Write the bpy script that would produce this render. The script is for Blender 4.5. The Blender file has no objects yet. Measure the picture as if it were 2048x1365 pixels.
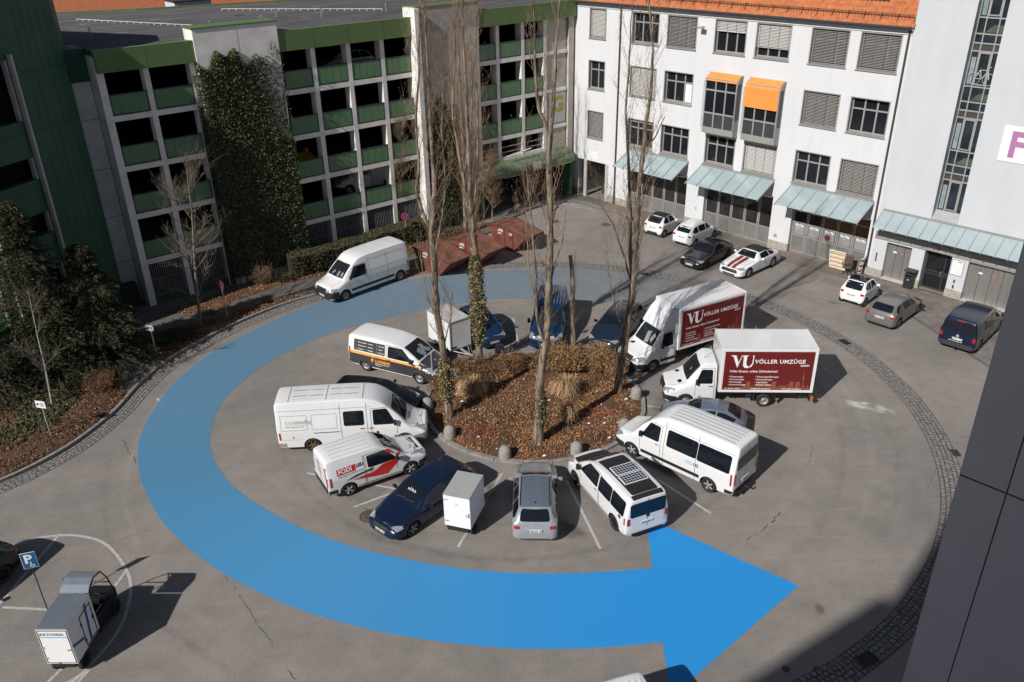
import bpy, bmesh, math, random
from mathutils import Vector, Matrix
from mathutils.bvhtree import BVHTree
R = math.radians
random.seed(7)
SC = bpy.context.scene
COL = SC.collection

# ---------------------------------------------------------------- camera, sky, sun, exposure
CAM_H = 21.8; PITCH = R(27.4); ROLL = R(1.15); FPX = 1691.0
_f = Vector((0, math.cos(PITCH), -math.sin(PITCH))); _r0 = Vector((1, 0, 0)); _u0 = _r0.cross(_f)
_c, _s = math.cos(ROLL), math.sin(ROLL)
_r = _r0*_c - _u0*_s; _u = _r0*_s + _u0*_c
cam = bpy.data.cameras.new('camera'); cam_o = bpy.data.objects.new('camera', cam); COL.objects.link(cam_o)
mw = Matrix((( _r.x, _u.x, -_f.x, 0), (_r.y, _u.y, -_f.y, 0), (_r.z, _u.z, -_f.z, CAM_H), (0, 0, 0, 1)))
cam_o.matrix_world = mw
cam.sensor_width = 36.0; cam.lens = FPX/2048*36; cam.clip_start = 0.1; cam.clip_end = 2000
SC.camera = cam_o

SUN_AZ = R(47.45); SUN_EL = R(35.94)      # direction in which shadows fall, elevation
w = bpy.data.worlds.new('World'); SC.world = w; w.use_nodes = True
nt = w.node_tree; bg = nt.nodes['Background']
sky = nt.nodes.new('ShaderNodeTexSky'); sky.sky_type = 'NISHITA'; sky.sun_disc = False
sky.sun_elevation = SUN_EL; sky.sun_rotation = R(222.5); sky.air_density = 1.0; sky.dust_density = 0.6
nt.links.new(sky.outputs[0], bg.inputs[0]); bg.inputs[1].default_value = 0.055
sl = bpy.data.lights.new('sun', 'SUN'); sl.energy = 4.6; sl.angle = R(0.6); sl.color = (1.0, 0.965, 0.915)
so = bpy.data.objects.new('sun', sl); COL.objects.link(so)
sd = Vector((math.cos(SUN_AZ)*math.cos(SUN_EL), math.sin(SUN_AZ)*math.cos(SUN_EL), -math.sin(SUN_EL)))
so.rotation_euler = sd.to_track_quat('-Z', 'Y').to_euler(); so.location = (0, 0, 60)
SC.view_settings.view_transform = 'Standard'; SC.view_settings.look = 'None'
SC.view_settings.gamma = 1.0; SC.view_settings.exposure = 0.07

# ---------------------------------------------------------------- materials
MATS = {}
def lin(c):
    return tuple((x/12.92 if x <= .04045 else ((x+.055)/1.055)**2.4) for x in c)
def mat(name, col=(.5, .5, .5), rough=.6, metal=0., var=.12, scale=3., bump=0., coat=0., spec=.5, detail=4, vscale=None, col2=None, alpha=1., tight=.2):
    if name in MATS: return MATS[name]
    m = bpy.data.materials.new(name); m.use_nodes = True; t = m.node_tree; b = t.nodes['Principled BSDF']
    b.inputs['Roughness'].default_value = rough; b.inputs['Metallic'].default_value = metal
    b.inputs['Specular IOR Level'].default_value = spec
    if coat: b.inputs['Coat Weight'].default_value = coat; b.inputs['Coat Roughness'].default_value = .04
    b.inputs['Base Color'].default_value = (*col, 1)
    if alpha < 1: b.inputs['Alpha'].default_value = alpha
    if var > 0 or bump > 0 or col2:
        tc = t.nodes.new('ShaderNodeTexCoord'); n = t.nodes.new('ShaderNodeTexNoise')
        n.inputs['Scale'].default_value = scale; n.inputs['Detail'].default_value = detail; n.inputs['Roughness'].default_value = .6
        src = tc.outputs['Object']
        if vscale:
            mp = t.nodes.new('ShaderNodeMapping'); mp.inputs['Scale'].default_value = vscale
            t.links.new(src, mp.inputs[0]); src = mp.outputs[0]
        t.links.new(src, n.inputs['Vector'])
        r = t.nodes.new('ShaderNodeValToRGB'); r.color_ramp.elements[0].position = .5-tight; r.color_ramp.elements[1].position = .5+tight
        c2 = col2 or tuple(min(1, x*(1+var)) for x in col)
        r.color_ramp.elements[0].color = (*(tuple(x*(1-var) for x in col)), 1); r.color_ramp.elements[1].color = (*c2, 1)
        t.links.new(n.outputs['Fac'], r.inputs[0]); t.links.new(r.outputs[0], b.inputs['Base Color'])
        if bump > 0:
            bn = t.nodes.new('ShaderNodeBump'); bn.inputs['Strength'].default_value = bump; bn.inputs['Distance'].default_value = .02
            n2 = t.nodes.new('ShaderNodeTexNoise'); n2.inputs['Scale'].default_value = scale*8; n2.inputs['Detail'].default_value = 4
            t.links.new(src, n2.inputs['Vector']); t.links.new(n2.outputs['Fac'], bn.inputs['Height']); t.links.new(bn.outputs[0], b.inputs['Normal'])
    MATS[name] = m; return m

def ground_mat(name, col, patches, speck=.25, rough=.9, tint=(1.06, 1.0, .94)):
    m = bpy.data.materials.new(name); m.use_nodes = True; t = m.node_tree; b = t.nodes['Principled BSDF']; L = t.links.new
    b.inputs['Roughness'].default_value = rough; b.inputs['Specular IOR Level'].default_value = .25
    tc = t.nodes.new('ShaderNodeTexCoord')
    def noise(s, d=5, r=.6, vec=None):
        n = t.nodes.new('ShaderNodeTexNoise'); n.inputs['Scale'].default_value = s; n.inputs['Detail'].default_value = d; n.inputs['Roughness'].default_value = r
        L(vec or tc.outputs['Object'], n.inputs['Vector']); return n.outputs['Fac']
    def ramp(src, p0, p1, c0, c1):
        r = t.nodes.new('ShaderNodeValToRGB'); e = r.color_ramp.elements
        e[0].position = p0; e[1].position = p1; e[0].color = (*c0, 1); e[1].color = (*c1, 1); L(src, r.inputs[0]); return r.outputs[0]
    def mix(mode, f, a, bb):
        x = t.nodes.new('ShaderNodeMix'); x.data_type = 'RGBA'; x.blend_type = mode; x.inputs[0].default_value = f
        L(a, x.inputs[6]); L(bb, x.inputs[7]); return x.outputs[2]
    g = lambda v: (v, v, v)
    c = ramp(noise(.13, 8, .68), .33, .66, tuple(x*(1-patches) for x in col), tuple(x*(1+patches)*k for x, k in zip(col, tint)))
    c = mix('MULTIPLY', 1, c, ramp(noise(.9, 6, .7), .32, .68, g(1-patches*.8), g(1.06)))
    mp = t.nodes.new('ShaderNodeMapping'); mp.inputs['Scale'].default_value = (.5, 6, 1); mp.inputs['Rotation'].default_value = (0, 0, R(28)); L(tc.outputs['Object'], mp.inputs[0])
    c = mix('MULTIPLY', 1, c, ramp(noise(.7, 4, .6, mp.outputs[0]), .25, .6, g(1-patches*.45), g(1.0)))
    c = mix('MULTIPLY', 1, c, ramp(noise(19, 5, .9), .32, .68, g(1-speck), g(1+speck*.6)))
    c = mix('MULTIPLY', 1, c, ramp(noise(3.3, 8, .8), .30, .36, g(.82), g(1.0)))
    L(c, b.inputs['Base Color'])
    bn = t.nodes.new('ShaderNodeBump'); bn.inputs['Strength'].default_value = .35; bn.inputs['Distance'].default_value = .01
    L(noise(40, 2), bn.inputs['Height']); L(bn.outputs[0], b.inputs['Normal'])
    MATS[name] = m; return m

# ---------------------------------------------------------------- mesh helpers
class MB:
    def __init__(s): s.v = []; s.f = []; s.mi = []; s.sm = []
    def add(s, vs, fs, mi=0, smooth=False, M=None):
        o = len(s.v)
        s.v += [tuple(M @ Vector(p)) if M else tuple(p) for p in vs]
        s.f += [tuple(i+o for i in f) for f in fs]; s.mi += [mi]*len(fs); s.sm += [smooth]*len(fs)
        return s
    def box(s, x0, x1, y0, y1, z0, z1, mi=0, M=None):
        vs = [(x, y, z) for x in (x0, x1) for y in (y0, y1) for z in (z0, z1)]
        fs = [(0, 1, 3, 2), (4, 6, 7, 5), (0, 4, 5, 1), (2, 3, 7, 6), (0, 2, 6, 4), (1, 5, 7, 3)]
        return s.add(vs, fs, mi, False, M)
    def bbox(s, x0, x1, y0, y1, z0, z1, b=.03, mi=0, M=None):
        bm = bmesh.new(); bmesh.ops.create_cube(bm, size=1)
        for v in bm.verts: v.co = Vector(((x0+x1)/2+v.co.x*(x1-x0), (y0+y1)/2+v.co.y*(y1-y0), (z0+z1)/2+v.co.z*(z1-z0)))
        bmesh.ops.bevel(bm, geom=bm.edges[:], offset=b, segments=2, affect='EDGES', profile=.6)
        s.frombm(bm, mi, False, M); bm.free(); return s
    def frombm(s, bm, mi=0, smooth=False, M=None):
        bm.verts.ensure_lookup_table(); bm.verts.index_update()
        return s.add([v.co[:] for v in bm.verts], [[v.index for v in f.verts] for f in bm.faces], mi, smooth, M)
    def quad(s, *p, mi=0): return s.add(p, [tuple(range(len(p)))], mi)
    def cyl(s, p0, p1, r0, r1=None, n=10, mi=0, cap=True, smooth=True):
        r1 = r0 if r1 is None else r1; p0 = Vector(p0); p1 = Vector(p1); d = (p1-p0).normalized()
        a = d.orthogonal().normalized(); b = d.cross(a); vs = []; 
        for p, r in ((p0, r0), (p1, r1)):
            for i in range(n):
                t = 2*math.pi*i/n; vs.append(p+a*(math.cos(t)*r)+b*(math.sin(t)*r))
        fs = [(i, (i+1) % n, n+(i+1) % n, n+i) for i in range(n)]
        s.add(vs, fs, mi, smooth)
        if cap: s.add(vs, [tuple(range(n-1, -1, -1)), tuple(range(n, 2*n))], mi, False)
        return s
    def tube(s, pts, rad, n=6, mi=0):
        pts = [Vector(p) for p in pts]; rings = []; a = None
        for i, p in enumerate(pts):
            d = (pts[min(i+1, len(pts)-1)]-pts[max(i-1, 0)]).normalized()
            if a is None: a = d.orthogonal().normalized()
            a = (a-d*a.dot(d)).normalized(); b = d.cross(a); r = rad[i] if isinstance(rad, (list, tuple)) else rad
            rings.append([p+a*(math.cos(2*math.pi*k/n)*r)+b*(math.sin(2*math.pi*k/n)*r) for k in range(n)])
        vs = [q for rg in rings for q in rg]
        fs = [(i*n+k, i*n+(k+1) % n, (i+1)*n+(k+1) % n, (i+1)*n+k) for i in range(len(pts)-1) for k in range(n)]
        return s.add(vs, fs, mi, True)
    def prism(s, poly, z0, z1, mi=0, M=None):
        n = len(poly); vs = [(x, y, z0) for x, y in poly]+[(x, y, z1) for x, y in poly]
        fs = [tuple(range(n-1, -1, -1)), tuple(range(n, 2*n))]+[(i, (i+1) % n, n+(i+1) % n, n+i) for i in range(n)]
        return s.add(vs, fs, mi, False, M)
    def lathe(s, prof, n=20, mi=0, axis='y', smooth=True):
        vs = []; m = len(prof)
        for i in range(n):
            t = 2*math.pi*i/n
            for r, h in prof:
                if axis == 'y': vs.append((math.cos(t)*r, h, math.sin(t)*r))
                else: vs.append((math.cos(t)*r, math.sin(t)*r, h))
        fs = [(i*m+j, ((i+1) % n)*m+j, ((i+1) % n)*m+j+1, i*m+j+1) for i in range(n) for j in range(m-1)]
        return s.add(vs, fs, mi, smooth)
    def mesh(s, name, mats):
        me = bpy.data.meshes.new(name); me.from_pydata(s.v, [], s.f)
        for m in (mats if isinstance(mats, (list, tuple)) else [mats]): me.materials.append(m)
        me.polygons.foreach_set('material_index', s.mi); me.polygons.foreach_set('use_smooth', s.sm); me.update()
        return me
    def build(s, name, mats, parent=None, loc=None, rz=0, fix=False):
        me = s.mesh(name, mats)
        if fix:
            bm = bmesh.new(); bm.from_mesh(me); bmesh.ops.recalc_face_normals(bm, faces=bm.faces); bm.to_mesh(me); bm.free()
        return link(name, me, parent, loc, rz)
def link(name, me, parent=None, loc=None, rz=0):
    o = bpy.data.objects.new(name, me); COL.objects.link(o)
    if parent: o.parent = parent
    if loc is not None: o.location = loc
    if rz: o.rotation_euler = (0, 0, rz)
    return o
def tag(o, label, cat, group=None, kind=None):
    o['label'] = label; o['category'] = cat
    if group: o['group'] = group
    if kind: o['kind'] = kind
    return o
def thing(name, label, cat, loc=(0, 0, 0), rz=0, group=None):
    o = link(name, None, None, loc, rz); return tag(o, label, cat, group)
def struct(o): o['kind'] = 'structure'; return o
def copy_tree(o, parent=None):
    c = o.copy(); COL.objects.link(c); c.parent = parent
    for ch in list(o.children): copy_tree(ch, c)
    return c
_pc = {}
def text_mesh(s, size=1., bold=0., spacing=1., align='LEFT'):
    k = (s, size, bold, spacing, align)
    if k in _pc: return _pc[k]
    cu = bpy.data.curves.new('t', 'FONT'); cu.body = s; cu.size = size; cu.offset = bold*size; cu.space_character = spacing; cu.align_x = align; cu.resolution_u = 2
    o = bpy.data.objects.new('t', cu); COL.objects.link(o); bpy.context.view_layer.update()
    me = o.evaluated_get(bpy.context.evaluated_depsgraph_get()).to_mesh()
    vs = [v.co[:] for v in me.vertices]; fs = [tuple(p.vertices) for p in me.polygons]
    o.to_mesh_clear(); bpy.data.objects.remove(o); bpy.data.curves.remove(cu)
    _pc[k] = (vs, fs); return vs, fs
def flat_text(name, s, size, m, parent, org, ux, uz, bold=.012, spacing=1., align='LEFT', sx=1.):
    """lettering lying in the plane org + ux*u + uz*v"""
    vs, fs = text_mesh(s, size, bold, spacing, align); org = Vector(org); ux = Vector(ux); uz = Vector(uz)
    mb = MB(); mb.add([org+ux*(v[0]*sx)+uz*v[1] for v in vs], fs); return mb.build(name, m, parent)

# shared materials
white_plaster = mat('white_plaster', (.615, .62, .635), .9, var=.05, scale=1.1, spec=.2, vscale=(1.4, 1.4, .22), detail=8)
conc = mat('concrete', (.33, .31, .29), .9, var=.22, scale=1.2, bump=.2, spec=.2)
conc_pale = mat('pale_concrete', (.47, .445, .42), .9, var=.16, scale=.9, bump=.1, spec=.2)
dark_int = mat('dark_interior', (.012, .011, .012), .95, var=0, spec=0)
metal_gray = mat('window_metal', (.35, .34, .33), .5, metal=.3, var=.08)
metal_light = mat('light_metal', (.42, .42, .42), .45, metal=.4, var=.08)
metal_dark = mat('dark_metal', (.045, .047, .05), .5, metal=.3, var=.1)
glass_dark = mat('window_glass', (.012, .014, .017), .06, var=0, spec=.5)
steel = mat('stainless_steel', (.36, .345, .33), .42, metal=.7, var=.15, scale=2, vscale=(8, 8, .6))
# ================================================================= ground, paving, paint
asphalt = ground_mat('asphalt', (.252, .235, .222), .17, .42)
m = MB(); m.quad((-220, -60, 0), (220, -60, 0), (220, 320, 0), (-220, 320, 0)); struct(m.build('asphalt_ground', asphalt))

def catmull(P, k=6, closed=False):
    P = [Vector(p).to_3d() if len(p) == 3 else Vector((p[0], p[1], 0)) for p in P]; n = len(P); out = []
    for i in range(n if closed else n-1):
        p0, p1, p2, p3 = (P[(i-1) % n] if closed or i > 0 else P[0]), P[i], P[(i+1) % n], (P[(i+2) % n] if closed or i+2 < n else P[-1])
        for j in range(k):
            t = j/k; out.append(.5*((2*p1)+(-p0+p2)*t+(2*p0-5*p1+4*p2-p3)*t*t+(-p0+3*p1-3*p2+p3)*t**3))
    if not closed: out.append(P[-1])
    return out
def offset_path(P, d):
    out = []
    for i, p in enumerate(P):
        t = (P[min(i+1, len(P)-1)]-P[max(i-1, 0)]).normalized(); out.append(p+Vector((-t.y, t.x, 0))*d)
    return out

# --- blue arrow, an added graphic overlay laid on the asphalt (curved band, fading towards its tail)
OO = [(14.2, 49.0), (11.6, 50.6), (8.53, 51.75), (5.8, 52.3), (3.3, 52.42), (.96, 52.37), (-3.04, 52.14), (-6.6, 51.06), (-10.23, 49.24), (-12.88, 46.76), (-15.15, 43.82), (-16.74, 41.04), (-17.63, 37.66), (-17.59, 34.14), (-16.99, 31.65), (-15.91, 29.4), (-14, 26.72), (-11.47, 24.35), (-8.38, 22.36), (-5.73, 21.24), (-3.11, 20.51), (-.6, 20.1), (1.05, 20), (2.69, 20.02), (4.78, 20.2)]
II = [(9.6, 45.2), (7.6, 46.3), (5.52, 46.97), (4.3, 47.25), (3.01, 47.45), (1.11, 47.7), (-1.25, 47.6), (-4.29, 46.78), (-6.84, 45.64), (-10.01, 43.72), (-12.6, 41.09), (-13.95, 38.29), (-14.5, 35.6), (-14.12, 32.95), (-13.57, 31.53), (-12.51, 29.82), (-11, 28.22), (-8.54, 26.4), (-6.37, 25.25), (-4.37, 24.5), (-2.46, 23.96), (-.61, 23.64), (1.22, 23.51), (3.05, 23.54), (4.99, 23.69)]
A, B = catmull(OO, 5), catmull(II, 5); n = len(A)
mb = MB(); al = []
def aal(t):
    pts = [(0, 0.), (.08, .10), (.16, .20), (.30, .30), (.45, .44), (.62, .52), (.78, .72), (.90, .90), (1., .985)]
    for (a, x), (b, y) in zip(pts, pts[1:]):
        if t <= b: return x+(y-x)*(t-a)/(b-a)
    return 1.
rows = 4
for i in range(n):
    for r in range(rows+1):
        p = A[i].lerp(B[i], r/rows); mb.v.append((p.x, p.y, .009)); al.append(aal(i/(n-1)))
for i in range(n-1):
    for r in range(rows): a = i*(rows+1)+r; mb.f.append((a, a+1, a+rows+2, a+rows+1)); mb.mi.append(0); mb.sm.append(False)
o = len(mb.v); mb.v += [(4.78, 20.2, .009), (4.99, 23.69, .009), (5.2, 26.56, .009), (10.04, 22.65, .009), (4.67, 18.0, .009)]; al += [.985]*5
mb.f += [(o, o+4, o+3, o+2, o+1)]; mb.mi.append(0); mb.sm.append(False)
pm = bpy.data.materials.new('blue_overlay'); pm.use_nodes = True; t = pm.node_tree; b = t.nodes['Principled BSDF']; b.inputs['Base Color'].default_value = (.026, .29, .70, 1); b.inputs['Roughness'].default_value = .75; b.inputs['Specular IOR Level'].default_value = .2
at = t.nodes.new('ShaderNodeAttribute'); at.attribute_name = 'fade_wear'; ar = t.nodes.new('ShaderNodeMath'); ar.operation = 'MULTIPLY'; ar.inputs[1].default_value = 1.5; ar.use_clamp = True; t.links.new(at.outputs['Fac'], ar.inputs[0]); t.links.new(ar.outputs[0], b.inputs['Alpha'])
cr_ = t.nodes.new('ShaderNodeValToRGB'); cr_.color_ramp.elements[0].position = .3; cr_.color_ramp.elements[0].color = (.17, .31, .43, 1); cr_.color_ramp.elements[1].position = .98; cr_.color_ramp.elements[1].color = (.024, .262, .635, 1); q_ = cr_.color_ramp.elements.new(.52); q_.color = (.085, .27, .455, 1); t.links.new(at.outputs['Fac'], cr_.inputs[0]); t.links.new(cr_.outputs[0], b.inputs['Base Color'])
me = mb.mesh('blue_arrow', pm); ca = me.attributes.new('fade_wear', 'FLOAT', 'POINT'); ca.data.foreach_set('value', al)
struct(link('blue_overlay_arrow', me))

# --- cobbles
cob_m = mat('granite_setts', (.19, .175, .163), .85, var=.5, scale=7, bump=.3, detail=2); joint_m = mat('sett_joints', (.075, .066, .058), .95, var=.3, scale=4)
def cobbles(name, path, width, rows, rnd, size=.20, z=.004, mats=(cob_m, joint_m), gap=.026, h=.018):
    P = path; L = [0]
    for a, b in zip(P, P[1:]): L.append(L[-1]+(b-a).length)
    def at(s):
        for i in range(len(P)-1):
            if s <= L[i+1] or i == len(P)-2:
                k = (s-L[i])/(L[i+1]-L[i]); t = (P[i+1]-P[i]).normalized(); return P[i].lerp(P[i+1], k), Vector((-t.y, t.x, 0))
    mb = MB(); rs = random.Random(rnd); rw = width/rows
    ne = max(2, int(L[-1]/.5)); prev = None
    for i in range(ne+1):
        p, q = at(L[-1]*i/ne); a = p-q*(width/2+.02); b = p+q*(width/2+.02)
        if prev: mb.add([(prev[0].x, prev[0].y, z), (a.x, a.y, z), (b.x, b.y, z), (prev[1].x, prev[1].y, z)], [(0, 1, 2, 3)], 1)
        prev = (a, b)
    for r in range(rows):
        s = rs.random()*size
        while s < L[-1]-size:
            ln = size*rs.uniform(.75, 1.3); y0 = -width/2+r*rw+gap*rs.uniform(.4, 1.1); y1 = -width/2+(r+1)*rw-gap*rs.uniform(.4, 1.1)
            c = []; hh = z+h*rs.uniform(.5, 1.1)
            for (u, v) in ((s+gap, y0), (s+ln-gap, y0), (s+ln-gap, y1), (s+gap, y1)):
                p, q = at(min(u+rs.uniform(-.012, .012), L[-1])); c.append(p+q*(v+rs.uniform(-.01, .01)))
            m_ = sum(c, Vector())/4; top = [m_+(x-m_)*.80 for x in c]
            mb.add([(x.x, x.y, z) for x in c]+[(x.x, x.y, hh) for x in top], [(4, 5, 6, 7), (0, 1, 5, 4), (1, 2, 6, 5), (2, 3, 7, 6), (3, 0, 4, 7)], 0)
            s += ln
    return struct(mb.build(name, list(mats)))
def arc(cx, cy, r, a0, a1, n=60): return [Vector((cx+r*math.cos(R(a0+(a1-a0)*i/n)), cy+r*math.sin(R(a0+(a1-a0)*i/n)), 0)) for i in range(n+1)]
cobbles('cobble_gutter_ring', arc(.86, 34.8, 18.5, -72, 108, 90), .95, 5, 1)
CURB = catmull([(-26.5, 26.6), (-24.2, 28.1), (-22.24, 29.75), (-21.2, 31.0), (-20.25, 32.76), (-19.55, 35.3), (-19.35, 37.73), (-18.8, 40.3), (-17.68, 42.67), (-16.31, 44.85), (-14.25, 47.3), (-12.08, 49.0), (-9.4, 50.9), (-6.6, 52.6), (-5.2, 53.2)], 5)
cobbles('cobble_gutter_left', offset_path(CURB, -.52), .74, 4, 2, .24)
# --- raised pavement and its kerb stones
kerb_m = mat('kerb_granite', (.24, .225, .21), .85, var=.25, scale=5, bump=.2)
def kerb(name, path, w, z0, z1, seg=1.0, rnd=1, m=kerb_m):
    mb = MB(); acc = 0; cur = [path[0]]
    def flush(c):
        if len(c) < 2: return
        a = offset_path(c, w/2); b = offset_path(c, -w/2); k = len(c)
        vs = [(p.x, p.y, z) for z in (z0, z1) for q in (a, b) for p in q]
        f = []
        for i in range(k-1):
            f += [(2*k+i, 2*k+i+1, 3*k+i+1, 3*k+i), (i, i+1, 2*k+i+1, 2*k+i), (k+i+1, k+i, 3*k+i, 3*k+i+1)]
        f += [(0, 2*k, 3*k, k), (k-1, 2*k-1, 4*k-1, 3*k-1)]; mb.add(vs, f)
    for a, b in zip(path, path[1:]):
        acc += (b-a).length; cur.append(b)
        if acc >= seg:
            d = (cur[-1]-cur[-2]).normalized()*.012; cur[-1] = cur[-1]-d; flush(cur); cur = [b+d*.5]; acc = 0
    flush(cur); return struct(mb.build(name, m, fix=True))
kerb('kerb_left', CURB, .16, -.05, .15)
pave_m = ground_mat('paving', (.13, .122, .112), .22, .2)
poly = [(p.x, p.y) for p in offset_path(CURB, .05)]+[(-3.5, 57.5), (-1.6, 59.4), (.5, 61.5), (-6, 62), (-60, 66), (-60, 20)]
mb = MB(); mb.prism(poly, -.05, .125); struct(mb.build('raised_pavement', pave_m, fix=True))
# slab joints on the path
mb = MB(); rs = random.Random(5)
for i in range(9):
    y = 37.6+i*.72; mb.add([(-19.6-.05*i, y, .129), (-24.5, y+3.4, .129), (-24.5, y+3.425, .129), (-19.6-.05*i, y+.025, .129)], [(0, 1, 2, 3)])
for i in range(5):
    x = -20.1-.9*i; mb.add([(x, 38.2+.62*i, .130), (x+2.6, 43.0+.5*i, .130), (x+2.625, 43.0+.5*i, .130), (x+.025, 38.2+.62*i, .130)], [(0, 1, 2, 3)])
struct(mb.build('slab_joints', joint_m))
# --- soil beds (bumpy)
soil_m = ground_mat('soil_litter', (.135, .080, .050), .5, .5)
from mathutils import noise as mnoise
def bed(name, poly, z, h, m=soil_m, grid=.5, edge=.6, rnd=0):
    bm = bmesh.new(); bm.faces.new([bm.verts.new((x, y, 0)) for x, y in poly])
    for ax in (0, 1):
        lo = min(p[ax] for p in poly); hi = max(p[ax] for p in poly); k = math.ceil(lo/grid)
        while k*grid < hi:
            co = [0, 0, 0]; co[ax] = k*grid; no = [0, 0, 0]; no[ax] = 1
            bmesh.ops.bisect_plane(bm, geom=bm.verts[:]+bm.edges[:]+bm.faces[:], plane_co=co, plane_no=no); k += 1
    P = [Vector((x, y, 0)) for x, y in poly]
    for v in bm.verts:
        dmin = 9
        for a, b in zip(P, P[1:]+P[:1]):
            ab = b-a; t_ = max(0, min(1, (v.co-a).dot(ab)/ab.length_squared)); dmin = min(dmin, (v.co-a-ab*t_).length)
        k = min(1, dmin/edge); v.co.z = z+k*(h+.06*mnoise.noise(v.co*1.1+Vector((rnd, 0, 0))))
    bmesh.ops.triangulate(bm, faces=bm.faces); bmesh.ops.recalc_face_normals(bm, faces=bm.faces)
    mb = MB(); mb.frombm(bm, 0, True); 
    ob = mb.build(name, m); bm.free(); return struct(ob)
cp = [(p.x, p.y) for p in offset_path(CURB, .10) if p.y < 37.2]
BED_A = cp+[(-20.3, 38.2), (-21.6, 40.2), (-24.2, 42.6), (-27, 45.5), (-40, 46), (-40, 24)]
bed('planting_bed_left', BED_A, .13, .10, rnd=1)
BED_B = [(-20.6, 41.9), (-18.85, 40.6), (-17.80, 42.6), (-16.45, 44.9), (-14.4, 47.35), (-12.9, 48.5), (-14.6, 48.35), (-17.7, 45.6), (-20.1, 44.0), (-20.75, 42.7)]
bed('planting_bed_middle', BED_B, .13, .05, edge=.3, rnd=2)
BED_C = [(-21.4, 46.5), (-17.9, 45.95), (-17.2, 47.9), (-14.92, 50.3), (-12.2, 51.9), (-9.8, 53.4), (-7.4, 54.8), (-5.4, 56.6), (-3.4, 59.0), (-1.5, 61.2), (-2.9, 61.4), (-9.5, 56.2), (-18.5, 49.1)]
bed('planting_bed_garage', BED_C, .13, .05, edge=.3, rnd=3)
ISL = [(1.02+5.35*math.cos(a), 35.45+5.1*math.sin(a)) for a in [2*math.pi*i/26 for i in range(26)]]
bed('planted_island', ISL, .05, .16, edge=1.2, rnd=4)
kp = [Vector((x, y, 0)) for x, y in ISL]; kp.append(kp[0]); kp2 = []
for a, b in zip(kp, kp[1:]): kp2 += [a, a.lerp(b, .5)]
kerb('kerb_island', kp2+[kp[0]], .20, -.02, .12, seg=.9)

# --- paving along the white building
WO = Vector((5.83, 68.68, 0)); WPHI = R(-46.43); WT = Vector((math.cos(WPHI), math.sin(WPHI), 0)); WN = Vector((-math.sin(WPHI), math.cos(WPHI), 0))
def WP(x, y, z=0): p = WO+WT*x+WN*y; return (p.x, p.y, z)
walk_m = ground_mat('footway', (.20, .178, .158), .2, .3)
mb = MB(); mb.quad(*[WP(x, y, .004) for x, y in ((-1.5, -1.7), (3, -1.25), (25.2, -1.45), (25.2, 0), (-1.5, 0))]); struct(mb.build('footway', walk_m))
# concrete pavers to the right: real bevelled pavers
mb = MB(); rs = random.Random(9)
def front(x): return -1.45-(x-25.2)*.60 if x < 40 else -11
mb.quad(*[WP(x, y, .004) for x, y in ((25.2, -1.45), (41, front(39.9)), (41, 0), (25.2, 0))], mi=1)
x = 25.3
while x < 40:
    y = -.16
    while y > front(x)+.15:
        j = rs.uniform(-.01, .01); mb.add([WP(x+.006, y-.12, .012+j*.3), WP(x+.234, y-.12, .012), WP(x+.234, y-.006, .012), WP(x+.006, y-.006, .012+j*.2)], [(0, 1, 2, 3)]); y -= .125
    x += .24
struct(mb.build('paver_area', [mat('pavers', (.20, .175, .155), .9, var=.35, scale=1.3), joint_m]))
def line_path(a, b, n=14): a = Vector(a); b = Vector(b); return [a.lerp(b, i/n) for i in range(n+1)]
cobbles('kerb_line_cobbles', line_path(WP(-1.5, -1.78), WP(25.3, -1.55), 30), .16, 1, 4, .16)
cobbles('passage_cobbles', line_path(WP(-.2, -.55), WP(3.4, -.5), 8), .9, 6, 6, .14)
mb = MB(); 
a, b = Vector(WP(25.6, -1.75)), Vector(WP(37, -8.5)); d = (b-a).normalized(); q = Vector((-d.y, d.x, 0))
mb.add([tuple(p+Vector((0, 0, .010))) for p in (a-q*.09, b-q*.09, b+q*.09, a+q*.09)], [(0, 1, 2, 3)]); struct(mb.build('drain_channel', mat('drain_steel', (.16, .155, .15), .6, metal=.4, var=.3, scale=20)))

# --- painted bay lines
line_m = mat('faded_line_paint', (.42, .405, .385), .9, var=.25, scale=9)
def line(a, b, w_=.11, z=.0045):
    a = Vector((*a, z)); b = Vector((*b, z)); d = (b-a).normalized(); q = Vector((-d.y, d.x, 0))*w_/2
    return [a-q, b-q, b+q, a+q]
mb = MB()
for a, b in (((-.55, 29.7), (-2.22, 25.05)), ((2.2, 29.1), (3.19, 24.8)), ((5.4, 29.9), (7.8, 26.75)), ((-1.9, 41.2), (-.3, 44.9)), ((.35, 41.6), (.1, 45.0)), ((4.0, 42.0), (5.6, 44.7)), ((6.2, 34.98), (11.4, 33.7)), ((6.0, 38), (10.5, 40.6)),
             ((-18.2, 22.38), (-16.55, 22.23)), ((-18.43, 22.3), (-18.0, 26.3)), ((-14.51, 24.11), (-14.75, 22.4)), ((-13.9, 19.53), (-14.3, 18.2)), ((-14.82, 19.6), (-15.3, 18.3)), ((-14.03, 19.39), (-15.2, 18.1)), ((-20.3, 21.5), (-19.4, 19.6)),
             ((-15.55, 37.7), (-14.5, 37.5)), ((-16.6, 35.1), (-15.9, 34.9)), ((-17.9, 36.6), (-17.0, 35.3)), ((-16.9, 39.8), (-16.0, 39.4)), ((-9.0, 30.0), (-4.5, 28.6)), ((-6.6, 27.6), (-3.6, 29.4))):
    mb.add(line(a, b), [(0, 1, 2, 3)])
pts = catmull([(-20.6, 24.6), (-19.21, 25.87), (-17.65, 26.2), (-16.08, 25.74), (-14.75, 24.45), (-14.02, 23.29), (-13.68, 22.01), (-13.62, 21.09), (-13.78, 20.26), (-14.1, 19.3), (-14.7, 18.3)], 5)
a = offset_path(pts, .06); b = offset_path(pts, -.06)
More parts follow.
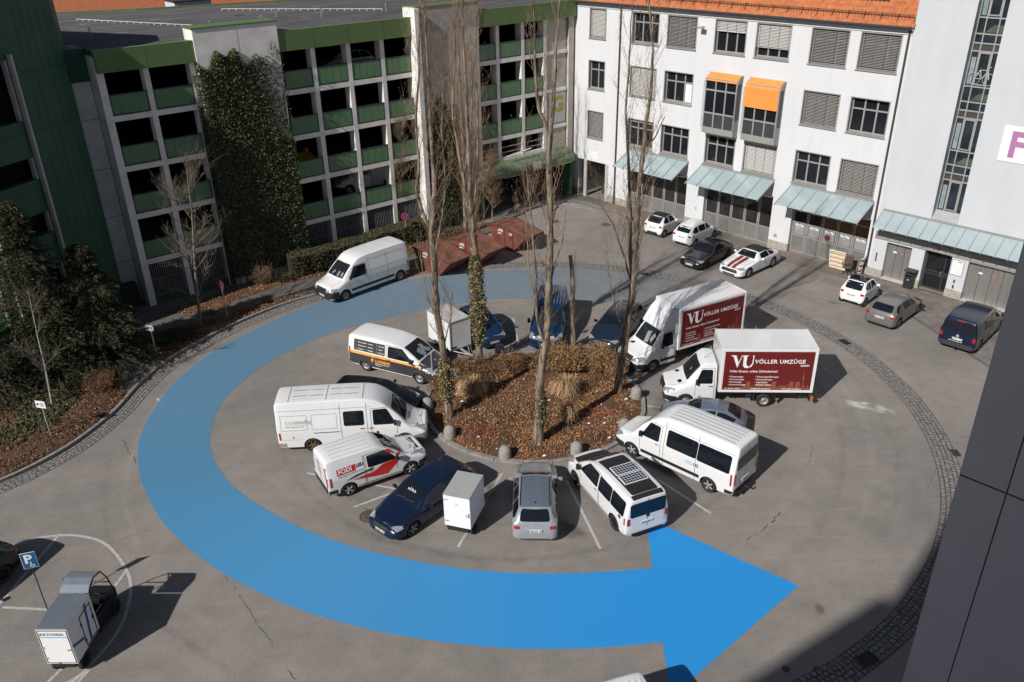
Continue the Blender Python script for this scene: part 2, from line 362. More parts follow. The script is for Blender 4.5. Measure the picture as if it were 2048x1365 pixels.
for i in range(len(pts)-1): mb.add([(p.x, p.y, .0085) for p in (a[i], a[i+1], b[i+1], b[i])], [(3, 2, 1, 0)])
struct(mb.build('bay_markings', line_m))
# --- cracks, tar seams and patches
crack_m = mat('crack_tar', (.085, .074, .066), .95, var=.3); mb = MB(); rs = random.Random(12)
def crack(pts, w_=.035, jit=.05):
    P = []
    for a, b in zip(pts, pts[1:]):
        a, b = Vector((*a, .006)), Vector((*b, .006)); k = max(2, int((b-a).length/.18))
        for i in range(k): P.append(a.lerp(b, i/k)+Vector((rs.uniform(-jit, jit), rs.uniform(-jit, jit), 0)))
    P.append(Vector((*pts[-1], .006)))
    for a, b in zip(P, P[1:]):
        if rs.random() < .28: continue
        d = (b-a).normalized(); q = Vector((-d.y, d.x, 0))*w_*rs.uniform(.12, .5); mb.add([a-q, b-q, b+q, a+q], [(0, 1, 2, 3)])
crack([(8.58, 24.95), (9.68, 25.7), (10.65, 26.82)], .06); crack([(12.71, 29.87), (13.16, 30.9), (13.3, 31.6)], .05); crack([(13.62, 32.49), (13.37, 31.9)], .06); crack([(12.0, 32.9), (13.6, 32.6)], .03)
crack([(-18.16, 32.89), (-17.5, 31.9), (-16.69, 30.87)], .05); crack([(-11.05, 24.21), (-9.4, 22.0), (-7.83, 19.99), (-6.8, 18.5)], .03); crack([(-18.61, 24.02), (-16.5, 25.3), (-14.49, 26.43)], .025, .02)
crack([(-9.0, 31.76), (-8.66, 30.23), (-7.33, 28.6), (-6.0, 27.4), (-4.8, 26.8)], .03, .02); crack([(-7.33, 28.6), (-8.2, 28.0)], .03, .02)
crack([(14.5, 36.2), (16.5, 38.5), (17.5, 40)], .02, .02); crack([(9, 46), (12, 50)], .02, .02); crack([(16, 46), (20, 42.5)], .02, .02); crack([(17, 28), (19.5, 31.5), (25, 33)], .02, .02)
struct(mb.build('cracks', crack_m))
bl = mat('salt_stain', (.40, .385, .37), .95, var=.2, scale=4); 
def blot(cx, cy, rx, ry, rot, m, z, name, seed, k_=.6):
    rs2 = random.Random(seed); n = 28; c, s_ = math.cos(rot), math.sin(rot); vs = [(cx, cy, z)]; al_ = [1.]
    for ring, (k, a_) in enumerate(((.4, .8), (.7, .5), (1., 0.))):
        for i in range(n):
            t_ = 2*math.pi*i/n; r_ = k*rs2.uniform(.88, 1.12); x, y = math.cos(t_)*rx*r_, math.sin(t_)*ry*r_; vs.append((cx+x*c-y*s_, cy+x*s_+y*c, z)); al_.append(a_)
    f = [(0, 1+i, 1+(i+1) % n) for i in range(n)]
    for g in range(2): f += [(1+g*n+i, 1+(g+1)*n+i, 1+(g+1)*n+(i+1) % n, 1+g*n+(i+1) % n) for i in range(n)]
    me = bpy.data.meshes.new(name); me.from_pydata(vs, [], f); me.materials.append(m); a_ = me.attributes.new('fade_wear', 'FLOAT', 'POINT'); a_.data.foreach_set('value', [min(1, q*k_) for q in al_]); struct(link(name, me))
def wear_mat(name, col):
    m_ = bpy.data.materials.new(name); m_.use_nodes = True; t_ = m_.node_tree; b_ = t_.nodes['Principled BSDF']; b_.inputs['Base Color'].default_value = (*col, 1); b_.inputs['Roughness'].default_value = .9; b_.inputs['Specular IOR Level'].default_value = .1
    a_ = t_.nodes.new('ShaderNodeAttribute'); a_.attribute_name = 'fade_wear'; n_ = t_.nodes.new('ShaderNodeTexNoise'); n_.inputs['Scale'].default_value = 1.6; n_.inputs['Detail'].default_value = 8; tc_ = t_.nodes.new('ShaderNodeTexCoord'); t_.links.new(tc_.outputs['Object'], n_.inputs['Vector'])
    r_ = t_.nodes.new('ShaderNodeValToRGB'); r_.color_ramp.elements[0].position = .35; r_.color_ramp.elements[1].position = .62; t_.links.new(n_.outputs['Fac'], r_.inputs[0])
    mu = t_.nodes.new('ShaderNodeMath'); mu.operation = 'MULTIPLY'; t_.links.new(a_.outputs['Fac'], mu.inputs[0]); t_.links.new(r_.outputs[0], mu.inputs[1]); t_.links.new(mu.outputs[0], b_.inputs['Alpha']); return m_
pale = wear_mat('pale_stain', (.62, .60, .57)); dark = wear_mat('dark_stain', (.10, .09, .082)); tan = wear_mat('tan_stain', (.32, .25, .18))
blot(17.1, 34.45, 1.35, .42, R(-28), pale, .0062, 'pale_stain', 1, 1.5);
blot(13.3, 45.6, 3.6, 1.8, R(-45), tan, .0062, 'tan_stain', 3); blot(4.5, 66.2, 3.6, .5, R(-40), pale, .0056, 'salt_streak', 4)
for i, (x, y, rx, ry) in enumerate(((-4.5, 29.9, 1.6, .9), (-1.8, 28.3, 1.4, .9), (2.0, 26.0, .5, 1.2), (7.5, 34.9, 1.3, .8), (10.4, 21.5, .35, .2), (5.9, 37.6, 1.6, .9), (-5.8, 36.3, 1.6, .9), (19.4, 46.3, .5, .2))): blot(x, y, rx, ry, R(20*i), dark, .0048+.0001*i, 'dark_stain', 10+i)
# --- tyre-worn arcs and mended trenches
def wear_arc(r, w_, a0, a1, k_, m, z, name):
    n = 70; vs = []; al_ = []
    for i in range(n+1):
        a = R(a0+(a1-a0)*i/n); e = math.sin(math.pi*i/n)**.5
        for j, f in enumerate((0, .7, 1, .7, 0)): rr_ = r+(j-2)*w_/4+.15*mnoise.noise(Vector((i*.15, r, 0))); vs.append((.2+rr_*math.cos(a), 35.6+rr_*math.sin(a), z)); al_.append(f*e*k_)
    me = bpy.data.meshes.new(name); me.from_pydata(vs, [], [(i*5+j, (i+1)*5+j, (i+1)*5+j+1, i*5+j+1) for i in range(n) for j in range(4)]); me.materials.append(m); a_ = me.attributes.new('fade_wear', 'FLOAT', 'POINT'); a_.data.foreach_set('value', al_); struct(link(name, me))
for i, (r_, w_, a0, a1, k_, m_) in enumerate(((11.3, .45, -170, -20, .30, dark), (9.6, .5, -150, -30, .28, pale), (15.2, .4, -60, 60, .26, dark), (16.3, .5, -50, 70, .30, pale), (13.6, .6, -70, 50, .28, pale), (17.3, .3, -40, 40, .2, dark), (19.8, .5, -20, 75, .22, pale), (21.2, .4, 10, 80, .2, dark), (17.9, .4, 150, 250, .3, pale), (18.8, .35, 190, 260, .25, dark), (11.6, .4, 60, 200, .22, dark))):
    wear_arc(r_, w_, a0, a1, k_*.5, m_, .0030+.00012*i, 'tyre_worn_arc')
mend = ground_mat('mended_asphalt', (.205, .190, .180), .12, .3)
for i, pg in enumerate((((-9.2, 31.9), (-8.7, 30.2), (-7.4, 28.6), (-6.2, 27.7), (-5.2, 28.9), (-6.5, 30.2)), ((19.6, 49.4), (22.2, 46.9), (22.9, 47.6), (20.3, 50.1)))):
    m_ = MB(); m_.quad(*[(x, y, .0024+.0001*i) for x, y in pg]); o_ = m_.build('mended_patch', mend, fix=True)
    for p_ in o_.data.polygons:
        if p_.normal.z < 0: o_.data.flip_normals()
    struct(o_)
# --- manholes and gratings
def manhole(x, y, r, label, z=.006):
    m_ = MB(); m_.lathe([(0, .008), (r*.78, .008), (r*.80, .002), (r*.86, .002), (r*.88, .010), (r, .008), (r*1.02, 0)], 28, axis='z')
    for k in range(7):
        a = 2*math.pi*k/7; m_.cyl((math.cos(a)*r*.45, math.sin(a)*r*.45, .008), (math.cos(a)*r*.45, math.sin(a)*r*.45, .016), r*.13, n=8)
    o = m_.build('manhole_cover', mat('cast_iron', (.10, .082, .065), .8, metal=.2, var=.35, scale=12), None, (x, y, z)); tag(o, label, 'manhole cover'); return o
manhole(-5.86, 27.0, .42, 'rusty ribbed manhole cover under the nose of the navy estate car')
manhole(9.38, 62.25, .42, 'manhole cover below the left folding gate'); manhole(7.28, 60.9, .36, 'manhole cover nearest the two passage columns')
manhole(8.51, 19.0, .13, 'small round valve cap left of its twin at the bottom edge'); manhole(9.49, 18.95, .13, 'small round valve cap nearest the bottom cobbled gutter')
manhole(3.4, 61.9, .40, 'manhole cover beside the kerb island with the orange post')
def grate(x, y, rz, label, w_=.5, d=.34):
    t_ = thing('drain_grate', label, 'drain grate', (x, y, .008), rz); m_ = MB(); m_.box(-w_/2, w_/2, -d/2, d/2, .012, .016); m_.build('dark_pit', dark_int, t_); m_ = MB()
    for q in ((-w_/2, w_/2, -d/2, -d/2+.03), (-w_/2, w_/2, d/2-.03, d/2), (-w_/2, -w_/2+.03, -d/2+.03, d/2-.03), (w_/2-.03, w_/2, -d/2+.03, d/2-.03)): m_.box(*q, .010, .032)
    for k in range(9): m_.box(-w_/2+.05+k*(w_-.1)/9, -w_/2+.05+k*(w_-.1)/9+.022, -d/2+.03, d/2-.03, .016, .03)
    m_.build('bars', metal_dark, t_)
grate(8.8, 51.2, R(-20), 'iron drain grate in the cobbles below the striped convertible'); grate(18.3, 41.1, R(-65), 'iron drain grate in the cobbles left of the navy van', .62, .42)
grate(19.35, 30.5, R(-95), 'rusty drain grate by the dark clad wall'); grate(11.2, 19.3, R(25), 'large iron drain grate in the shaded cobbles at the bottom', .66, .52)
# --- concrete roundel with orange post at the garage entrance
mb = MB(); mb.prism([(2.1+1.75*math.cos(2*math.pi*i/24), 65.4+1.75*math.sin(2*math.pi*i/24)) for i in range(24)], -.02, .12); struct(mb.build('entrance_kerb_island', kerb_m))
# ================================================================= buildings
def wall_holes(mb, x0, x1, z0, z1, holes, y=0., depth=.35, mi=0, mir=0, top=True):
    xs = sorted({x0, x1}|{max(x0, min(x1, h[k])) for h in holes for k in (0, 1)}); zs = sorted({z0, z1}|{max(z0, min(z1, h[k])) for h in holes for k in (2, 3)})
    for a, b in zip(xs, xs[1:]):
        for c, d in zip(zs, zs[1:]):
            mx, mz = (a+b)/2, (c+d)/2
            if any(h[0] < mx < h[1] and h[2] < mz < h[3] for h in holes): continue
            mb.add([(a, y, c), (b, y, c), (b, y, d), (a, y, d)], [(0, 1, 2, 3)], mi)
    for a, b, c, d in holes:
        mb.add([(a, y, c), (a, y, d), (a, y+depth, d), (a, y+depth, c)], [(0, 1, 2, 3)], mir); mb.add([(b, y, c), (b, y+depth, c), (b, y+depth, d), (b, y, d)], [(0, 1, 2, 3)], mir)
        mb.add([(a, y, d), (b, y, d), (b, y+depth, d), (a, y+depth, d)], [(0, 1, 2, 3)], mir)
        if c > z0+.01: mb.add([(a, y, c), (a, y+depth, c), (b, y+depth, c), (b, y, c)], [(0, 1, 2, 3)], mir)
slat_light = mat('blind_light', (.50, .49, .47), .6, var=.04); slat_dark = mat('blind_dark', (.33, .32, .30), .6, var=.06)
curtain = mat('room_dark', (.02, .02, .024), .9, var=.8, scale=1.2)
def window(par, x0, x1, z0, z1, y=0., blind=0., bm_=slat_light, cols=3, transom=True, fr=metal_gray, seed=0, white_panel=False, name='window', tilt=35):
    """window > frame, blind, sill; blind = share of the height that the slats cover"""
    w = MB(); g = .33; w.box(x0, x1, y+g, y+g+.02, z0, z1); wo = w.build(name, glass_dark, par)
    f = MB(); t_ = .05; yf0, yf1 = y+g-.07, y+g-.003
    lm = .075; 
    for q in ((x0, x0+lm, y-.004, y+g-.004, z0, z1), (x1-lm, x1, y-.004, y+g-.004, z0, z1), (x0+lm, x1-lm, y-.004, y+g-.004, z1-.06, z1)): f.box(*q)
    a, b = x0+lm, x1-lm; zt = z1-.06; zb = z0+.08
    f.box(a, b, yf0, yf1, zt-.06, zt); f.box(a, b, yf0, yf1, zb, zb+.07); f.box(a, a+.06, yf0, yf1, zb+.07, zt-.06); f.box(b-.06, b, yf0, yf1, zb+.07, zt-.06)
    tz = zb+(zt-zb)*.68
    for k in range(1, cols): xx = a+(b-a)*k/cols; f.box(xx-.05, xx+.05, yf0+.002, yf1, zb+.07, zt-.06)
    if transom: f.box(a+.06, b-.06, yf0-.01, yf1-.003, tz-.045, tz+.045)
    f.build('window_frame', fr, wo)
    s_ = MB(); s_.add([(x0-.03, y-.09, z0-.03), (x1+.03, y-.09, z0-.03), (x1+.03, y-.09, z0+.01), (x0-.03, y-.09, z0+.01), (x0, y+g-.05, z0-.03), (x1, y+g-.05, z0-.03), (x1, y+g-.05, z0+.085), (x0, y+g-.05, z0+.085)], [(0, 1, 2, 3), (3, 2, 6, 7), (0, 4, 5, 1), (0, 3, 7, 4), (1, 5, 6, 2)]); s_.build('window_sill', metal_gray, wo)
    if blind > 0:
        sb = MB(); zb2 = zt-(zt-zb)*blind; k = 0; z = zt-.05; yy = y+.14; c_ = .042
        while z > zb2:
            dy, dz = c_*math.cos(R(tilt)), c_*math.sin(R(tilt)); sb.add([(a+.02, yy-dy, z-dz), (b-.02, yy-dy, z-dz), (b-.02, yy+dy, z+dz), (a+.02, yy+dy, z+dz)], [(0, 1, 2, 3)]); z -= .088
        sb.box(a+.02, b-.02, yy-.03, yy+.03, zb2-.05, zb2-.02); sb.box(a+.01, b-.01, yy-.05, yy+.05, zt-.05, zt)
        nn = max(2, int((b-a)/.55))
        for i in range(nn): xx = a+.15+(b-a-.3)*i/(nn-1); sb.box(xx-.007, xx+.007, yy-.052, yy-.046, zb2, zt, 1)
        sb.build('blind', [bm_, metal_dark], wo)
    if white_panel: p = MB(); p.box(a+(b-a)*.68, b-.05, y+g-.02, y+g-.01, zb+.07, tz); p.build('paper_panel', M_paper_, wo)
    rs = random.Random(seed)
    if blind < .9:
        it = MB()
        for i in range(1):
            xx = a+.1+rs.random()*(b-a-.5); it.box(xx, xx+rs.uniform(.08, .3), y+g-.004, y+g-.001, zb+.07, zb+.07+rs.uniform(.08, .35))
        it.build('window_items', curtain, wo)
    return wo
M_paper_ = mat('paper_sheet', (.72, .74, .76), .8, var=.03)

# ---------------------------------------------------------------- white building (long wing)
WB = thing('white_building', 'long white rendered building with orange tiled roof and glass canopies over folding gates', 'building', tuple(WO), WPHI)
c0, c1, c2, c3, c4, c5, c6 = (.78, 2.48), (4.88, 7.36), (8.03, 10.57), (11.95, 14.44), (15.1, 17.63), (18.95, 21.46), (22.1, 24.6)
rowsz = ((12.5, 14.68), (8.72, 10.92), (4.90, 7.08)); wins = []
for c in (c0, c1, c2, c3, c4, c5, c6):
    for r in rowsz:
        if c in (c3, c4) and r is rowsz[1]: continue
        wins.append((c[0], c[1], r[0], r[1] if not (c in (c3, c4) and r is rowsz[2]) else 6.98))
gates = [(5.20, 10.70, 0, 3.62), (12.28, 17.80, 0, 3.62), (19.32, 24.72, 0, 3.62)]; passage = (.0, 3.14, 0, 3.05)
m = MB(); wall_holes(m, -1.3, 25.15, 0, 14.95, wins+gates+[passage]); m.quad((25.15, 0, 0), (25.15, 12, 0), (25.15, 12, 14.95), (25.15, 0, 14.95)); 
WBW = m.build('wall', white_plaster, WB)
m = MB(); m.box(-1.3, 25.15, -.06, 0-.002, 14.72, 14.78); m.box(-1.3, 25.15, -.16, -.002, 14.95, 15.08); m.build('cornice', white_plaster, WB)
m = MB(); m.cyl((-1.3, -.34, 15.08), (25.12, -.34, 15.08), .085, n=10); m.box(-1.3, 25.12, -.42, -.05, 15.085, 15.12); m.box(-1.3, 25.12, -.062, -.061, 14.60, 14.72) if False else None
m.build('gutter', metal_dark, WB)
# tiled roof, tiles as rows of overlapping curved strips
tile_m = mat('clay_tiles', (.46, .15, .055), .8, var=.28, scale=3.5); m = MB(); pitch = math.tan(R(40)); 
for k in range(13):
    y0 = -.30+k*.32; z0 = 15.14+(y0+.30)*pitch
    nx = 106
    for i in range(nx):
        xa = -1.3+i*.25; 
        for (u0, h0), (u1, h1) in (((0, 0.), (.08, .045)), ((.08, .045), (.17, .045)), ((.17, .045), (.25, 0.))):
            m.add([(xa+u0, y0, z0+h0+.02), (xa+u1, y0, z0+h1+.02), (xa+u1, y0+.36, z0+h1+.36*pitch), (xa+u0, y0+.36, z0+h0+.36*pitch)], [(0, 1, 2, 3)])
        if k == 0: m.add([(xa, y0, z0-.02), (xa+.25, y0, z0-.02), (xa+.25, y0, z0+.05), (xa, y0, z0+.05)], [(0, 1, 2, 3)])
RF = m.build('roof', tile_m, WB)
m = MB(); m.quad((-1.3, 3.8, 15.14+4.1*pitch), (25.15, 3.8, 15.14+4.1*pitch), (25.15, 9, 21), (-1.3, 9, 21)); m.build('upper_roof', tile_m, RF)
m = MB()
for i in range(27):
    x = -.9+i*1.0; m.tube([(x, -.15, 15.30), (x, .15, 15.75), (x, .02, 15.78)], .02, 5)
m.cyl((-1.2, .02, 15.74), (25, .02, 15.74), .018, n=6); m.cyl((-1.2, .10, 15.66), (25, .10, 15.66), .018, n=6)
for i in range(130): m.cyl((-1.1+i*.2, .06, 15.5), (-1.1+i*.2, .04, 15.76), .009, n=4, cap=False)
m.build('snow_guard', metal_dark, RF)
m = MB(); m.box(20.6, 23.0, 1.0, 1.9, 15.14+1.3*pitch, 15.14+2.2*pitch+.06); m.build('roof_window', metal_dark, RF)
# windows
bl = {(0, 0): (1, slat_light), (0, 1): (0, 0), (0, 2): (1, slat_dark), (0, 3): (.34, slat_light), (0, 4): (.72, slat_light), (0, 5): (1, slat_dark), (0, 6): (1, slat_dark),
      (1, 0): (0, 0), (1, 1): (1, slat_light), (1, 2): (0, 0), (1, 5): (1, slat_dark), (1, 6): (0, 0), (2, 0): (1, slat_dark), (2, 1): (.08, slat_dark), (2, 2): (0, 0), (2, 3): (0, 0), (2, 4): (1, slat_light), (2, 5): (0, 0), (2, 6): (1, slat_dark)}
for ci, c in enumerate((c0, c1, c2, c3, c4, c5, c6)):
    for ri, r in enumerate(rowsz):
        if ci in (3, 4) and ri == 1: continue
        b, mm = bl[(ri, ci)]; zt = r[1] if not (ci in (3, 4) and ri == 2) else 6.98
        window(WB, c[0], c[1], r[0], zt, 0, b*.97, mm or slat_light, 2 if ci == 0 else 3, True, seed=ri*9+ci, white_panel=(ri, ci) == (1, 2), tilt=38 if mm is slat_light else 18)
# oriels
orange = mat('awning_orange', (.78, .27, .055), .8, var=.06, scale=1)
panel_dk = mat('oriel_panel', (.042, .044, .048), .5, var=.1)
for xa, xb, aw in ((11.98, 14.50, 0), (15.12, 17.66, 1)):
    z0, z1, d = 7.22, 10.92, .62
    m = MB(); m.box(xa, xb, -d, 0-.003, z0, z0+.42); m.box(xa, xb, -d, -.003, z1-.10, z1); m.box(xa, xa+.07, -d, -.003, z0+.42, z1-.10); m.box(xb-.07, xb, -d, -.003, z0+.42, z1-.10)
    m.box(xa+.05, xb-.02, -.30, -.01, z0-.12, z0)
    m.add([(xa, -d, z1), (xb, -d, z1), (xb, -.003, z1+.25), (xa, -.003, z1+.25), (xa, -.003, z1), (xb, -.003, z1)], [(0, 1, 2, 3), (0, 3, 4), (1, 5, 2)])
    oo = m.build('oriel', metal_gray, WB)
    m = MB(); m.box(xa+.07, xb-.07, -d+.08, -d+.10, z0+1.42, z1-.10); m.box(xb-.006+.01, xb+.010, -d+.12, -.12, z0+1.1, z1-.2); m.box(xa-.010, xa-.004, -d+.12, -.12, z0+1.1, z1-.2); m.build('pane', glass_dark, oo)
    m = MB(); m.box(xa+.07, xb-.07, -d+.05, -d+.07, z0+.42, z0+1.38); m.build('lower_panel', panel_dk, oo)
    m = MB(); yb = -d+.03
    for k in range(4):
        xx = xa+.04+(xb-xa-.08)*k/3; m.box(xx-.045, xx+.045, yb-.035, yb+.04, z0+.42, z1-.10)
    for zz in (z0+1.40, z1-.75): m.box(xa+.05, xb-.05, yb-.025, yb+.03, zz-.05, zz+.05)
    m.build('mullions', metal_light, oo)
    m = MB()
    for sx in (xa-.02, xb+.02): m.tube([(sx, -.02, z1+.30), (sx, -.45, z1+.08), (sx, -d-.10, z1-.30), (sx, -d-.10, z0+.35)], .022, 6)
    m.cyl((xa-.05, -.06, z1+.30), (xb+.05, -.06, z1+.30), .05, n=8); m.build('awning_rail', metal_gray, oo)
    m = MB(); w0, w1 = xa+.02, xb-.02
    prof = [(-.08, z1+.34), (-.50, z1+.10)] if not aw else [(-.08, z1+.34), (-.55, z1+.06), (-d-.09, z1-.20), (-d-.09, z1-1.45)]
    if not aw: prof += [(-d-.04, z1-.12)]
    for (ya, za), (yb2, zb2) in zip(prof, prof[1:]): m.add([(w0, ya, za), (w1, ya, za), (w1, yb2, zb2), (w0, yb2, zb2)], [(0, 1, 2, 3)])
    m.cyl((w0, prof[-1][0], prof[-1][1]), (w1, prof[-1][0], prof[-1][1]), .025, n=6); m.build('awning', orange, oo)
# canopies
frost = mat('frosted_glass', (.33, .405, .425), .16, var=.07, scale=.9, coat=.4, spec=.6)
def canopy(par, xa, xb, zt, zb, out, n, y0=0.):
    m = MB(); m.add([(xa, y0-.06, zt), (xb, y0-.06, zt), (xb, y0-out, zb), (xa, y0-out, zb), (xa, y0-.06, zt-.02), (xb, y0-.06, zt-.02), (xb, y0-out, zb-.02), (xa, y0-out, zb-.02)], [(0, 3, 2, 1), (4, 5, 6, 7), (3, 7, 6, 2), (0, 4, 7, 3), (1, 2, 6, 5)]); g = m.build('glass_canopy', frost, par)
    m = MB()
    for k in range(n+1):
        x = xa+(xb-xa)*k/n; x = min(max(x, xa+.02), xb-.02)
        M = [(x-.022, y0-.03, zt+.02), (x+.022, y0-.03, zt+.02), (x+.022, y0-out-.08, zb+.0), (x-.022, y0-out-.08, zb+.0)]
        m.add([(a, b, c+.025) for a, b, c in M]+[(a, b, c-.07) for a, b, c in M], [(0, 3, 2, 1), (0, 4, 7, 3), (1, 2, 6, 5), (3, 7, 6, 2), (4, 5, 6, 7)])
    m.box(xa, xb, y0-.08, y0-.003, zt+.02, zt+.12); m.build('canopy_bars', metal_gray, g)
    m = MB()
    for x in (xa+.03, xb-.03): m.cyl((x, y0-.02, zt-1.15), (x, y0-out*.75, zb+.22), .025, n=6)
    m.cyl((xa, y0-out*.75, zb+.20), (xb, y0-out*.75, zb+.20), .02, n=6); m.build('canopy_struts', metal_gray, g)
canopy(WB, 5.20, 10.72, 4.68, 3.75, 1.90, 6); canopy(WB, 11.85, 17.75, 4.70, 3.80, 1.92, 6); canopy(WB, 19.0, 24.72, 4.72, 3.84, 1.96, 6)
# folding gates
gate_m = mat('gate_sheet', (.20, .195, .185), .55, metal=.25, var=.14, scale=2.5, bump=.05); gate_glass = mat('gate_glass', (.030, .026, .025), .1, var=.3, scale=1.5)
def gate(x0, x1, n, mode):
    y = .32; m = MB(); m.box(x0, x1, y, y+.05, 0, 3.62); go = m.build('folding_gate', gate_m, WB); w_ = (x1-x0)/n
    for k in range(n):
        a, b = x0+k*w_+.03, x0+(k+1)*w_-.03; zs = (1.28, 3.40)
        f = MB(); 
        for q in ((a, a+.07, .05, 3.55), (b-.07, b, .05, 3.55)): f.box(q[0], q[1], y-.05, y-.002, q[2], q[3])
        for z in (.05, 1.20, 3.47)+((2.12, 2.92) if mode else ()): f.box(a+.07, b-.07, y-.045, y-.002, z, z+.08)
        f.build('gate_frame', metal_gray, go)
        g = MB(); 
        if mode: g.box(a+.07, b-.07, y-.02, y-.003, 2.20, 3.47)
        else: g.box(a+.07, b-.07, y-.02, y-.003, 1.28, 3.47)
        g.build('gate_pane', gate_glass, go)
        if mode and k >= 2: c = MB(); c.box(a+.12, b-.12, y-.024, y-.021, 2.28, 2.88); c.box(a+.12, b-.20, y-.024, y-.021, 3.02, 3.40); c.build('stacked_boxes_behind', mat('cardboard_dark', (.16, .085, .04), .9, var=.4, scale=6), go)
        if k % 2 == 1 or mode: h = MB(); h.box(b+.005, b+.045, y-.075, y-.05, 1.5, 1.95); h.build('gate_hinge', metal_light, go)
    return go
gate(5.20, 10.70, 5, 0); gate(12.28, 17.80, 5, 0); g3 = gate(19.32, 24.72, 5, 1)
for k in range(5):
    w_ = 5.40/5; xc = 19.32+k*w_+.24
    m = MB(); m.box(xc-.05, xc+.70, .262, .268, 1.34, 2.10); m.build('door_sheet', mat('gate_sheet_pale', (.30, .30, .30), .5, metal=.2, var=.08), g3)
    flat_text('lettering', 'GoldMa', .19, M_paper_, g3, (xc+.02, .258, 1.88), (1, 0, 0), (0, 0, 1), bold=.02) if False else None
    m = MB(); z = 1.96
    m.box(xc+.02, xc+.60, .258, .260, z-.06, z+.04); m.box(xc+.0, xc+.16, .258, .260, z+.04, z+.10); m.box(xc+.28, xc+.52, .258, .260, z+.04, z+.09); m.build('sign_strip', M_paper_, g3)
    flat_text('lettering', 'GoldMa', .13, metal_dark, g3, (xc+.05, .256, z-.045), (1, 0, 0), (0, 0, 1), bold=.01)
flat_text('lettering', 'Eingang', .09, M_paper_, g3, (19.6, .258, 1.72), (1, 0, 0), (0, 0, 1), bold=.01)
def no_stopping(par, org, ux, uz, nrm, r=.25):
    org, ux, uz, nrm = map(Vector, (org, ux, uz, nrm)); n = 28
    def disc(r0, r1, off, m_, name):
        vs = []; 
        for i in range(n):
            a = 2*math.pi*i/n
            for rr_ in (r0, r1): vs.append(org+nrm*off+ux*(math.cos(a)*rr_)+uz*(math.sin(a)*rr_))
        q = MB(); q.add(vs, [(2*i, 2*i+1, 2*((i+1) % n)+1, 2*((i+1) % n)) for i in range(n)]); return q.build(name, m_, par)
    disc(.0, r*.86, .006, mat('sign_blue', (.010, .04, .15), .4, var=0), 'blue_face'); rd = mat('sign_red', (.30, .016, .012), .4, var=0); disc(r*.82, r, .010, rd, 'red_ring')
    q = MB()
    for a in (R(45), R(135)):
        d = ux*math.cos(a)+uz*math.sin(a); e = nrm.cross(d)*r*.11; q.add([org+nrm*.010-d*r*.84-e, org+nrm*.010+d*r*.84-e, org+nrm*.010+d*r*.84+e, org+nrm*.010-d*r*.84+e], [(0, 1, 2, 3)])
        org = org+nrm*.001
    q.build('red_cross', rd, par)
no_stopping(g3, (21.92, .256, 1.60), (1, 0, 0), (0, 0, 1), (0, -1, 0), .21)
# plinth, passage, signs, downpipes
stone = mat('plinth_stone', (.34, .31, .27), .9, var=.22, scale=6)
for a, b in ((-1.3, 0), (3.14, 5.20), (10.70, 12.28), (17.80, 19.32), (24.72, 25.15)):
    m = MB(); m.box(a, b, -.035, -.002, 0, .55); m.box(b-.001, b+.012, -.03, .34, 0, .55) if b < 25 else None; m.build('plinth', stone, WB)
m = MB(); m.quad((0, .35, 0), (0, 5, 0), (0, 5, 3.05), (0, .35, 3.05)); m.quad((3.14, .35, 0), (3.14, .35, 3.05), (3.14, 5, 3.05), (3.14, 5, 0)); m.quad((0, .35, 3.05), (0, 5, 3.05), (3.14, 5, 3.05), (3.14, .35, 3.05)); m.quad((0, 5, 0), (3.14, 5, 0), (3.14, 5, 3.05), (0, 5, 3.05)); m.build('passage', mat('passage_wall', (.28, .27, .26), .9, var=.1), WB)
m = MB(); m.cyl((.70, .05, 0), (.70, .05, 3.05), .17, n=18); m.build('column', mat('column_grey', (.42, .41, .40), .8, var=.06), WB); m = MB(); m.cyl((2.98, .05, 0), (2.98, .05, 3.05), .17, n=18); m.build('column', MATS['column_grey'], WB)
m = MB(); m.box(1.37, 1.99, -.02, -.003, 3.26, 3.84); sg_ = m.build('letter_sign', mat('sign_white', (.78, .78, .77), .6, var=.02), WB); flat_text('lettering', 'G', .60, mat('pale_ochre', (.60, .50, .40), .6, var=0), sg_, (1.47, -.024, 3.34), (1, 0, 0), (0, 0, 1), bold=-.012)
m = MB(); m.cyl((3.88, -.09, 0), (3.88, -.09, 15.0), .055, n=8); m.cyl((3.88, -.09, 0), (3.88, -.09, 1.1), .075, n=8); m.cyl((3.88, -.09, 15.0), (3.88, -.34, 15.1), .055, n=8); m.build('downpipe', mat('copper_brown', (.075, .058, .048), .6, metal=.3, var=.15), WB)
m = MB(); m.cyl((24.95, -.09, .5), (24.95, -.09, 15.0), .055, n=8); m.tube([(24.95, -.09, 1.3), (24.85, -.14, .9), (24.85, -.14, 0)], .06, 8); m.cyl((24.95, -.09, 15.0), (24.95, -.34, 15.1), .055, n=8); m.build('downpipe', MATS['copper_brown'], WB)
m = MB(); m.cyl((-1.12, -.05, 0), (-1.12, -.05, 14.9), .06, n=8); m.build('downpipe', conc_pale, WB)
m = MB(); m.box(11.0, 11.1, -.30, -.01, 14.10, 14.14); m.bbox(10.9, 11.35, -.62, -.28, 14.02, 14.14, .03); m.build('wall_lamp', metal_light, WB)
for q in ((18.20, 18.42, .82, 1.04), (11.62, 11.70, 1.3, 1.5), (-.70, -.50, .95, 1.15)): m = MB(); m.box(q[0], q[1], -.02, -.003, q[2], q[3]); m.build('wall_box', metal_gray, WB)

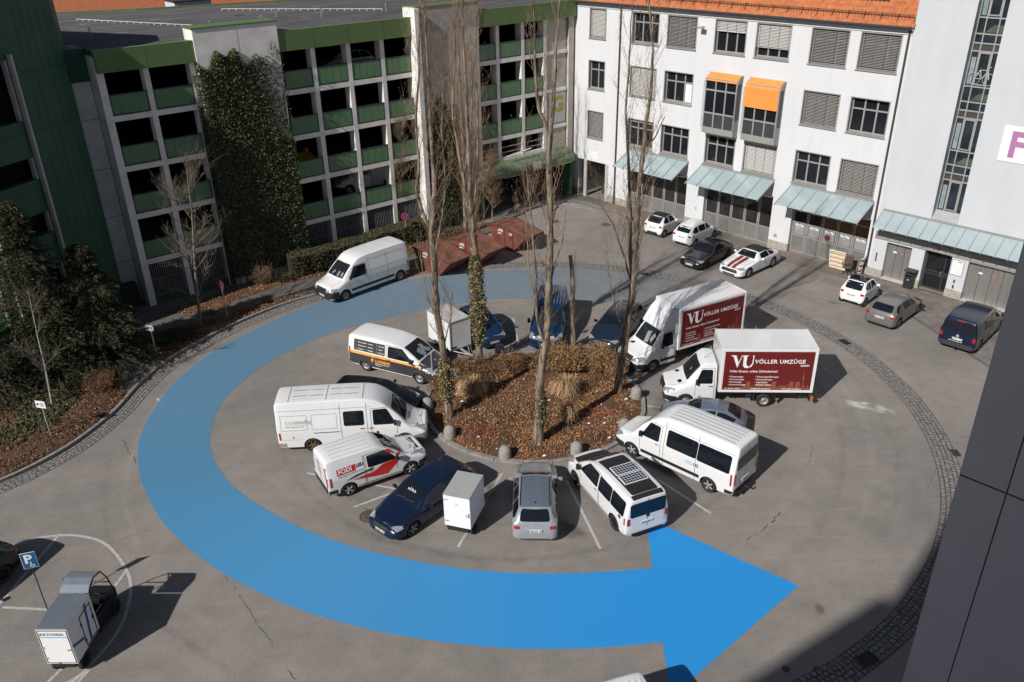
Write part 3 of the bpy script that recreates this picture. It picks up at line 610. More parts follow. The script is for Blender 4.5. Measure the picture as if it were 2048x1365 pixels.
# ---------------------------------------------------------------- white stair tower
TW = thing('stair_tower', 'pale rendered tower block with a tall narrow glazed strip and steel lift doors', 'building', tuple(WO+WT*25.15), WPHI)
tower_m = mat('tower_render', (.525, .54, .565), .9, var=.05, scale=.8, spec=.2, vscale=(1, 1, .3), detail=8)
strip_ = (3.12, 4.66, 4.52, 22.6); T1 = (.86, 2.42, 0, 2.45); REC = (3.20, 4.80, 0, 2.72); T2 = (5.76, 8.30, 0, 2.50)
m = MB(); wall_holes(m, 0, 17, 0, 26, [strip_, T1, REC, T2], y=-.06, depth=.62); m.quad((0, -.06, 0), (0, 9, 0), (0, 9, 26), (0, -.06, 26)); m.quad((0, -.06, 26), (17, -.06, 26), (17, 9, 26), (0, 9, 26)); m.build('wall', tower_m, TW)
sm_ = MB(); yb = .42
tg = mat('tower_glass', (.020, .030, .038), .05, var=.6, scale=.9); m = MB(); m.box(strip_[0], strip_[1], yb+.05, yb+.07, strip_[2]+.55, strip_[3]); ST = m.build('glazed_strip', tg, TW)
m = MB(); a, b = strip_[0], strip_[1]
for x in (a, a+.42, a+1.10, b-.06): m.box(x, x+.06, yb-.03, yb+.045, strip_[2]+.5, strip_[3])
z = 5.0; f = 3.05
lv = []
while z < 22: lv += [z, z+1.88, z+2.30, z+2.78]; z += 3.62
for q in lv: m.box(a, b, yb-.02, yb+.04, q-.035, q+.035)
m.build('mullions', metal_light, ST)
m = MB(); z = 5.0; k = 0
while z < 22: m = MB(); m.box(a+.02, b-.02, yb+.046, yb+.049, z+1.92, z+2.27); m.build('floor_band', mat('spandrel', (.05, .045, .045), .6, var=.1), ST); z += 3.62

m = MB(); z = 5.0
while z < 22:
    for q in ((a+.48, a+.55, z+.1, z+1.84), (a+1.03, a+1.10, z+.1, z+1.84), (a+.55, a+1.03, z+.1, z+.17), (a+.55, a+1.03, z+1.77, z+1.84)): m.box(q[0], q[1], yb-.05, yb-.031, q[2], q[3])
    z += 3.62
m.build('casement', metal_gray, ST)
m = MB(); z = 5.0
while z < 22: m = MB(); m.box(a+.10, a+.34, yb+.046, yb+.049, z+.1, z+1.55); m.build('inner_column', mat('inner_column', (.22, .27, .30), .5, var=.3, scale=2), ST); m = MB(); m.add([(a+.5, yb+.047, z-.75), (b-.1, yb+.047, z-.75), (b-.1, yb+.047, z-.35), (a+.9, yb+.047, z-.35)], [(0, 1, 2, 3)]); m.build('stair_landing', mat('landing_green', (.06, .085, .05), .6, var=.4), ST); z += 3.62
m = MB(); m.add([(a-.002, -.10, 4.48), (b, -.10, 4.48), (b, yb, 5.02), (a-.002, yb, 5.02)], [(0, 1, 2, 3)]); m.build('sloped_sill', metal_light, ST)
m = MB(); m.box(a, a+.015, -.07, yb, 4.52, 22.6); m.build('reveal_lining', metal_gray, ST)
# bicycle seen behind the glass
bt = thing('bicycle', 'white bicycle standing behind the glazed strip of the stair tower', 'bicycle', tuple(WO+WT*(25.15+3.95)+WN*(-.02+.43)+Vector((0, 0, 12.35))), WPHI); 
def ring(mb_, c, r, tr=.02, n=20):
    mb_.tube([(c[0]+r*math.cos(2*math.pi*i/n), c[1], c[2]+r*math.sin(2*math.pi*i/n)) for i in range(n+1)], tr, 5)
m = MB(); ring(m, (-.35, 0, .33), .31); m.build('wheel', metal_light, bt)
m = MB(); ring(m, (.40, 0, .33), .31); m.build('wheel', metal_light, bt)
m = MB(); m.tube([(-.35, 0, .33), (-.12, 0, .80), (.30, 0, .82), (.40, 0, .33)], .018, 5); m.tube([(-.12, 0, .80), (.02, 0, .35), (.30, 0, .82)], .018, 5); m.tube([(.02, 0, .35), (-.35, 0, .33)], .012, 5); m.tube([(.30, 0, .82), (.28, 0, .98), (.42, 0, 1.0)], .015, 5); m.build('frame', M_paper_, bt)
# F sign
m = MB(); m.box(5.90, 9.4, -.11, -.063, 8.62, 10.55); fs = m.build('letter_sign', MATS['sign_white'], TW)
flat_text('lettering', 'F', 1.92, mat('sign_mauve', (.38, .17, .34), .6, var=.03), fs, (6.28, -.115, 8.93), (1, 0, 0), (0, 0, 1), bold=.035, sx=.95)
canopy(TW, .25, 13.0, 4.42, 3.62, 1.25, 18, -.06)
m = MB(); m.box(.05, 13.0, -.14, -.063, 2.58, 3.05); m.build('fascia', metal_gray, TW)
for (x0, x1, z0, z1), n in ((T1, 3), (T2, 4)):
    m = MB(); m.box(x0, x1, .28, .33, 0, z1); d = m.build('steel_door', steel, TW); g = MB()
    for k in range(1, n): xx = x0+(x1-x0)*k/n; g.box(xx-.012, xx+.012, .274, .279, .02, z1-.05)
    g.build('door_joint', metal_dark, d); g = MB(); xa = x0+(x1-x0)*.22; g.box(xa, xa+.22, .268, .274, z1-.70, z1-.60); g.build('door_notice', M_paper_, d)
    g = MB(); xa = x0+(x1-x0)*.55; g.box(xa, xa+.10, .268, .274, z1-.75, z1-.62); g.build('orange_notice', mat('notice_orange', (.7, .12, .03), .5, var=0), d)
    g = MB(); g.box(x0-.06, x1+.06, -.10, .28, -.01, .06); g.build('threshold', conc_pale, d)
m = MB(); m.box(REC[0], REC[1], .48, .50, 0, 2.72); en = m.build('entrance_door', glass_dark, TW); m = MB()
for x in (REC[0], REC[0]+1.10, REC[1]-.09): m.box(x, x+.09, .40, .478, 0, 2.72)
for z in (.02, .95, 1.12, 2.55): m.box(REC[0]+.09, REC[1]-.09, .41, .476, z, z+.09)
m.build('door_frame', metal_dark, en); m = MB(); m.tube([(REC[0]+1.02, .36, .95), (REC[0]+1.02, .34, 1.3)], .02, 6); m.build('door_handle', metal_light, en)
m = MB(); m.box(REC[0]+.15, REC[0]+1.45, -.20, -.145, 2.62, 3.02); ls = m.build('letter_sign', metal_gray, TW); flat_text('lettering', 'F', .34, metal_dark, ls, (REC[0]+.72, -.205, 2.70), (1, 0, 0), (0, 0, 1), bold=.02)
m = MB(); m.box(4.86, 5.52, -.10, -.063, 1.50, 2.42); dbd = m.build('directory_board', MATS['sign_white'], TW); m = MB()
for q in ((4.84, 4.87, 1.48, 2.44), (5.51, 5.54, 1.48, 2.44), (4.87, 5.51, 1.48, 1.51), (4.87, 5.51, 2.41, 2.44)): m.box(q[0], q[1], -.115, -.085, q[2], q[3])
for k in range(4): m.box(4.93+k*.145, 4.94+k*.145+.004, -.104, -.101, 1.58, 2.2)
m.box(5.2, 5.42, -.104, -.101, 2.28, 2.35); m.build('board_frame', metal_gray, dbd)
for q in ((.30, .38, 1.05, 1.62), (5.16, 5.26, .98, 1.18), (5.16, 5.26, .62, .84)): m = MB(); m.box(q[0], q[1], -.10, -.063, q[2], q[3]); m.build('key_switch', mat('brown_box', (.09, .055, .03), .5), TW)
for a, b in ((0, T1[0]), (T1[1], REC[0]), (REC[1], T2[0]), (T2[1], 12)): m = MB(); m.box(a, b, -.10, -.062, 0, .52); m.box(b-.002, b+.012, -.09, .25, 0, .52); m.box(a-.012, a+.002, -.09, .25, 0, .52); m.build('plinth', stone, TW)

conc_fac = mat('facade_concrete', (.74, .705, .66), .9, var=.14, scale=.9, bump=.1, spec=.2)
# ---------------------------------------------------------------- multi-storey car park
GPHI = R(38.285); GD = 50.13; GT = Vector((math.cos(GPHI), math.sin(GPHI), 0)); GN = Vector((-math.sin(GPHI), math.cos(GPHI), 0)); GK = 1.02; GO = (GN*GD+GT*12)*GK+Vector((0, 0, -.40))
def GP(s, y, z=0): p = GO+(GT*(s-12)+GN*y)*GK; return Vector((p.x, p.y, z))
PG = thing('parking_garage', 'concrete multi-storey car park with green parapet panels and a flat grey roof', 'building', tuple(GO), GPHI); PG.scale = (GK,)*3
green_p = mat('green_sheet', (.105, .205, .098), .5, var=.10, scale=1.2); green_dk = mat('green_cladding', (.018, .078, .040), .6, var=.15, scale=.8)
green_b = mat('green_band', (.105, .165, .055), .55, var=.08, scale=.7); green_fr = mat('panel_frame', (.030, .040, .060), .5, var=.05)
S = lambda s: s-12.
ledges = [3.38, 6.18, 8.97, 11.76]; BB = 14.12; BT = 15.28
piers = [11.95, 14.30, 16.85, 22.12, 24.33, 26.78, 29.22, 31.58]; piersR = [36.9, 38.68, 41.0, 43.15]
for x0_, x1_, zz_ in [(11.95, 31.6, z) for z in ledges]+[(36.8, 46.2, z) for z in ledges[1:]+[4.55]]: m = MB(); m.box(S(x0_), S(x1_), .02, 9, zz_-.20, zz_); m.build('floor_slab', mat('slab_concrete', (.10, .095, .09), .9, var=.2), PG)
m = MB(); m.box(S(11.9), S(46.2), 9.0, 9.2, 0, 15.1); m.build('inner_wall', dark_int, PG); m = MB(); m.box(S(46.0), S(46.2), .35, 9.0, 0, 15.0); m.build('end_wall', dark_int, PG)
for a, b in list(zip(piers, piers[1:]))+list(zip(piersR, piersR[1:])):
    if a > 16 and a < 22: continue
    for z in (ledges if a < 36 else ledges[1:]+[4.57]): m = MB(); m.box(S(a)+.15, S(b)-.15, -.14, .02, z-.27, z+.04); m.build('concrete_ledge', conc_fac, PG)
for p in piers+piersR[1:]:
    if p == 22.12: continue
    m = MB(); m.box(S(p)-.15, S(p)+.15, -.15, .55, 0 if p < 32 else 4.0, BB+.06); m.build('pier', conc_fac, PG)
for a, b in list(zip(piers, piers[1:]))+list(zip(piersR, piersR[1:])):
    if a > 16 and a < 22: continue
    for i, z in enumerate(ledges):
        if a > 36 and i == 0: continue
        x0, x1 = S(a)+.17, S(b)-.17
        m = MB(); m.box(x0+.03, x1-.03, -.125, -.09, z+.12, z+1.12); pn = m.build('parapet_panel', green_p, PG); m = MB()
        for q in ((x0, x0+.06, z+.07, z+1.18), (x1-.06, x1, z+.07, z+1.18), (x0+.06, x1-.06, z+.07, z+.13), (x0+.06, x1-.06, z+1.11, z+1.18)): m.box(q[0], q[1], -.145, -.08, q[2], q[3])
        for k in range(1, 4): xx = x0+(x1-x0)*k/4; m.box(xx-.006, xx+.006, -.129, -.126, z+.12, z+1.12)
        m.build('panel_frame', green_fr, pn)
m = MB()
for a, b in zip(piersR, piersR[1:]):
    for z in (4.95, 5.35): m.cyl((S(a)+.15, -.05, z), (S(b)-.15, -.05, z), .03, n=6)
m.build('guard_rail', metal_gray, PG)
for (a, b) in ((11.75, 17.05), (22.05, 31.38), (36.78, 46.0)):
    m = MB(); m.box(S(a), S(b), -.42, .0, BB, BT); BD = m.build('roof_band', green_b, PG)
m = MB()
for s_ in (14.4, 24.4, 26.8, 29.3, 38.6, 41, 43.4): m.box(S(s_)-.008, S(s_)+.008, -.424, -.421, BB+.02, BT-.02)
m.build('band_joint', green_dk, BD)
# roof
roof_m = bpy.data.materials.new('bitumen_roof'); roof_m.use_nodes = True; tt = roof_m.node_tree; bb_ = tt.nodes['Principled BSDF']; bb_.inputs['Roughness'].default_value = .9; bb_.inputs['Specular IOR Level'].default_value = .2
tc = tt.nodes.new('ShaderNodeTexCoord'); mp = tt.nodes.new('ShaderNodeMapping'); mp.inputs['Scale'].default_value = (.22, 1.4, 1); n1 = tt.nodes.new('ShaderNodeTexNoise'); n1.inputs['Scale'].default_value = 1.2; n1.inputs['Detail'].default_value = 9; n1.inputs['Roughness'].default_value = .75
tt.links.new(tc.outputs['Object'], mp.inputs[0]); tt.links.new(mp.outputs[0], n1.inputs['Vector']); rp = tt.nodes.new('ShaderNodeValToRGB'); rp.color_ramp.elements[0].position = .35; rp.color_ramp.elements[1].position = .68; rp.color_ramp.elements[0].color = (.062, .059, .060, 1); rp.color_ramp.elements[1].color = (.17, .16, .158, 1); tt.links.new(n1.outputs['Fac'], rp.inputs[0]); tt.links.new(rp.outputs[0], bb_.inputs['Base Color'])
m = MB(); m.prism([(S(11.8), .02), (S(46.1), .02), (S(46.1), 12), (S(20), 19), (S(8), 24.3), (S(3.5), 27), (S(3.5), 4.2), (S(11.8), 4.2)], 15.0, 15.22); ro = m.build('roof', roof_m, PG)
m = MB(); m.prism([(S(46.1), 12), (S(46.1), 12.2), (S(20), 19.25), (S(8), 24.55), (S(3.5), 27.2), (S(3.5), 27.0), (S(8), 24.3), (S(20), 19)], 15.2, 15.34); m.build('roof_edge', green_b, ro)
patch_m = mat('roof_patch', (.15, .155, .16), .85, var=.15); m = MB(); rs = random.Random(8)
for i in range(26):
    x, y = rs.uniform(-5, 28), rs.uniform(2, 13); w_, h_ = rs.uniform(.5, 1.6), rs.uniform(.3, .8); 
    if y < 22-(x+4)*.3: m.quad((x, y, 15.224), (x+w_, y, 15.224), (x+w_, y+h_, 15.224), (x, y+h_, 15.224))
m.build('roof_patches', patch_m, ro)
m = MB()
for i in range(60): m.quad((S(12), .6+i*.33, 15.2225), (S(45), .6+i*.33, 15.2225), (S(45), .62+i*.33, 15.2225), (S(12), .62+i*.33, 15.2225)) if i < 28 else None
m.build('roof_seams', mat('seam_dark', (.035, .035, .037), .9, var=.2), ro)
for (xa, ya, xb, yb2, n_) in ((11.6-12+10, 1.5, 3.0, 15.5, 26), (20.5, 5, 12.5, 14, 22)):
    m = MB()
    for k in range(n_+1): u = k/n_; x, y = xa+(xb-xa)*u, ya+(yb2-ya)*u; m.box(x-.035, x+.035, y-.035, y+.035, 15.222, 15.28)
    m.tube([(xa, ya, 15.33), (xb, yb2, 15.33)], .018, 5); m.build('lightning_cable', conc_fac, ro)
for (x, y) in ((1.2, 5.3), (11.0, 3.6), (15.4, 4.2), (20, 3.6), (27, 4.5), (13.5, 7), (7.5, 3.2)): m = MB(); m.cyl((x, y, 15.2), (x, y, 15.75), .03, n=6); m.cyl((x, y, 15.75), (x, y, 15.80), .07, n=8); m.build('vent_pipe', metal_gray, ro)
# left return walls
m = MB(); m.box(S(11.72), S(11.94), -.148, 1.70, 0, 14.9); m.build('return_wall', conc_fac, PG); m = MB(); m.box(S(9.4), S(11.72), 1.40, 1.7, 0, 13.55); m.build('return_wall', conc_fac, PG)
m = MB()
for z in (3.1, 5.9, 8.7, 11.5): m.box(S(9.4), S(11.71), 1.390, 1.398, z-.012, z+.012); m.box(S(11.712), S(11.719), -.2, 1.39, z-.012, z+.012)
m.box(S(11.70), S(11.719), 1.36, 1.399, 0, 15); m.build('wall_joint', metal_dark, PG)
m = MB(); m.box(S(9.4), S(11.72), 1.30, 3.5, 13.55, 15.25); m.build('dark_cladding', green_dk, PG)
# ivy column and second column
m = MB(); m.box(S(17.05), S(22.05), -.50, .9, 0, 15.85); cl = m.build('service_shaft', conc_fac, PG); m = MB(); m.box(S(17.0), S(22.1), -.55, .95, 15.85, 15.93); m.build('coping', green_b, cl)
m = MB(); m.box(S(19.6)-.008, S(19.6)+.008, -.506, -.501, 14.3, 15.85); m.build('joint', metal_gray, cl)
m = MB(); m.box(S(31.75), S(36.78), -.50, .9, 0, 15.80); cl2 = m.build('service_shaft', mat('stained_concrete', (.46, .42, .37), .9, var=.30, scale=.8, bump=.2), PG); m = MB(); m.box(S(31.70), S(36.83), -.55, .95, 15.80, 15.88); m.build('coping', green_b, cl2)
m = MB(); m.box(S(31.38), S(31.74), -.90, .5, 0, 15.82); m.build('fin_wall', conc_fac, PG)
m = MB()
for k in range(13): m.box(S(31.8), S(36.7), -.508, -.501, 1.2+k*1.0, 1.23+k*1.0)
m.box(S(31.76), S(36.77), -.509, -.502, 14.30, 15.78); m.build('shaft_joints', mat('joint_grey', (.36, .34, .31), .9, var=.2), cl2)
m = MB()
for k in range(8): m.box(S(32.0+k*.6), S(32.12+k*.6), -.60, -.52, .2, 2.6)
m.build('timber_battens', metal_dark, cl2)
# blank bay with the letter sign, end column
m = MB(); m.box(S(43.3), S(45.35), -.05, .2, 3.9, BB); m.box(S(45.45), S(45.95), -.25, .3, 0, BB); bw = m.build('blank_wall', mat('stucco_beige', (.46, .42, .36), .95, var=.14, scale=2), PG)
for z in ledges[1:]: m = MB(); m.box(S(43.25), S(45.4), -.14, -.052, z-.2, z+.02); m.build('concrete_ledge', conc_fac, bw)
m = MB(); m.box(S(43.55), S(45.3), -.10, -.055, 6.4, 8.75); ls = m.build('letter_sign', mat('sign_stone', (.50, .49, .46), .8, var=.05), PG); flat_text('lettering', 'G', 1.65, mat('sign_olive', (.36, .33, .06), .7, var=.05), ls, (S(43.9), -.105, 7.25), (1, 0, 0), (0, 0, 1), bold=.04)
# entrance hood
m = MB(); pr = [(-.05, 4.40), (-.75, 3.98), (-.98, 3.84), (-1.08, 3.66), (-1.10, 3.36)]
x = 36.7; xs = [36.7+(45.5-36.7)*k/30 for k in range(31)]
for a, b in zip(xs, xs[1:]):
    for (ya, za), (yb2, zb2) in zip(pr, pr[1:]): m.add([(S(a)+.005, ya, za), (S(b)-.005, ya, za), (S(b)-.005, yb2, zb2), (S(a)+.005, yb2, zb2)], [(0, 1, 2, 3)], 0, False)
m.add([(S(36.7), y, z) for y, z in pr]+[(S(36.7), -.05, 3.35)], [tuple(range(6))]); m.add([(S(45.5), y, z) for y, z in pr]+[(S(45.5), -.05, 3.35)], [tuple(range(6))]); hd = m.build('entrance_hood', mat('hood_green', (.125, .175, .105), .5, var=.3, scale=3), PG)
m = MB()
for k in range(44): m.cyl((S(38.4)+k*.155, -1.10, 3.30), (S(38.4)+k*.155, -1.10, 3.36), .05, n=6)
m.build('hood_fringe', mat('fringe_yellow', (.35, .33, .16), .7), hd)
for q in ((36.3, 36.6, -.5, .2, 3.4), (41.2, 41.7, -.2, .4, 4.2), (45.2, 45.4, -.9, .2, 3.4)): m = MB(); m.box(S(q[0]), S(q[1]), q[2], q[3], 0, q[4]); m.build('entrance_post', mat('post_green', (.05, .12, .05), .5, var=.1), PG)
for q in ((45.6, 45.9, -.29, -.26, 2.2, 2.54), (45.6, 45.9, -.29, -.26, 2.65, 2.95), (45.6, 45.9, -.29, -.26, 3.1, 3.4), (41.1, 41.9, -1.20, -1.14, 3.45, 4.0), (41.3, 41.55, -.26, -.21, 1.9, 2.4)):
    m = MB(); m.box(S(q[0]), S(q[1]), *q[2:]); m.build('notice_board', mat('notice_white', (.62, .62, .60), .6, var=.1, scale=9), PG)
m = MB(); m.tube([(S(39), -.5, 4.72), (S(41.4), -.5, 4.95)], .05, 6); m.build('lamp_tube', conc_fac, PG)
# ground floor grille
for a, b in zip(piers, piers[1:]):
    if a > 16 and a < 22: continue
    m = MB(); q = MB(); x = S(a)+.2
    while x < S(b)-.15: m.box(x, x+.035, -.06, -.02, .95, 3.16); x += .125
    for z in (1.0, 2.05, 3.1): m.box(S(a)+.16, S(b)-.16, -.015, .005, z, z+.05)
    q.box(S(a)+.16, S(b)-.16, -.05, .05, 0, .93)
    m.build('bar_grille', mat('grille_metal', (.22, .23, .24), .5, metal=.3), PG); q.build('low_green_wall', green_dk, PG)
# utility box by the return wall
o = MB(); o.bbox(-.5, .5, -.35, .35, 0, 1.45, .05); ob = o.build('utility_cabinet', mat('cabinet_dark', (.012, .012, .014), .5), None, tuple(GP(10.9, .7, .13)), GPHI); tag(ob, 'dark cabinet at the foot of the shaded return wall', 'cabinet')

# ---------------------------------------------------------------- green ramp tower
RT = thing('ramp_tower', 'dark green clad ramp tower in shadow at the left edge with open parking levels', 'building', (0, 0, 0)); RP = [(-23.6, 47.2), (-24.5, 44.2), (-26.0, 40.4), (-30.5, 38.2), (-40, 37.0)]; TZ = 19.0
for i, ((ax, ay), (bx, by)) in enumerate(zip(RP, RP[1:])):
    a = Vector((bx, by, 0)); d = Vector((ax-bx, ay-by, 0)); L_ = d.length; ph_ = math.atan2(d.y, d.x)
    ho = [] if i == 0 else [(.25, L_-.55, 12.35, 15.35), (.25, L_-.55, 9.35, 10.5), (.25, L_-.55, 6.45, 7.6), (.25, L_-.55, 3.5, 4.7), (.25, L_-.55, .5, 1.8)]
    m = MB(); wall_holes(m, 0, L_, 0, TZ, ho, 0, .45)
    for z in (3.0, 5.9, 8.8, 11.7, 14.6): m.box(0, L_, -.006, -.002, z-.01, z+.01, 1)
    for k in range(1, 6): m.box(L_*k/6-.006, L_*k/6+.006, -.0065, -.0025, 15.5 if ho else 0, TZ, 1)
    wo = m.build('cladding_wall', [green_dk, mat('joint_black', (.012, .014, .013), .8)], RT, tuple(a), ph_)
    if ho:
        for xf in (L_-.50, .06): m = MB(); m.box(xf, xf+.12, -.28, -.002, 0, 15.6); m.build('pale_fin', conc_pale, wo)
        for h in ho:
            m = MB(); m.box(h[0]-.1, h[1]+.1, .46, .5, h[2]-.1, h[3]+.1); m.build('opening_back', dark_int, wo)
            m = MB(); m.box(h[1]-.12, h[1]-.004, .02, .30, h[2]+.004, h[3]-.004); m.build('opening_jamb', conc_pale, wo)
m = MB(); m.prism([(-23.6, 47.2), (-24.6, 49.6), (-40, 56), (-40, 37), (-30.5, 38.2), (-26.0, 40.4), (-24.5, 44.2)], TZ-.02, TZ+.1); m.build('roof', roof_m, RT)
m = MB(); m.add([(-23.6, 47.2, 0), (-24.6, 49.6, 0), (-40, 56, 0), (-40, 37, 0), (-23.6, 47.2, TZ), (-24.6, 49.6, TZ), (-40, 56, TZ), (-40, 37, TZ)], [(0, 1, 5, 4), (1, 2, 6, 5), (2, 3, 7, 6)]); m.build('rear_wall', green_dk, RT)

# ---------------------------------------------------------------- tiled house behind the roof
HB = thing('tiled_house', 'orange tiled roof of a house rising behind the car park roof', 'building', tuple(GO), GPHI)
m = MB(); m.quad((-25, 31, 12.5), (60, 23, 12.5), (60, 32, 19), (-25, 40, 19)); m.build('roof', mat('far_tiles', (.36, .115, .05), .85, var=.25, scale=5, vscale=(.5, 4, 1)), HB); m = MB(); m.quad((-25, 31.2, 0), (60, 23.2, 0), (60, 23.2, 12.5), (-25, 31.2, 12.5)); m.build('wall', white_plaster, HB)
for (x, y, z) in ((-1.5, 28.6, 14.0), (13.5, 26.8, 14.2)):
    m = MB(); m.box(x, x+3.2, y, y+2.4, z-1.5, z+1.0); dr = m.build('dormer', tower_m, HB); m = MB(); m.box(x-.1, x+3.3, y-.1, y+2.4, z+1.0, z+1.08); m.build('dormer_roof', metal_dark, dr)
for k, x in enumerate((2.5, 5.2, 7.0, 7.4, 7.8, 10.2, 13.0, 13.3)): m = MB(); m.cyl((x, 30.2-.1*x, 13.0), (x, 30.2-.1*x, 14.2), .08, n=8); m.build('roof_pipe', metal_dark, HB)

# ---------------------------------------------------------------- dark clad wall on the right and the building behind the camera (casts the shade at lower right)
E0 = Vector((8.97, 13.80, 0)); wd = Vector((.69, -.724, 0)).normalized(); wn = Vector((.724, .69, 0)).normalized()
RW = thing('clad_wing', 'close dark grey panel-clad building wing along the right edge', 'building', tuple(E0), math.atan2(wd.y, wd.x))
clad = mat('clad_panel', (.50, .455, .48), .45, var=.04, scale=.5); gapm = mat('panel_gap', (.02, .018, .016), .8, var=0)
m = MB(); m.box(0, 14, .03, 6, 0, 30); m.build('core', gapm, RW)
cols = [(-.0, .86), (.885, 2.6), (2.63, 4.4)]; zsx = [0, 11.40, 20.2, 27]
for (a, b) in cols:
    for z0, z1 in zip(zsx, zsx[1:]): m = MB(); m.box(a, b, 0, .028, z0+.03, z1-.012); m.build('clad_panel', clad, RW)
m = MB(); m.box(-.012, 0-.002, .0, 6, 0, 30); m.build('end_cladding', clad, RW)
CB = thing('office_building', 'tall rendered building outside the frame whose shade falls on the lower right cobbles', 'building', (-17.5, -10.9, 0), R(32))
m = MB(); m.box(-40, -.0, .0, -18, 0, 32.5); m.box(0, 52, -.35, -18, 0, 46); m.build('wall', white_plaster, CB, fix=True)
# ================================================================= vehicles
def paint(name, c, metal=0., rough=.28, coat=.6): return mat('paint_'+name, c, rough, metal, var=.03, scale=1.5, coat=coat, spec=.4)
P_white = paint('white', (.71, .715, .72)); P_navy = paint('navy', (.006, .014, .040), .2); P_blue = paint('blue', (.010, .036, .090), .3)
P_black = paint('black', (.006, .006, .008)); P_silver = paint('silver', (.34, .36, .385), .25); P_grey = paint('grey', (.17, .165, .16), .3)
P_bluegrey = paint('blue_grey', (.022, .032, .055), .4); P_silverblue = paint('silver_blue', (.155, .19, .24), .3)
P_red = paint('red', (.55, .02, .015)); P_maroon = paint('maroon', (.135, .012, .012), rough=.4, coat=.3)
P_dkgrey = paint('dark_grey', (.045, .045, .05)); P_orange = paint('orange', (.85, .33, .04))
M_trim = mat('black_plastic', (.018, .018, .020), .55, var=.1); M_rub = mat('tyre_rubber', (.016, .016, .017), .8, var=.15)
M_alloy = mat('alloy', (.50, .50, .51), .35, metal=.3, var=.05); M_steelw = mat('steel_rim', (.30, .295, .29), .5, metal=.3, var=.1)
M_darkrim = mat('dark_rim', (.03, .03, .032), .4, metal=.5, var=.05); M_rusty = mat('rusty_rim', (.25, .15, .07), .7, metal=.3, var=.4, scale=15)
M_glass = mat('car_glass', (.008, .011, .016), .04, var=0, spec=.5)
M_wind = mat('windscreen_glass', (.010, .016, .024), .03, var=0, spec=.8, alpha=.45)
M_dash = mat('dashboard', (.02, .022, .026), .8, var=.4, scale=6); M_paper = mat('paper', (.75, .78, .80), .8, var=.05)
M_red = mat('tail_lamp', (.36, .012, .009), .15, var=.2, scale=14, coat=.8); M_head = mat('head_lamp', (.55, .57, .6), .12, metal=.6, var=.35, scale=14, coat=1.)
M_amber = mat('amber_lamp', (.8, .25, .03), .2, var=.1); M_plate = mat('number_plate', (.75, .75, .72), .4, var=.02); M_eu = mat('plate_blue', (.01, .06, .45), .4, var=0)
M_ink = mat('black_lettering', (.02, .02, .02), .5, var=0); M_wink = mat('white_lettering', (.82, .82, .82), .5, var=0)
M_gap = mat('door_gap', (.02, .02, .02), .9, var=0); M_solar = mat('solar_cell', (.008, .016, .045), .12, var=.2, scale=10, coat=.6)
M_fabric = mat('soft_top', (.014, .014, .016), .95, var=.15, scale=20)

_wc = {}
def wheel_meshes(r, w, style):
    k = (round(r, 3), w, style)
    if k in _wc: return _wc[k]
    h = w/2; t = MB()
    t.lathe([(r*.60, -h*.9), (r*.88, -h), (r*.97, -h*.85), (r, -h*.4), (r, h*.4), (r*.97, h*.85), (r*.88, h), (r*.62, h*.92), (r*.6, h*.5), (r*.6, -h*.5), (r*.60, -h*.9)], 24)
    tm = t.mesh('tyre', M_rub)
    g = MB(); g.lathe([(0, h*.35), (r*.58, h*.30), (r*.62, h*.90), (r*.66, h*.93)], 24, mi=1)
    if style in ('spoke', 'darkspoke', 'rusty'):
        n = 5 if style == 'spoke' else 6
        for i in range(n):
            for dd in (-.10, .10):
                a = 2*math.pi*i/n+dd
                M = Matrix.Rotation(a, 4, 'Y')
                g.box(r*.06, r*.60, h*.55, h*.86, -r*.045, r*.045, 0, M)
        g.cyl((0, h*.3, 0), (0, h*.9, 0), r*.14, r*.12, 12)
    else:
        g.lathe([(0, h*.75), (r*.22, h*.72), (r*.26, h*.45), (r*.46, h*.5), (r*.52, h*.85), (r*.6, h*.9)], 24, mi=0)
        for i in range(10):
            a = 2*math.pi*i/10; g.cyl((math.cos(a)*r*.40, h*.49, math.sin(a)*r*.40), (math.cos(a)*r*.40, h*.56, math.sin(a)*r*.40), r*.045, n=6, mi=1)
    ms = {'spoke': [M_alloy, M_darkrim], 'darkspoke': [M_darkrim, M_gap], 'steel': [M_steelw, M_gap], 'rusty': [M_rusty, M_gap], 'white': [M_alloy, M_steelw]}[style]
    gm = g.mesh('rim', ms); _wc[k] = (tm, gm); return tm, gm

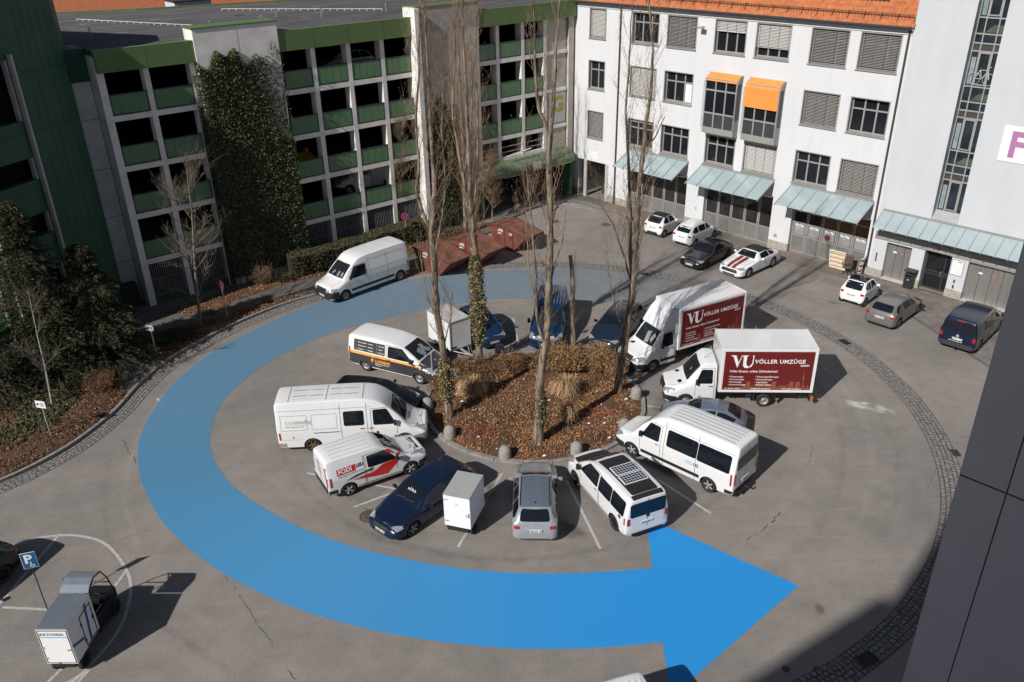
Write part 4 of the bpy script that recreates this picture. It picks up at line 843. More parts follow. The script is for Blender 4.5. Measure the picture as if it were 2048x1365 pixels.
class Veh:
    def __init__(s, name, label, cat, L, W, contact=None, hd=0., wheel_s=None, side='L', loc=None, group=None):
        """contact: ground point of the near wheel wheel_s metres behind the front on the given side"""
        s.L, s.W, s.hw = L, W, W/2; a = R(hd)
        fx = Vector((math.cos(a), math.sin(a))); ly = Vector((-fx.y, fx.x))
        if loc is None:
            yy = (W/2-.06)*(1 if side == 'L' else -1); c = Vector(contact); loc = c-fx*(L/2-wheel_s)-ly*yy
        s.root = thing(name, label, cat, (loc[0], loc[1], .004), a, group); s.bvh = None
    def X(s, d): return s.L/2-d
    def body(s, st, pm, wheels=(), rw=.33, crease=(.35, .55, .5), name='body', style='spoke', ww=.21, track=None, endc=.55, floor=None):
        """st: (d, zb, zt, wt, zbelt, wbelt, wlow) with widths as fractions of half width"""
        bm = bmesh.new(); cl = bm.edges.layers.float.new('crease_edge'); rings = []; hw = s.hw
        for d, zb, zt, wt, zbe, wb, wl in st:
            x = s.X(d); wt *= hw; wb *= hw; wl *= hw
            half = [(0, zb), (wl*.82, zb), (wl, zb+.10), (max(wl, wb)*1.0, zb+(zbe-zb)*.58), (wb, zbe), (wt, zt-.035), (wt*.82, zt-.008), (0, zt+.012)]
            ring = [(x, y, z) for y, z in half]+[(x, -y, z) for y, z in half[-2:0:-1]]
            rings.append([bm.verts.new(p) for p in ring])
        n = len(rings[0])
        for a, b in zip(rings, rings[1:]):
            for i in range(n): bm.faces.new((a[i], a[(i+1) % n], b[(i+1) % n], b[i]))
        bm.faces.new(rings[0]); bm.faces.new(rings[-1][::-1])
        bm.verts.index_update(); idx = {v: (i, j) for i, rg in enumerate(rings) for j, v in enumerate(rg)}
        cr = {2: crease[2], 12: crease[2], 4: crease[0], 10: crease[0], 5: crease[1], 9: crease[1], 1: .6, 13: .6}
        for e in bm.edges:
            (i0, j0), (i1, j1) = idx[e.verts[0]], idx[e.verts[1]]
            if j0 == j1 and j0 in cr: e[cl] = cr[j0]
            if i0 == i1 and i0 in (0, len(rings)-1): e[cl] = endc
        bmesh.ops.recalc_face_normals(bm, faces=bm.faces)
        me = bpy.data.meshes.new(name); bm.to_mesh(me); bm.free(); me.materials.append(pm); me.materials.append(M_trim)
        o = bpy.data.objects.new('tmp', me); COL.objects.link(o)
        sub = o.modifiers.new('s', 'SUBSURF'); sub.levels = 2; sub.render_levels = 2
        cuts = []
        if wheels:
            cm = MB()
            for d in wheels:
                for sg in (1, -1):
                    cm.cyl((s.X(d), sg*(s.hw-.30), rw), (s.X(d), sg*(s.hw+.3), rw), rw*1.17, n=28)
                    cm.box(s.X(d)-rw*1.13, s.X(d)+rw*1.13, min(sg*(s.hw-.297), sg*(s.hw+.303)), max(sg*(s.hw-.297), sg*(s.hw+.303)), -.2, rw)
            c = cm.build('cut', [pm, M_trim], fix=True)
            for p in c.data.polygons: p.material_index = 1
            bo = o.modifiers.new('b', 'BOOLEAN'); bo.object = c; bo.operation = 'DIFFERENCE'; bo.solver = 'EXACT'; bo.use_self = True; cuts.append(c)
        bpy.context.view_layer.update(); dg = bpy.context.evaluated_depsgraph_get()
        full = bpy.data.meshes.new_from_object(o.evaluated_get(dg)); full.name = name
        if wheels:
            o.modifiers.remove(o.modifiers['b']); bpy.context.view_layer.update(); dg = bpy.context.evaluated_depsgraph_get()
        un = o.evaluated_get(dg).to_mesh(); s.bvh = BVHTree.FromPolygons([v.co.copy() for v in un.vertices], [tuple(p.vertices) for p in un.polygons])
        o.evaluated_get(dg).to_mesh_clear()
        for c in cuts: bpy.data.objects.remove(c)
        bpy.data.objects.remove(o)
        for p in full.polygons: p.use_smooth = p.material_index == 0
        s.bodyo = link(name, full, s.root)
        try: full.set_sharp_from_angle(angle=R(38))
        except Exception: pass
        tr = s.hw-ww/2-.015 if track is None else track
        s.wheels(wheels, rw, ww, tr, style); return s
    def wheels(s, wheels, rw, ww, tr, style):
        tm, gm = wheel_meshes(rw, ww, style)
        for d in wheels:
            for sg in (1, -1):
                o = link('wheel', tm, s.root, (s.X(d), sg*tr, rw)); g = link('rim', gm, o)
                if sg < 0: o.rotation_euler = (0, 0, math.pi)
    AX = {'L': (Vector((0, -1, 0)), lambda u, v: Vector((u, 9, v))), 'R': (Vector((0, 1, 0)), lambda u, v: Vector((u, -9, v))),
          'F': (Vector((-1, 0, 0)), lambda u, v: Vector((12, u, v))), 'B': (Vector((1, 0, 0)), lambda u, v: Vector((-12, u, v))),
          'T': (Vector((0, 0, -1)), lambda u, v: Vector((u, v, 9)))}
    def hit(s, side, u, v, off):
        d, f = s.AX[side]; o = f(u, v); h = s.bvh.ray_cast(o, d, 30)
        if h[0] is None:
            q = s.bvh.find_nearest(o+d*(9 if side in 'LR' else 9))
            n = q[1]; return q[0]+(n if n.dot(d) < 0 else -n)*off
        n = h[1]; n = n if n.dot(d) < 0 else -n
        return h[0]+n*off
    def patch(s, name, side, poly, m, off=.006, grid=.14, parent=None, smooth=True):
        if side == 'LR':
            a = s.patch(name, 'L', poly, m, off, grid, parent); b = s.patch(name, 'R', poly, m, off, grid, parent); return a, b
        bm = bmesh.new(); vs = [bm.verts.new((p[0], p[1], 0)) for p in poly]; bm.faces.new(vs)
        if len(poly) > 20: bmesh.ops.triangulate(bm, faces=bm.faces[:])
        for ax in (0, 1):
            lo = min(p[ax] for p in poly); hi = max(p[ax] for p in poly); k = math.ceil(lo/grid)
            while k*grid < hi:
                if k*grid > lo+1e-4:
                    co = [0, 0, 0]; co[ax] = k*grid; no = [0, 0, 0]; no[ax] = 1
                    bmesh.ops.bisect_plane(bm, geom=bm.verts[:]+bm.edges[:]+bm.faces[:], plane_co=co, plane_no=no)
                k += 1
        for v in bm.verts: v.co = s.hit(side, v.co.x, v.co.y, off)
        dd = s.AX[side][0]
        for f in bm.faces:
            f.normal_update()
            if f.normal.dot(dd) > 0: f.normal_flip()
        mb = MB(); mb.frombm(bm, 0, smooth); bm.free(); return mb.build(name, m, parent or s.root)
    def strip(s, name, side, pts, wd, m, off=.007, parent=None):
        mb = MB(); 
        for a, b in zip(pts, pts[1:]):
            d = Vector((b[0]-a[0], b[1]-a[1])); ln = d.length; k = max(1, int(ln/.2)); d.normalize(); nrm = Vector((-d.y, d.x))*wd/2
            for i in range(k):
                p = Vector(a)+d*ln*i/k; q = Vector(a)+d*ln*(i+1)/k
                mb.quad(*[tuple(s.hit(side, w_.x, w_.y, off)) for w_ in (p-nrm, q-nrm, q+nrm, p+nrm)])
        return mb.build(name, m, parent or s.root)
    def text(s, name, side, t, u, v, size, m, bold=.012, spacing=1., sx=1., off=.010, align='LEFT', slope=0., parent=None):
        vs, fs = text_mesh(t, size, bold, spacing, align); sg = {'L': -1, 'R': 1, 'F': 1, 'B': -1, 'T': 1}[side]
        c, sn = math.cos(slope), math.sin(slope)
        mb = MB(); mb.add([s.hit(side, u+sg*(x*sx*c-y*sn), v+(x*sx*sn+y*c), off) for x, y, z in vs], fs); return mb.build(name, m, parent or s.root)
    def plate(s, side, z, txt, y=0., off=.03):
        x = (s.L/2+off) if side == 'F' else -(s.L/2+off)
        h = s.hit(side, y, z, .0).x; x = h+(off*.6 if side == 'F' else -off*.6); sg = 1 if side == 'F' else -1
        mb = MB(); mb.box(min(x, x-sg*.02), max(x, x-sg*.02), y-.27, y+.27, z-.06, z+.06); o = mb.build('number_plate', M_plate, s.root)
        e = MB(); yb = y-.27 if side == 'F' else y+.23; e.box(min(x, x+sg*.003), max(x, x+sg*.003), yb, yb+.04, z-.058, z+.058); e.build('blue_band', M_eu, o)
        flat_text('plate_lettering', txt, .125, M_ink, o, (x+sg*.005, y-sg*.20, z-.045), (0, sg, 0), (0, 0, 1), bold=.02, sx=.82)
    def mirrors(s, d, z, m, w_=.2, h=.22):
        for sg in (1, -1):
            mb = MB(); y = s.hw-.02; mb.bbox(s.X(d)-.06, s.X(d)+.05, min(sg*(y+.04), sg*(y+.04+w_)), max(sg*(y+.04), sg*(y+.04+w_)), z-h/2, z+h/2, .035)
            mb.cyl((s.X(d), sg*(y-.08), z-h*.3), (s.X(d), sg*(y+.08), z-h*.2), .025, n=6); mb.build('side_mirror', m, s.root)
    def handles(s, ds, z, m=M_trim, sides='LR'):
        for d in ds:
            for k in sides: s.patch('door_handle', k, [(s.X(d)-.10, z-.018), (s.X(d)+.10, z-.018), (s.X(d)+.10, z+.018), (s.X(d)-.10, z+.018)], m, .03)

def rr(poly, r=.08):
    out = []; n = len(poly)
    for i in range(n):
        p = Vector(poly[i]); a = Vector(poly[i-1])-p; b = Vector(poly[(i+1) % n])-p; k = min(r, a.length*.4, b.length*.4)
        a.normalize(); b.normalize(); out += [tuple(p+a*k), tuple(p+a*k*.3+b*k*.3), tuple(p+b*k)]
    return out
def arches(v, d0, d1, z, wheels, rw, k=1.20):
    # lower edge from the rear (d0) to the front (d1) that rises round the wheel arches
    out = [(v.X(d0), z)]; r = rw*k
    for d in sorted(wheels, reverse=True):
        a0 = math.asin(min(1, max(-1, (z-rw)/r)))
        for i in range(13): a = math.pi-a0-(math.pi-2*a0)*i/12; out.append((v.X(d)+r*math.cos(a), rw+r*math.sin(a)))
    return out+[(v.X(d1), z)]
def rect(x0, x1, z0, z1, r=.05): return rr([(x0, z0), (x1, z0), (x1, z1), (x0, z1)], r)

def car(v, H, pm, cowl, wtop, rtop, rbase, tail, hood=.78, cowlz=.95, belt=.92, tz=.95, wheels=(.85, 3.45), rw=.32, style='spoke', roofw=.68, glass=M_glass, plateF=None, plateB=None,
        side_split=(), rear='B', roofm=None, trim=M_trim, grille=True, tail_poly=None, nose=.5, soft=False, ww=.22):
    L = v.L
    st = [(0, .24, nose, .52, nose-.09, .60, .62), (.05, .20, nose+.14, .62, nose+.02, .80, .82), (.22, .17, hood-.10, .70, hood-.2, .92, .94), (.6, .16, hood, .76, hood-.10, .985, .98),
          (cowl-.1, .16, cowlz-.03, .80, belt-.05, 1., .98), (cowl+.02, .16, cowlz+.03, .80, belt-.01, 1., .98), ((cowl+wtop)/2, .16, (cowlz+H)/2+.05, .755, belt, 1., .98),
          (wtop, .16, H-.04, roofw, belt+.005, 1., .98), ((wtop+rtop)/2, .16, H, roofw, belt+.01, 1., .98), (rtop, .16, H-.05, roofw-.02, belt+.015, .995, .98),
          ((rtop+rbase)/2, .17, (H+tz)/2+.04, roofw+.02, (belt+tz)/2-.01, .99, .98), (rbase, .18, tz+.02, .74, tz-.08, .97, .97)]
    if tail > .3: st += [(L-.22, .20, tz-.01, .74, tz-.10, .93, .95)]
    st += [(L-.07, .22, tz-.12, .72, tz-.24, .86, .90), (L, .28, .62, .66, .50, .74, .78)]
    v.body(st, pm, wheels, rw, style=style, ww=ww)
    X = v.X; hw = v.hw
    v.patch('windscreen', 'T', rr([(X(cowl+.03), -hw*.70), (X(cowl+.0), 0), (X(cowl+.03), hw*.70), (X(wtop-.06), hw*roofw*.88), (X(wtop-.10), 0), (X(wtop-.06), -hw*roofw*.88)], .06), glass, .008, .12)
    # side glass
    top = H-.12; b0 = belt+.035
    poly = [(X(cowl+.42), b0), (X(wtop+.02), top-.02), (X((wtop+rtop)/2), top+.02), (X(rtop-.05), top-.02), (X(rbase-.22), b0+.10), (X(rbase-.32), b0+.01)]
    xs = [X(cowl+.3)]+[X(q) for q in side_split]+[X(rbase-.2)]
    for a, b in zip(xs, xs[1:]):
        cl = clip(poly, b+.035, a-.035)
        if len(cl) > 2: v.patch('side_window', 'LR', rr(cl, .05), glass, .008)
    if rear == 'B': v.patch('rear_window', 'B', rr([(-hw*.66, tz+.03), (hw*.66, tz+.03), (hw*(roofw-.10), H-.12), (-hw*(roofw-.10), H-.12)], .08), glass, .008)
    else: v.patch('rear_window', 'T', rr([(X(rbase-.06), -hw*.64), (X(rbase-.06), hw*.64), (X(rtop+.08), hw*(roofw-.14)), (X(rtop+.08), -hw*(roofw-.14))], .06), glass, .008)
    if roofm: rw_ = roofw+.02 if roofm is M_fabric else roofw-.04; v.patch('roof_panel', 'T', rr([(X(rtop-.02), -hw*rw_), (X(rtop-.02), hw*rw_), (X(wtop+.04), hw*rw_), (X(wtop+.04), -hw*rw_)], .06), roofm, .012)
    # lamps
    for sg in (1, -1):
        v.patch('headlight', 'T', rr([(X(.16), sg*hw*.50), (X(.14), sg*hw*.66), (X(.36), sg*hw*.90), (X(.52), sg*hw*.90), (X(.30), sg*hw*.62)], .04), M_head, .012, .07)
        v.patch('headlight_side', 'L' if sg > 0 else 'R', rr([(X(.16), hood-.22), (X(.50), hood-.15), (X(.18), hood-.1)], .02), M_head, .012, .08)
        v.patch('taillight', 'B', rect(*sorted((sg*hw*.64, sg*hw*.90)), tz-.25, tz-.12, .04), M_red, .014, .07)
        v.patch('taillight_side', 'L' if sg > 0 else 'R', rect(X(L-.20), X(L-.34), tz-.23, tz-.12, .03), M_red, .012, .08)
    if grille:
        v.patch('grille', 'F', rect(-hw*.42, hw*.42, nose-.02, nose+.13, .03), trim, .012, .08)
        v.patch('air_intake', 'F', rect(-hw*.50, hw*.50, nose-.24, nose-.14, .03), trim, .012, .08)
    v.patch('bumper_lip', 'B', rect(-hw*.62, hw*.62, .22, .33, .03), trim, .012, .1)
    if plateF: v.plate('F', nose-.08, plateF)
    if plateB: v.plate('B', tz-.30 if tz > .9 else .62, plateB)
    v.mirrors(cowl+.42, belt+.06, pm, .19, .14)
    v.handles([q+.28 for q in side_split[:2]], belt-.10, pm if pm is not P_white else P_white)
    for q in (cowl+.30,)+tuple(side_split): v.strip('door_gap', 'L', [(X(q), .30), (X(q), belt)], .014, M_gap); v.strip('door_gap', 'R', [(X(q), .30), (X(q), belt)], .014, M_gap)
    for sg in (1, -1): v.strip('bonnet_gap', 'T', [(X(.35), sg*hw*.72), (X(cowl-.02), sg*hw*.80)], .014, M_gap)
    v.strip('wiper', 'T', [(X(cowl+.04), -hw*.55), (X(cowl+.10), 0)], .03, M_trim, .02); v.strip('wiper', 'T', [(X(cowl+.04), 0), (X(cowl+.12), hw*.5)], .03, M_trim, .02)
    return v

def clip(poly, x0, x1):
    def cut(p, f):
        out = []
        for i in range(len(p)):
            a, b = p[i-1], p[i]; fa, fb = f(a), f(b)
            if (fa >= 0) != (fb >= 0):
                t = fa/(fa-fb); out.append((a[0]+(b[0]-a[0])*t, a[1]+(b[1]-a[1])*t))
            if fb >= 0: out.append(b)
        return out
    return cut(cut(poly, lambda p: p[0]-x0), lambda p: x1-p[0])

def van(v, H, pm, cowl=.95, wtop=1.75, rs=2.0, hood=1.05, cowlz=1.22, belt=1.18, wheels=(.95, 4.2), rw=.34, style='steel', roofw=.84, plateF=None, plateB=None,
        cutoff=None, bumper=M_trim, wtz=None, grille=M_trim, sidewin=(), rearwin=True, doorwin=None, lowtrim=None, ribs=0, ribm=None, doors=(), lamp_tall=True, papers=(), wwin_z=None, bump_h=.64, tailz=(.75, 1.25), glass=M_glass, hdl=None, doorgap=True, trackin=0):
    L = v.L; wz = wtz or H-.10; X = v.X; hw = v.hw
    st = [(0, .30, .80, .62, .62, .70, .72), (.05, .24, .95, .70, .72, .88, .90), (.20, .20, hood-.06, .74, hood-.22, .95, .96), (.50, .20, hood, .77, hood-.16, .98, .985),
          (cowl-.05, .20, cowlz-.04, .80, belt-.12, 1., .985), (cowl+.03, .20, cowlz+.03, .80, belt-.06, 1., .985), ((cowl+wtop)/2, .20, (cowlz+wz)/2+.04, .82, belt, 1., .985),
          (wtop, .20, wz-.02, roofw-.01, belt+.02, 1., .985)]
    if rs > wtop+.15: st.append((rs, .20, H, roofw, belt+.02, 1., .985))
    end = cutoff or L
    for k in range(1, 4):
        d = rs+(end-.25-rs)*k/3.; st.append((d, .20, H+.01, roofw, belt+.02, 1., .985))
    if cutoff: st += [(end-.04, .22, H-.03, roofw, belt, .99, .98), (end, .24, H-.08, roofw-.02, belt, .97, .97)]
    else: st += [(end-.05, .26, H-.04, roofw-.01, belt, .985, .97), (end, .30, H-.12, roofw-.04, belt, .96, .95)]
    v.body(st, pm, wheels if not cutoff else wheels[:1], rw, style=style, ww=.22, endc=.75)
    # windscreen: dark dash below, papers, tinted pane above
    wp = rr([(X(cowl+.05), -hw*.74), (X(cowl+.02), 0), (X(cowl+.05), hw*.74), (X(wtop-.07), hw*roofw*.84), (X(wtop-.10), 0), (X(wtop-.07), -hw*roofw*.84)], .07)
    if papers:
        ws = v.patch('dashboard', 'T', wp, M_dash, .006, .12)
        for (px, py, sx_, sy_, a) in papers:
            c_, s_ = math.cos(a), math.sin(a); q = [(X(cowl+px)+i*sx_*c_-j*sy_*s_, py+i*sx_*s_+j*sy_*c_) for i, j in ((-1, -1), (1, -1), (1, 1), (-1, 1))]
            v.patch('paper', 'T', q, M_paper, .010, .3, parent=ws)
        v.patch('windscreen', 'T', wp, M_wind, .016, .12)
    else: v.patch('windscreen', 'T', wp, glass, .010, .12)
    top = (wwin_z or min(H, wz)-.14); b0 = belt+.03
    slope = (wtop-cowl)/(wz-cowlz)
    fx = lambda z: cowl+(z-cowlz)*slope
    dw = doorwin or (wtop+.95)
    v.patch('side_window', 'LR', rr([(X(fx(b0)+.42), b0), (X(fx(top)+.16), top), (X(dw), top), (X(dw), b0)], .07), glass, .009)
    for a, b, z0, z1 in sidewin: v.patch('side_window', 'LR', rect(X(b), X(a), z0, z1, .08), glass, .012)
    for sg in (1, -1):
        sd_ = 'L' if sg > 0 else 'R'
        v.patch('headlight', 'F', rr([(sg*hw*.44, .74), (sg*hw*.78, .78), (sg*hw*.86, .98), (sg*hw*.72, .96), (sg*hw*.48, .84)], .03), M_head, .014, .06)
        v.patch('headlight_side', sd_, rr([(X(.12), .74), (X(.55), .96), (X(.28), .98), (X(.12), .88)], .03), M_head, .014, .08)
        if not cutoff:
            v.patch('taillight', 'B', rect(*sorted((sg*hw*.80, sg*hw*.94)), *tailz, .03), M_red, .012, .07)
            v.patch('taillight_side', sd_, rect(X(L-.08), X(L-.16), *tailz, .02), M_red, .012, .08)
    v.patch('grille', 'F', rr([(-hw*.42, .68), (hw*.42, .68), (hw*.52, .95), (-hw*.52, .95)], .05), grille, .012, .08)
    v.patch('front_bumper', 'F', rect(-hw*.90, hw*.90, .28, bump_h, .05), bumper, .012, .1)
    for k in 'LR':
        v.patch('front_bumper_corner', k, rr([(X(.02), .26), (X(wheels[0]-rw*1.2), .26), (X(wheels[0]-rw*1.13), bump_h-.06), (X(.10), bump_h+.02)], .03), bumper, .012, .1)
        if not cutoff: v.patch('rear_bumper_corner', k, rect(X(L-.01), X(L-.36), .30, .56, .03), bumper, .012, .1)
    if not cutoff:
        v.patch('rear_bumper', 'B', rect(-hw*.9, hw*.9, .30, .56, .04), bumper, .014, .1)
        if rearwin:
            for sg in (1, -1): v.patch('rear_window', 'B', rect(*sorted((sg*.05, sg*hw*.78)), belt+.08, H-.26 if H < 2.3 else belt+.75, .08), glass, .010)
        v.strip('door_gap', 'B', [(0, .56), (0, H-.12)], .016, M_gap)
    if lowtrim:
        for k in 'LR': v.patch('side_trim', k, rect(X((L if not cutoff else cutoff)-.45 if cutoff else wheels[1]-rw*1.3), X(wheels[0]+rw*1.35), *lowtrim, .03), M_trim, .014)
    if plateF: v.plate('F', .46, plateF)
    if plateB: v.plate('B', .78, plateB)
    v.mirrors(fx(b0)+.45, belt+.16, M_trim, .15, .26)
    if doorgap:
        for k in 'LR':
            v.strip('door_gap', k, [(X(dw+.09), .30), (X(dw+.09), top+.05), (X(fx(top)+.12), top+.05)], .016, M_gap)
            v.strip('door_gap', k, [(X(cowl+.42), .62), (X(cowl+.42), belt)], .014, M_gap)
            for dd in doors: v.strip('door_gap', k, [(X(dd), .32), (X(dd), H-.20)], .016, M_gap)
    v.handles(hdl or [dw-.08], belt-.10)
    if ribs:
        for i in range(ribs):
            y = -hw*roofw*.78+i*(hw*roofw*1.56)/(ribs-1); e = (cutoff or L)-.30
            v.strip('roof_rib', 'T', [(X(e), y), (X(rs+.25), y)], .05, ribm or pm, .022)
    for sg in (1, -1): v.strip('wiper', 'T', [(X(cowl+.06), -.1+sg*.4), (X(cowl+.14), .25+sg*.4)], .03, M_trim, .024)
    for sg in (1, -1): v.strip('bonnet_gap', 'T', [(X(.30), sg*hw*.62), (X(cowl-.02), sg*hw*.80)], .014, M_gap)
    return v

G_ring = 'vehicles parked nose-in around the planted island'; G_far = 'vehicles parked along the white building'

# -------- white delivery van on the arrow
v = Veh('delivery_van', 'long white high-roof panel van with black bumper, parked beside the hedge', 'van', 6.15, 2.07, (-10.28, 47.96), -135.5, 1.05, 'L')
van(v, 2.50, P_white, 1.05, 1.95, 2.35, 1.12, 1.34, 1.28, (1.05, 5.35), .36, 'steel', .80, plateF='M RV 418', wtz=2.14, rearwin=False, doors=(3.0, 4.4), lowtrim=(.50, .66), wwin_z=2.0, doorwin=2.75, grille=M_trim, bump_h=.80,
    papers=((.2, .55, .12, .09, .2), (.2, .2, .12, .08, .1), (.2, -.3, .05, .12, .8)))
for k in 'LR':
    for z in (1.0, 1.42, 2.12): v.strip('body_crease', k, [(v.X(5.9), z), (v.X(3.0), z)], .022, P_silver, .006)
for s_ in (2.8, 3.5, 4.2, 4.9): v.strip('roof_rib', 'T', [(v.X(s_), -.55), (v.X(s_), .55)], .05, P_white, .02)
v.text('badge', 'F', '♦' if False else 'V', -.07, .86, .16, M_alloy)

# -------- electrician's van
v = Veh('works_van', 'white and dark grey van with orange stripe and electrician lettering', 'van', 5.25, 1.92, (-7.78, 39.01), -27.0, 4.30, 'R', group=G_ring)
van(v, 1.97, P_white, .95, 1.95, 2.1, 1.03, 1.22, 1.12, (.90, 4.20), .35, 'steel', .80, rearwin=True, doors=(3.0,), bumper=P_dkgrey, wwin_z=1.74, doorwin=2.75, grille=M_trim, ribs=7,
    papers=((.25, -.1, .22, .16, .4), (.4, .2, .2, .14, -.3), (.2, .4, .18, .12, .9)), tailz=(.85, 1.3))
X = v.X
for k in 'LR':
    v.patch('dark_lower_panel', k, arches(v, 5.2, .12, .36, (.90, 4.20), .35)+[(X(.16), .86), (X(.55), 1.06), (X(1.0), 1.10), (X(1.15), 1.0), (X(5.2), 1.0)], P_dkgrey, .007)
    v.patch('orange_stripe', k, [(X(5.2), .98), (X(1.2), .98), (X(.75), .93), (X(1.0), 1.09), (X(5.2), 1.12)], P_orange, .009)
    v.patch('dark_window_panel', k, rect(X(4.85), X(2.92), 1.18, 1.76, .05), P_dkgrey, .012)
v.patch('dark_bonnet', 'T', rr([(X(.08), -.60), (X(.08), .60), (X(.30), .86), (X(.92), .90), (X(.92), -.90), (X(.30), -.86)], .06), P_dkgrey, .011); v.patch('dark_front', 'F', rect(-.86, .86, .50, 1.0, .04), P_dkgrey, .010)
for i, (a, b, c) in enumerate((('Elektroinstallation', 'Sicherheit', 'Photovoltaik'), ('KNXsteuerung', 'Netzwerk', 'E-Check'), ('Beleuchtung', 'E-Mobilität', 'Smarthome'))):
    for j, t in enumerate((a, b, c)):
        v.text('lettering', 'R', t, X(4.60)+j*.64, 1.60-i*.17, .075, M_wink, bold=.02, off=.016); v.text('lettering', 'R', '•', X(4.74)+j*.64, 1.585-i*.17, .16, P_orange, bold=.03, off=.016)
v.text('lettering', 'R', 'LUKMAR', X(3.55), .70, .24, P_orange, bold=.03, off=.012); v.text('lettering', 'R', 'ELEKTROTECHNIK GmbH', X(3.55), .60, .075, M_wink, bold=.02, off=.012); v.text('lettering', 'R', '089 620 800 20', X(3.55), .51, .06, M_wink, off=.012)
v.patch('lightning_bolt', 'R', [(X(3.80), .58), (X(3.60), .84), (X(3.68), .84), (X(3.64), 1.0), (X(3.84), .76), (X(3.74), .76)], P_orange, .014, .3)
v.patch('lightning_bolt', 'T', [(X(.60), .10), (X(.45), -.06), (X(.50), .03), (X(.38), -.02), (X(.55), .14), (X(.50), .05)], P_orange, .014, .3)

# -------- dark car between the vans
v = Veh('dark_car', 'black car with a silver roof rail, mostly hidden behind the long white van', 'car', 4.55, 1.80, loc=(-6.75, 35.25), hd=-13., group=G_ring)
car(v, 1.46, P_black, 1.10, 1.95, 3.9, 4.35, .2, tz=.98, side_split=(2.2, 3.1), belt=.95, wheels=(.85, 3.5))
for sg in (1, -1): v.strip('roof_rail', 'T', [(v.X(3.7), sg*.54), (v.X(2.1), sg*.54)], .03, M_alloy, .05)
for i in range(5): v.strip('roof_groove', 'T', [(v.X(3.6), -.4+.2*i), (v.X(2.4), -.4+.2*i)], .04, M_trim, .012)

# -------- long high-roof van
v = Veh('long_van', 'long old white high-roof van with grey-orange lettering and a rusty rear wheel', 'van', 6.62, 1.95, (-9.04, 31.62), 4.3, 5.15, 'R', group=G_ring)
van(v, 2.52, P_white, .90, 1.62, 2.15, .98, 1.22, 1.22, (1.0, 5.10), .35, 'rusty', .79, rearwin=False, doors=(2.62, 3.78), wtz=2.02, wwin_z=1.98, doorwin=2.35, sidewin=((2.75, 3.65, 1.28, 1.98),), hdl=[2.45, 2.85], bumper=M_steelw, grille=P_white,
    papers=((.3, .3, .02, .3, .5), (.35, -.2, .02, .35, .3)), tailz=(.72, 1.10))
X = v.X
for k in 'LR':
    for a, b in ((3.95, 5.05), (5.25, 6.4)):
        for q in (((X(b), 1.20), (X(a), 1.20)), ((X(b), 1.90), (X(a), 1.90)), ((X(a), 1.20), (X(a), 1.90)), ((X(b), 1.20), (X(b), 1.90))): v.strip('pressed_panel', k, q, .02, P_silver, .006)
    v.strip('door_rail', k, [(X(5.0), 1.02), (X(3.85), 1.02)], .035, M_trim, .012); v.strip('body_crease', k, [(X(6.55), .72), (X(5.6), .72)], .012, P_silver, .006)
    v.strip('roof_gutter', k, [(X(6.5), 2.13), (X(2.4), 2.13)], .02, P_silver, .006); v.patch('side_marker', k, rect(X(6.45), X(6.33), .48, .54, .01), M_amber, .012); v.patch('fuel_cap', k, rect(X(5.95), X(5.88), .80, .86, .01), M_trim, .012)
v.text('lettering', 'R', 'cor', X(6.22), 1.50, .30, mat('ochre_ink', (.55, .38, .16), .5, var=0), bold=.004, sx=1.1); v.text('lettering', 'R', 'media', X(5.80), 1.50, .30, mat('grey_ink', (.28, .27, .26), .5, var=0), bold=.004, sx=1.0)
v.strip('lettering_rule', 'R', [(X(6.22), 1.45), (X(5.0), 1.45)], .012, MATS['grey_ink'], .010); v.text('lettering', 'R', 'event. messe. print. web.', X(6.22), 1.35, .085, MATS['grey_ink'])
for s_ in (2.75, 4.35, 6.0):
    v.strip('roof_seam', 'T', [(X(s_), -.66), (X(s_), .66)], .02, P_silver, .016)
for i in range(5):
    for (a, b) in ((2.95, 3.6), (3.7, 4.2), (4.5, 5.1), (5.2, 5.85)): v.strip('roof_rib', 'T', [(X(b), -.5+i*.25), (X(a), -.5+i*.25)], .05, P_silver if i % 2 else P_white, .014)
v.text('lettering', 'T', 'cormedia', X(.75), -.35, .13, MATS['ochre_ink'], slope=R(90))

# -------- small white delivery van with red graphics
v = Veh('small_van', 'small white delivery van with red and grey slashes and LED lighting lettering', 'van', 4.50, 1.86, (-6.9, 28.34), 30.4, 3.68, 'R', group=G_ring)
van(v, 1.86, P_white, 1.05, 1.95, 2.2, .98, 1.12, 1.06, (.86, 3.66), .33, 'spoke', .76, rearwin=False, doors=(2.9,), wwin_z=1.60, doorwin=2.75, lowtrim=(.26, .40), tailz=(.72, 1.15), ribs=5)
X = v.X
v.text('lettering', 'R', 'FODI', X(4.02), 1.20, .26, P_white, bold=.03, off=.016, slope=.04); v.patch('red_sign', 'R', [(X(4.08), 1.15), (X(3.28), 1.18), (X(3.28), 1.44), (X(4.08), 1.41)], P_red, .010)
v.text('lettering', 'R', 'LED', X(3.25), 1.28, .19, M_ink, bold=.03, off=.014, slope=.04); v.text('lettering', 'R', 'Folien, Digitaldruck, LED-Beleuchtungen', X(4.05), 1.06, .075, M_ink, bold=.01, slope=.04, sx=.9)
for k in 'LR':
    v.patch('red_slash', k, [(X(3.45), .76), (X(2.40), .56), (X(1.92), .50), (X(1.22), 1.10), (X(2.10), 1.06), (X(2.50), .84), (X(2.85), .82)], P_red, .008)
    v.patch('red_slash', k, [(X(1.95), 1.56), (X(1.30), 1.16), (X(1.20), 1.22), (X(1.70), 1.62)], P_red, .012)
    v.patch('grey_slash', k, [(X(3.75), .80), (X(2.55), .98), (X(2.5), 1.06), (X(3.35), .96)], P_dkgrey, .009)
v.patch('red_tail_stripe', 'B', [(-.80, .55), (-.72, .55), (-.60, 1.55), (-.74, 1.58)], P_red, .012)
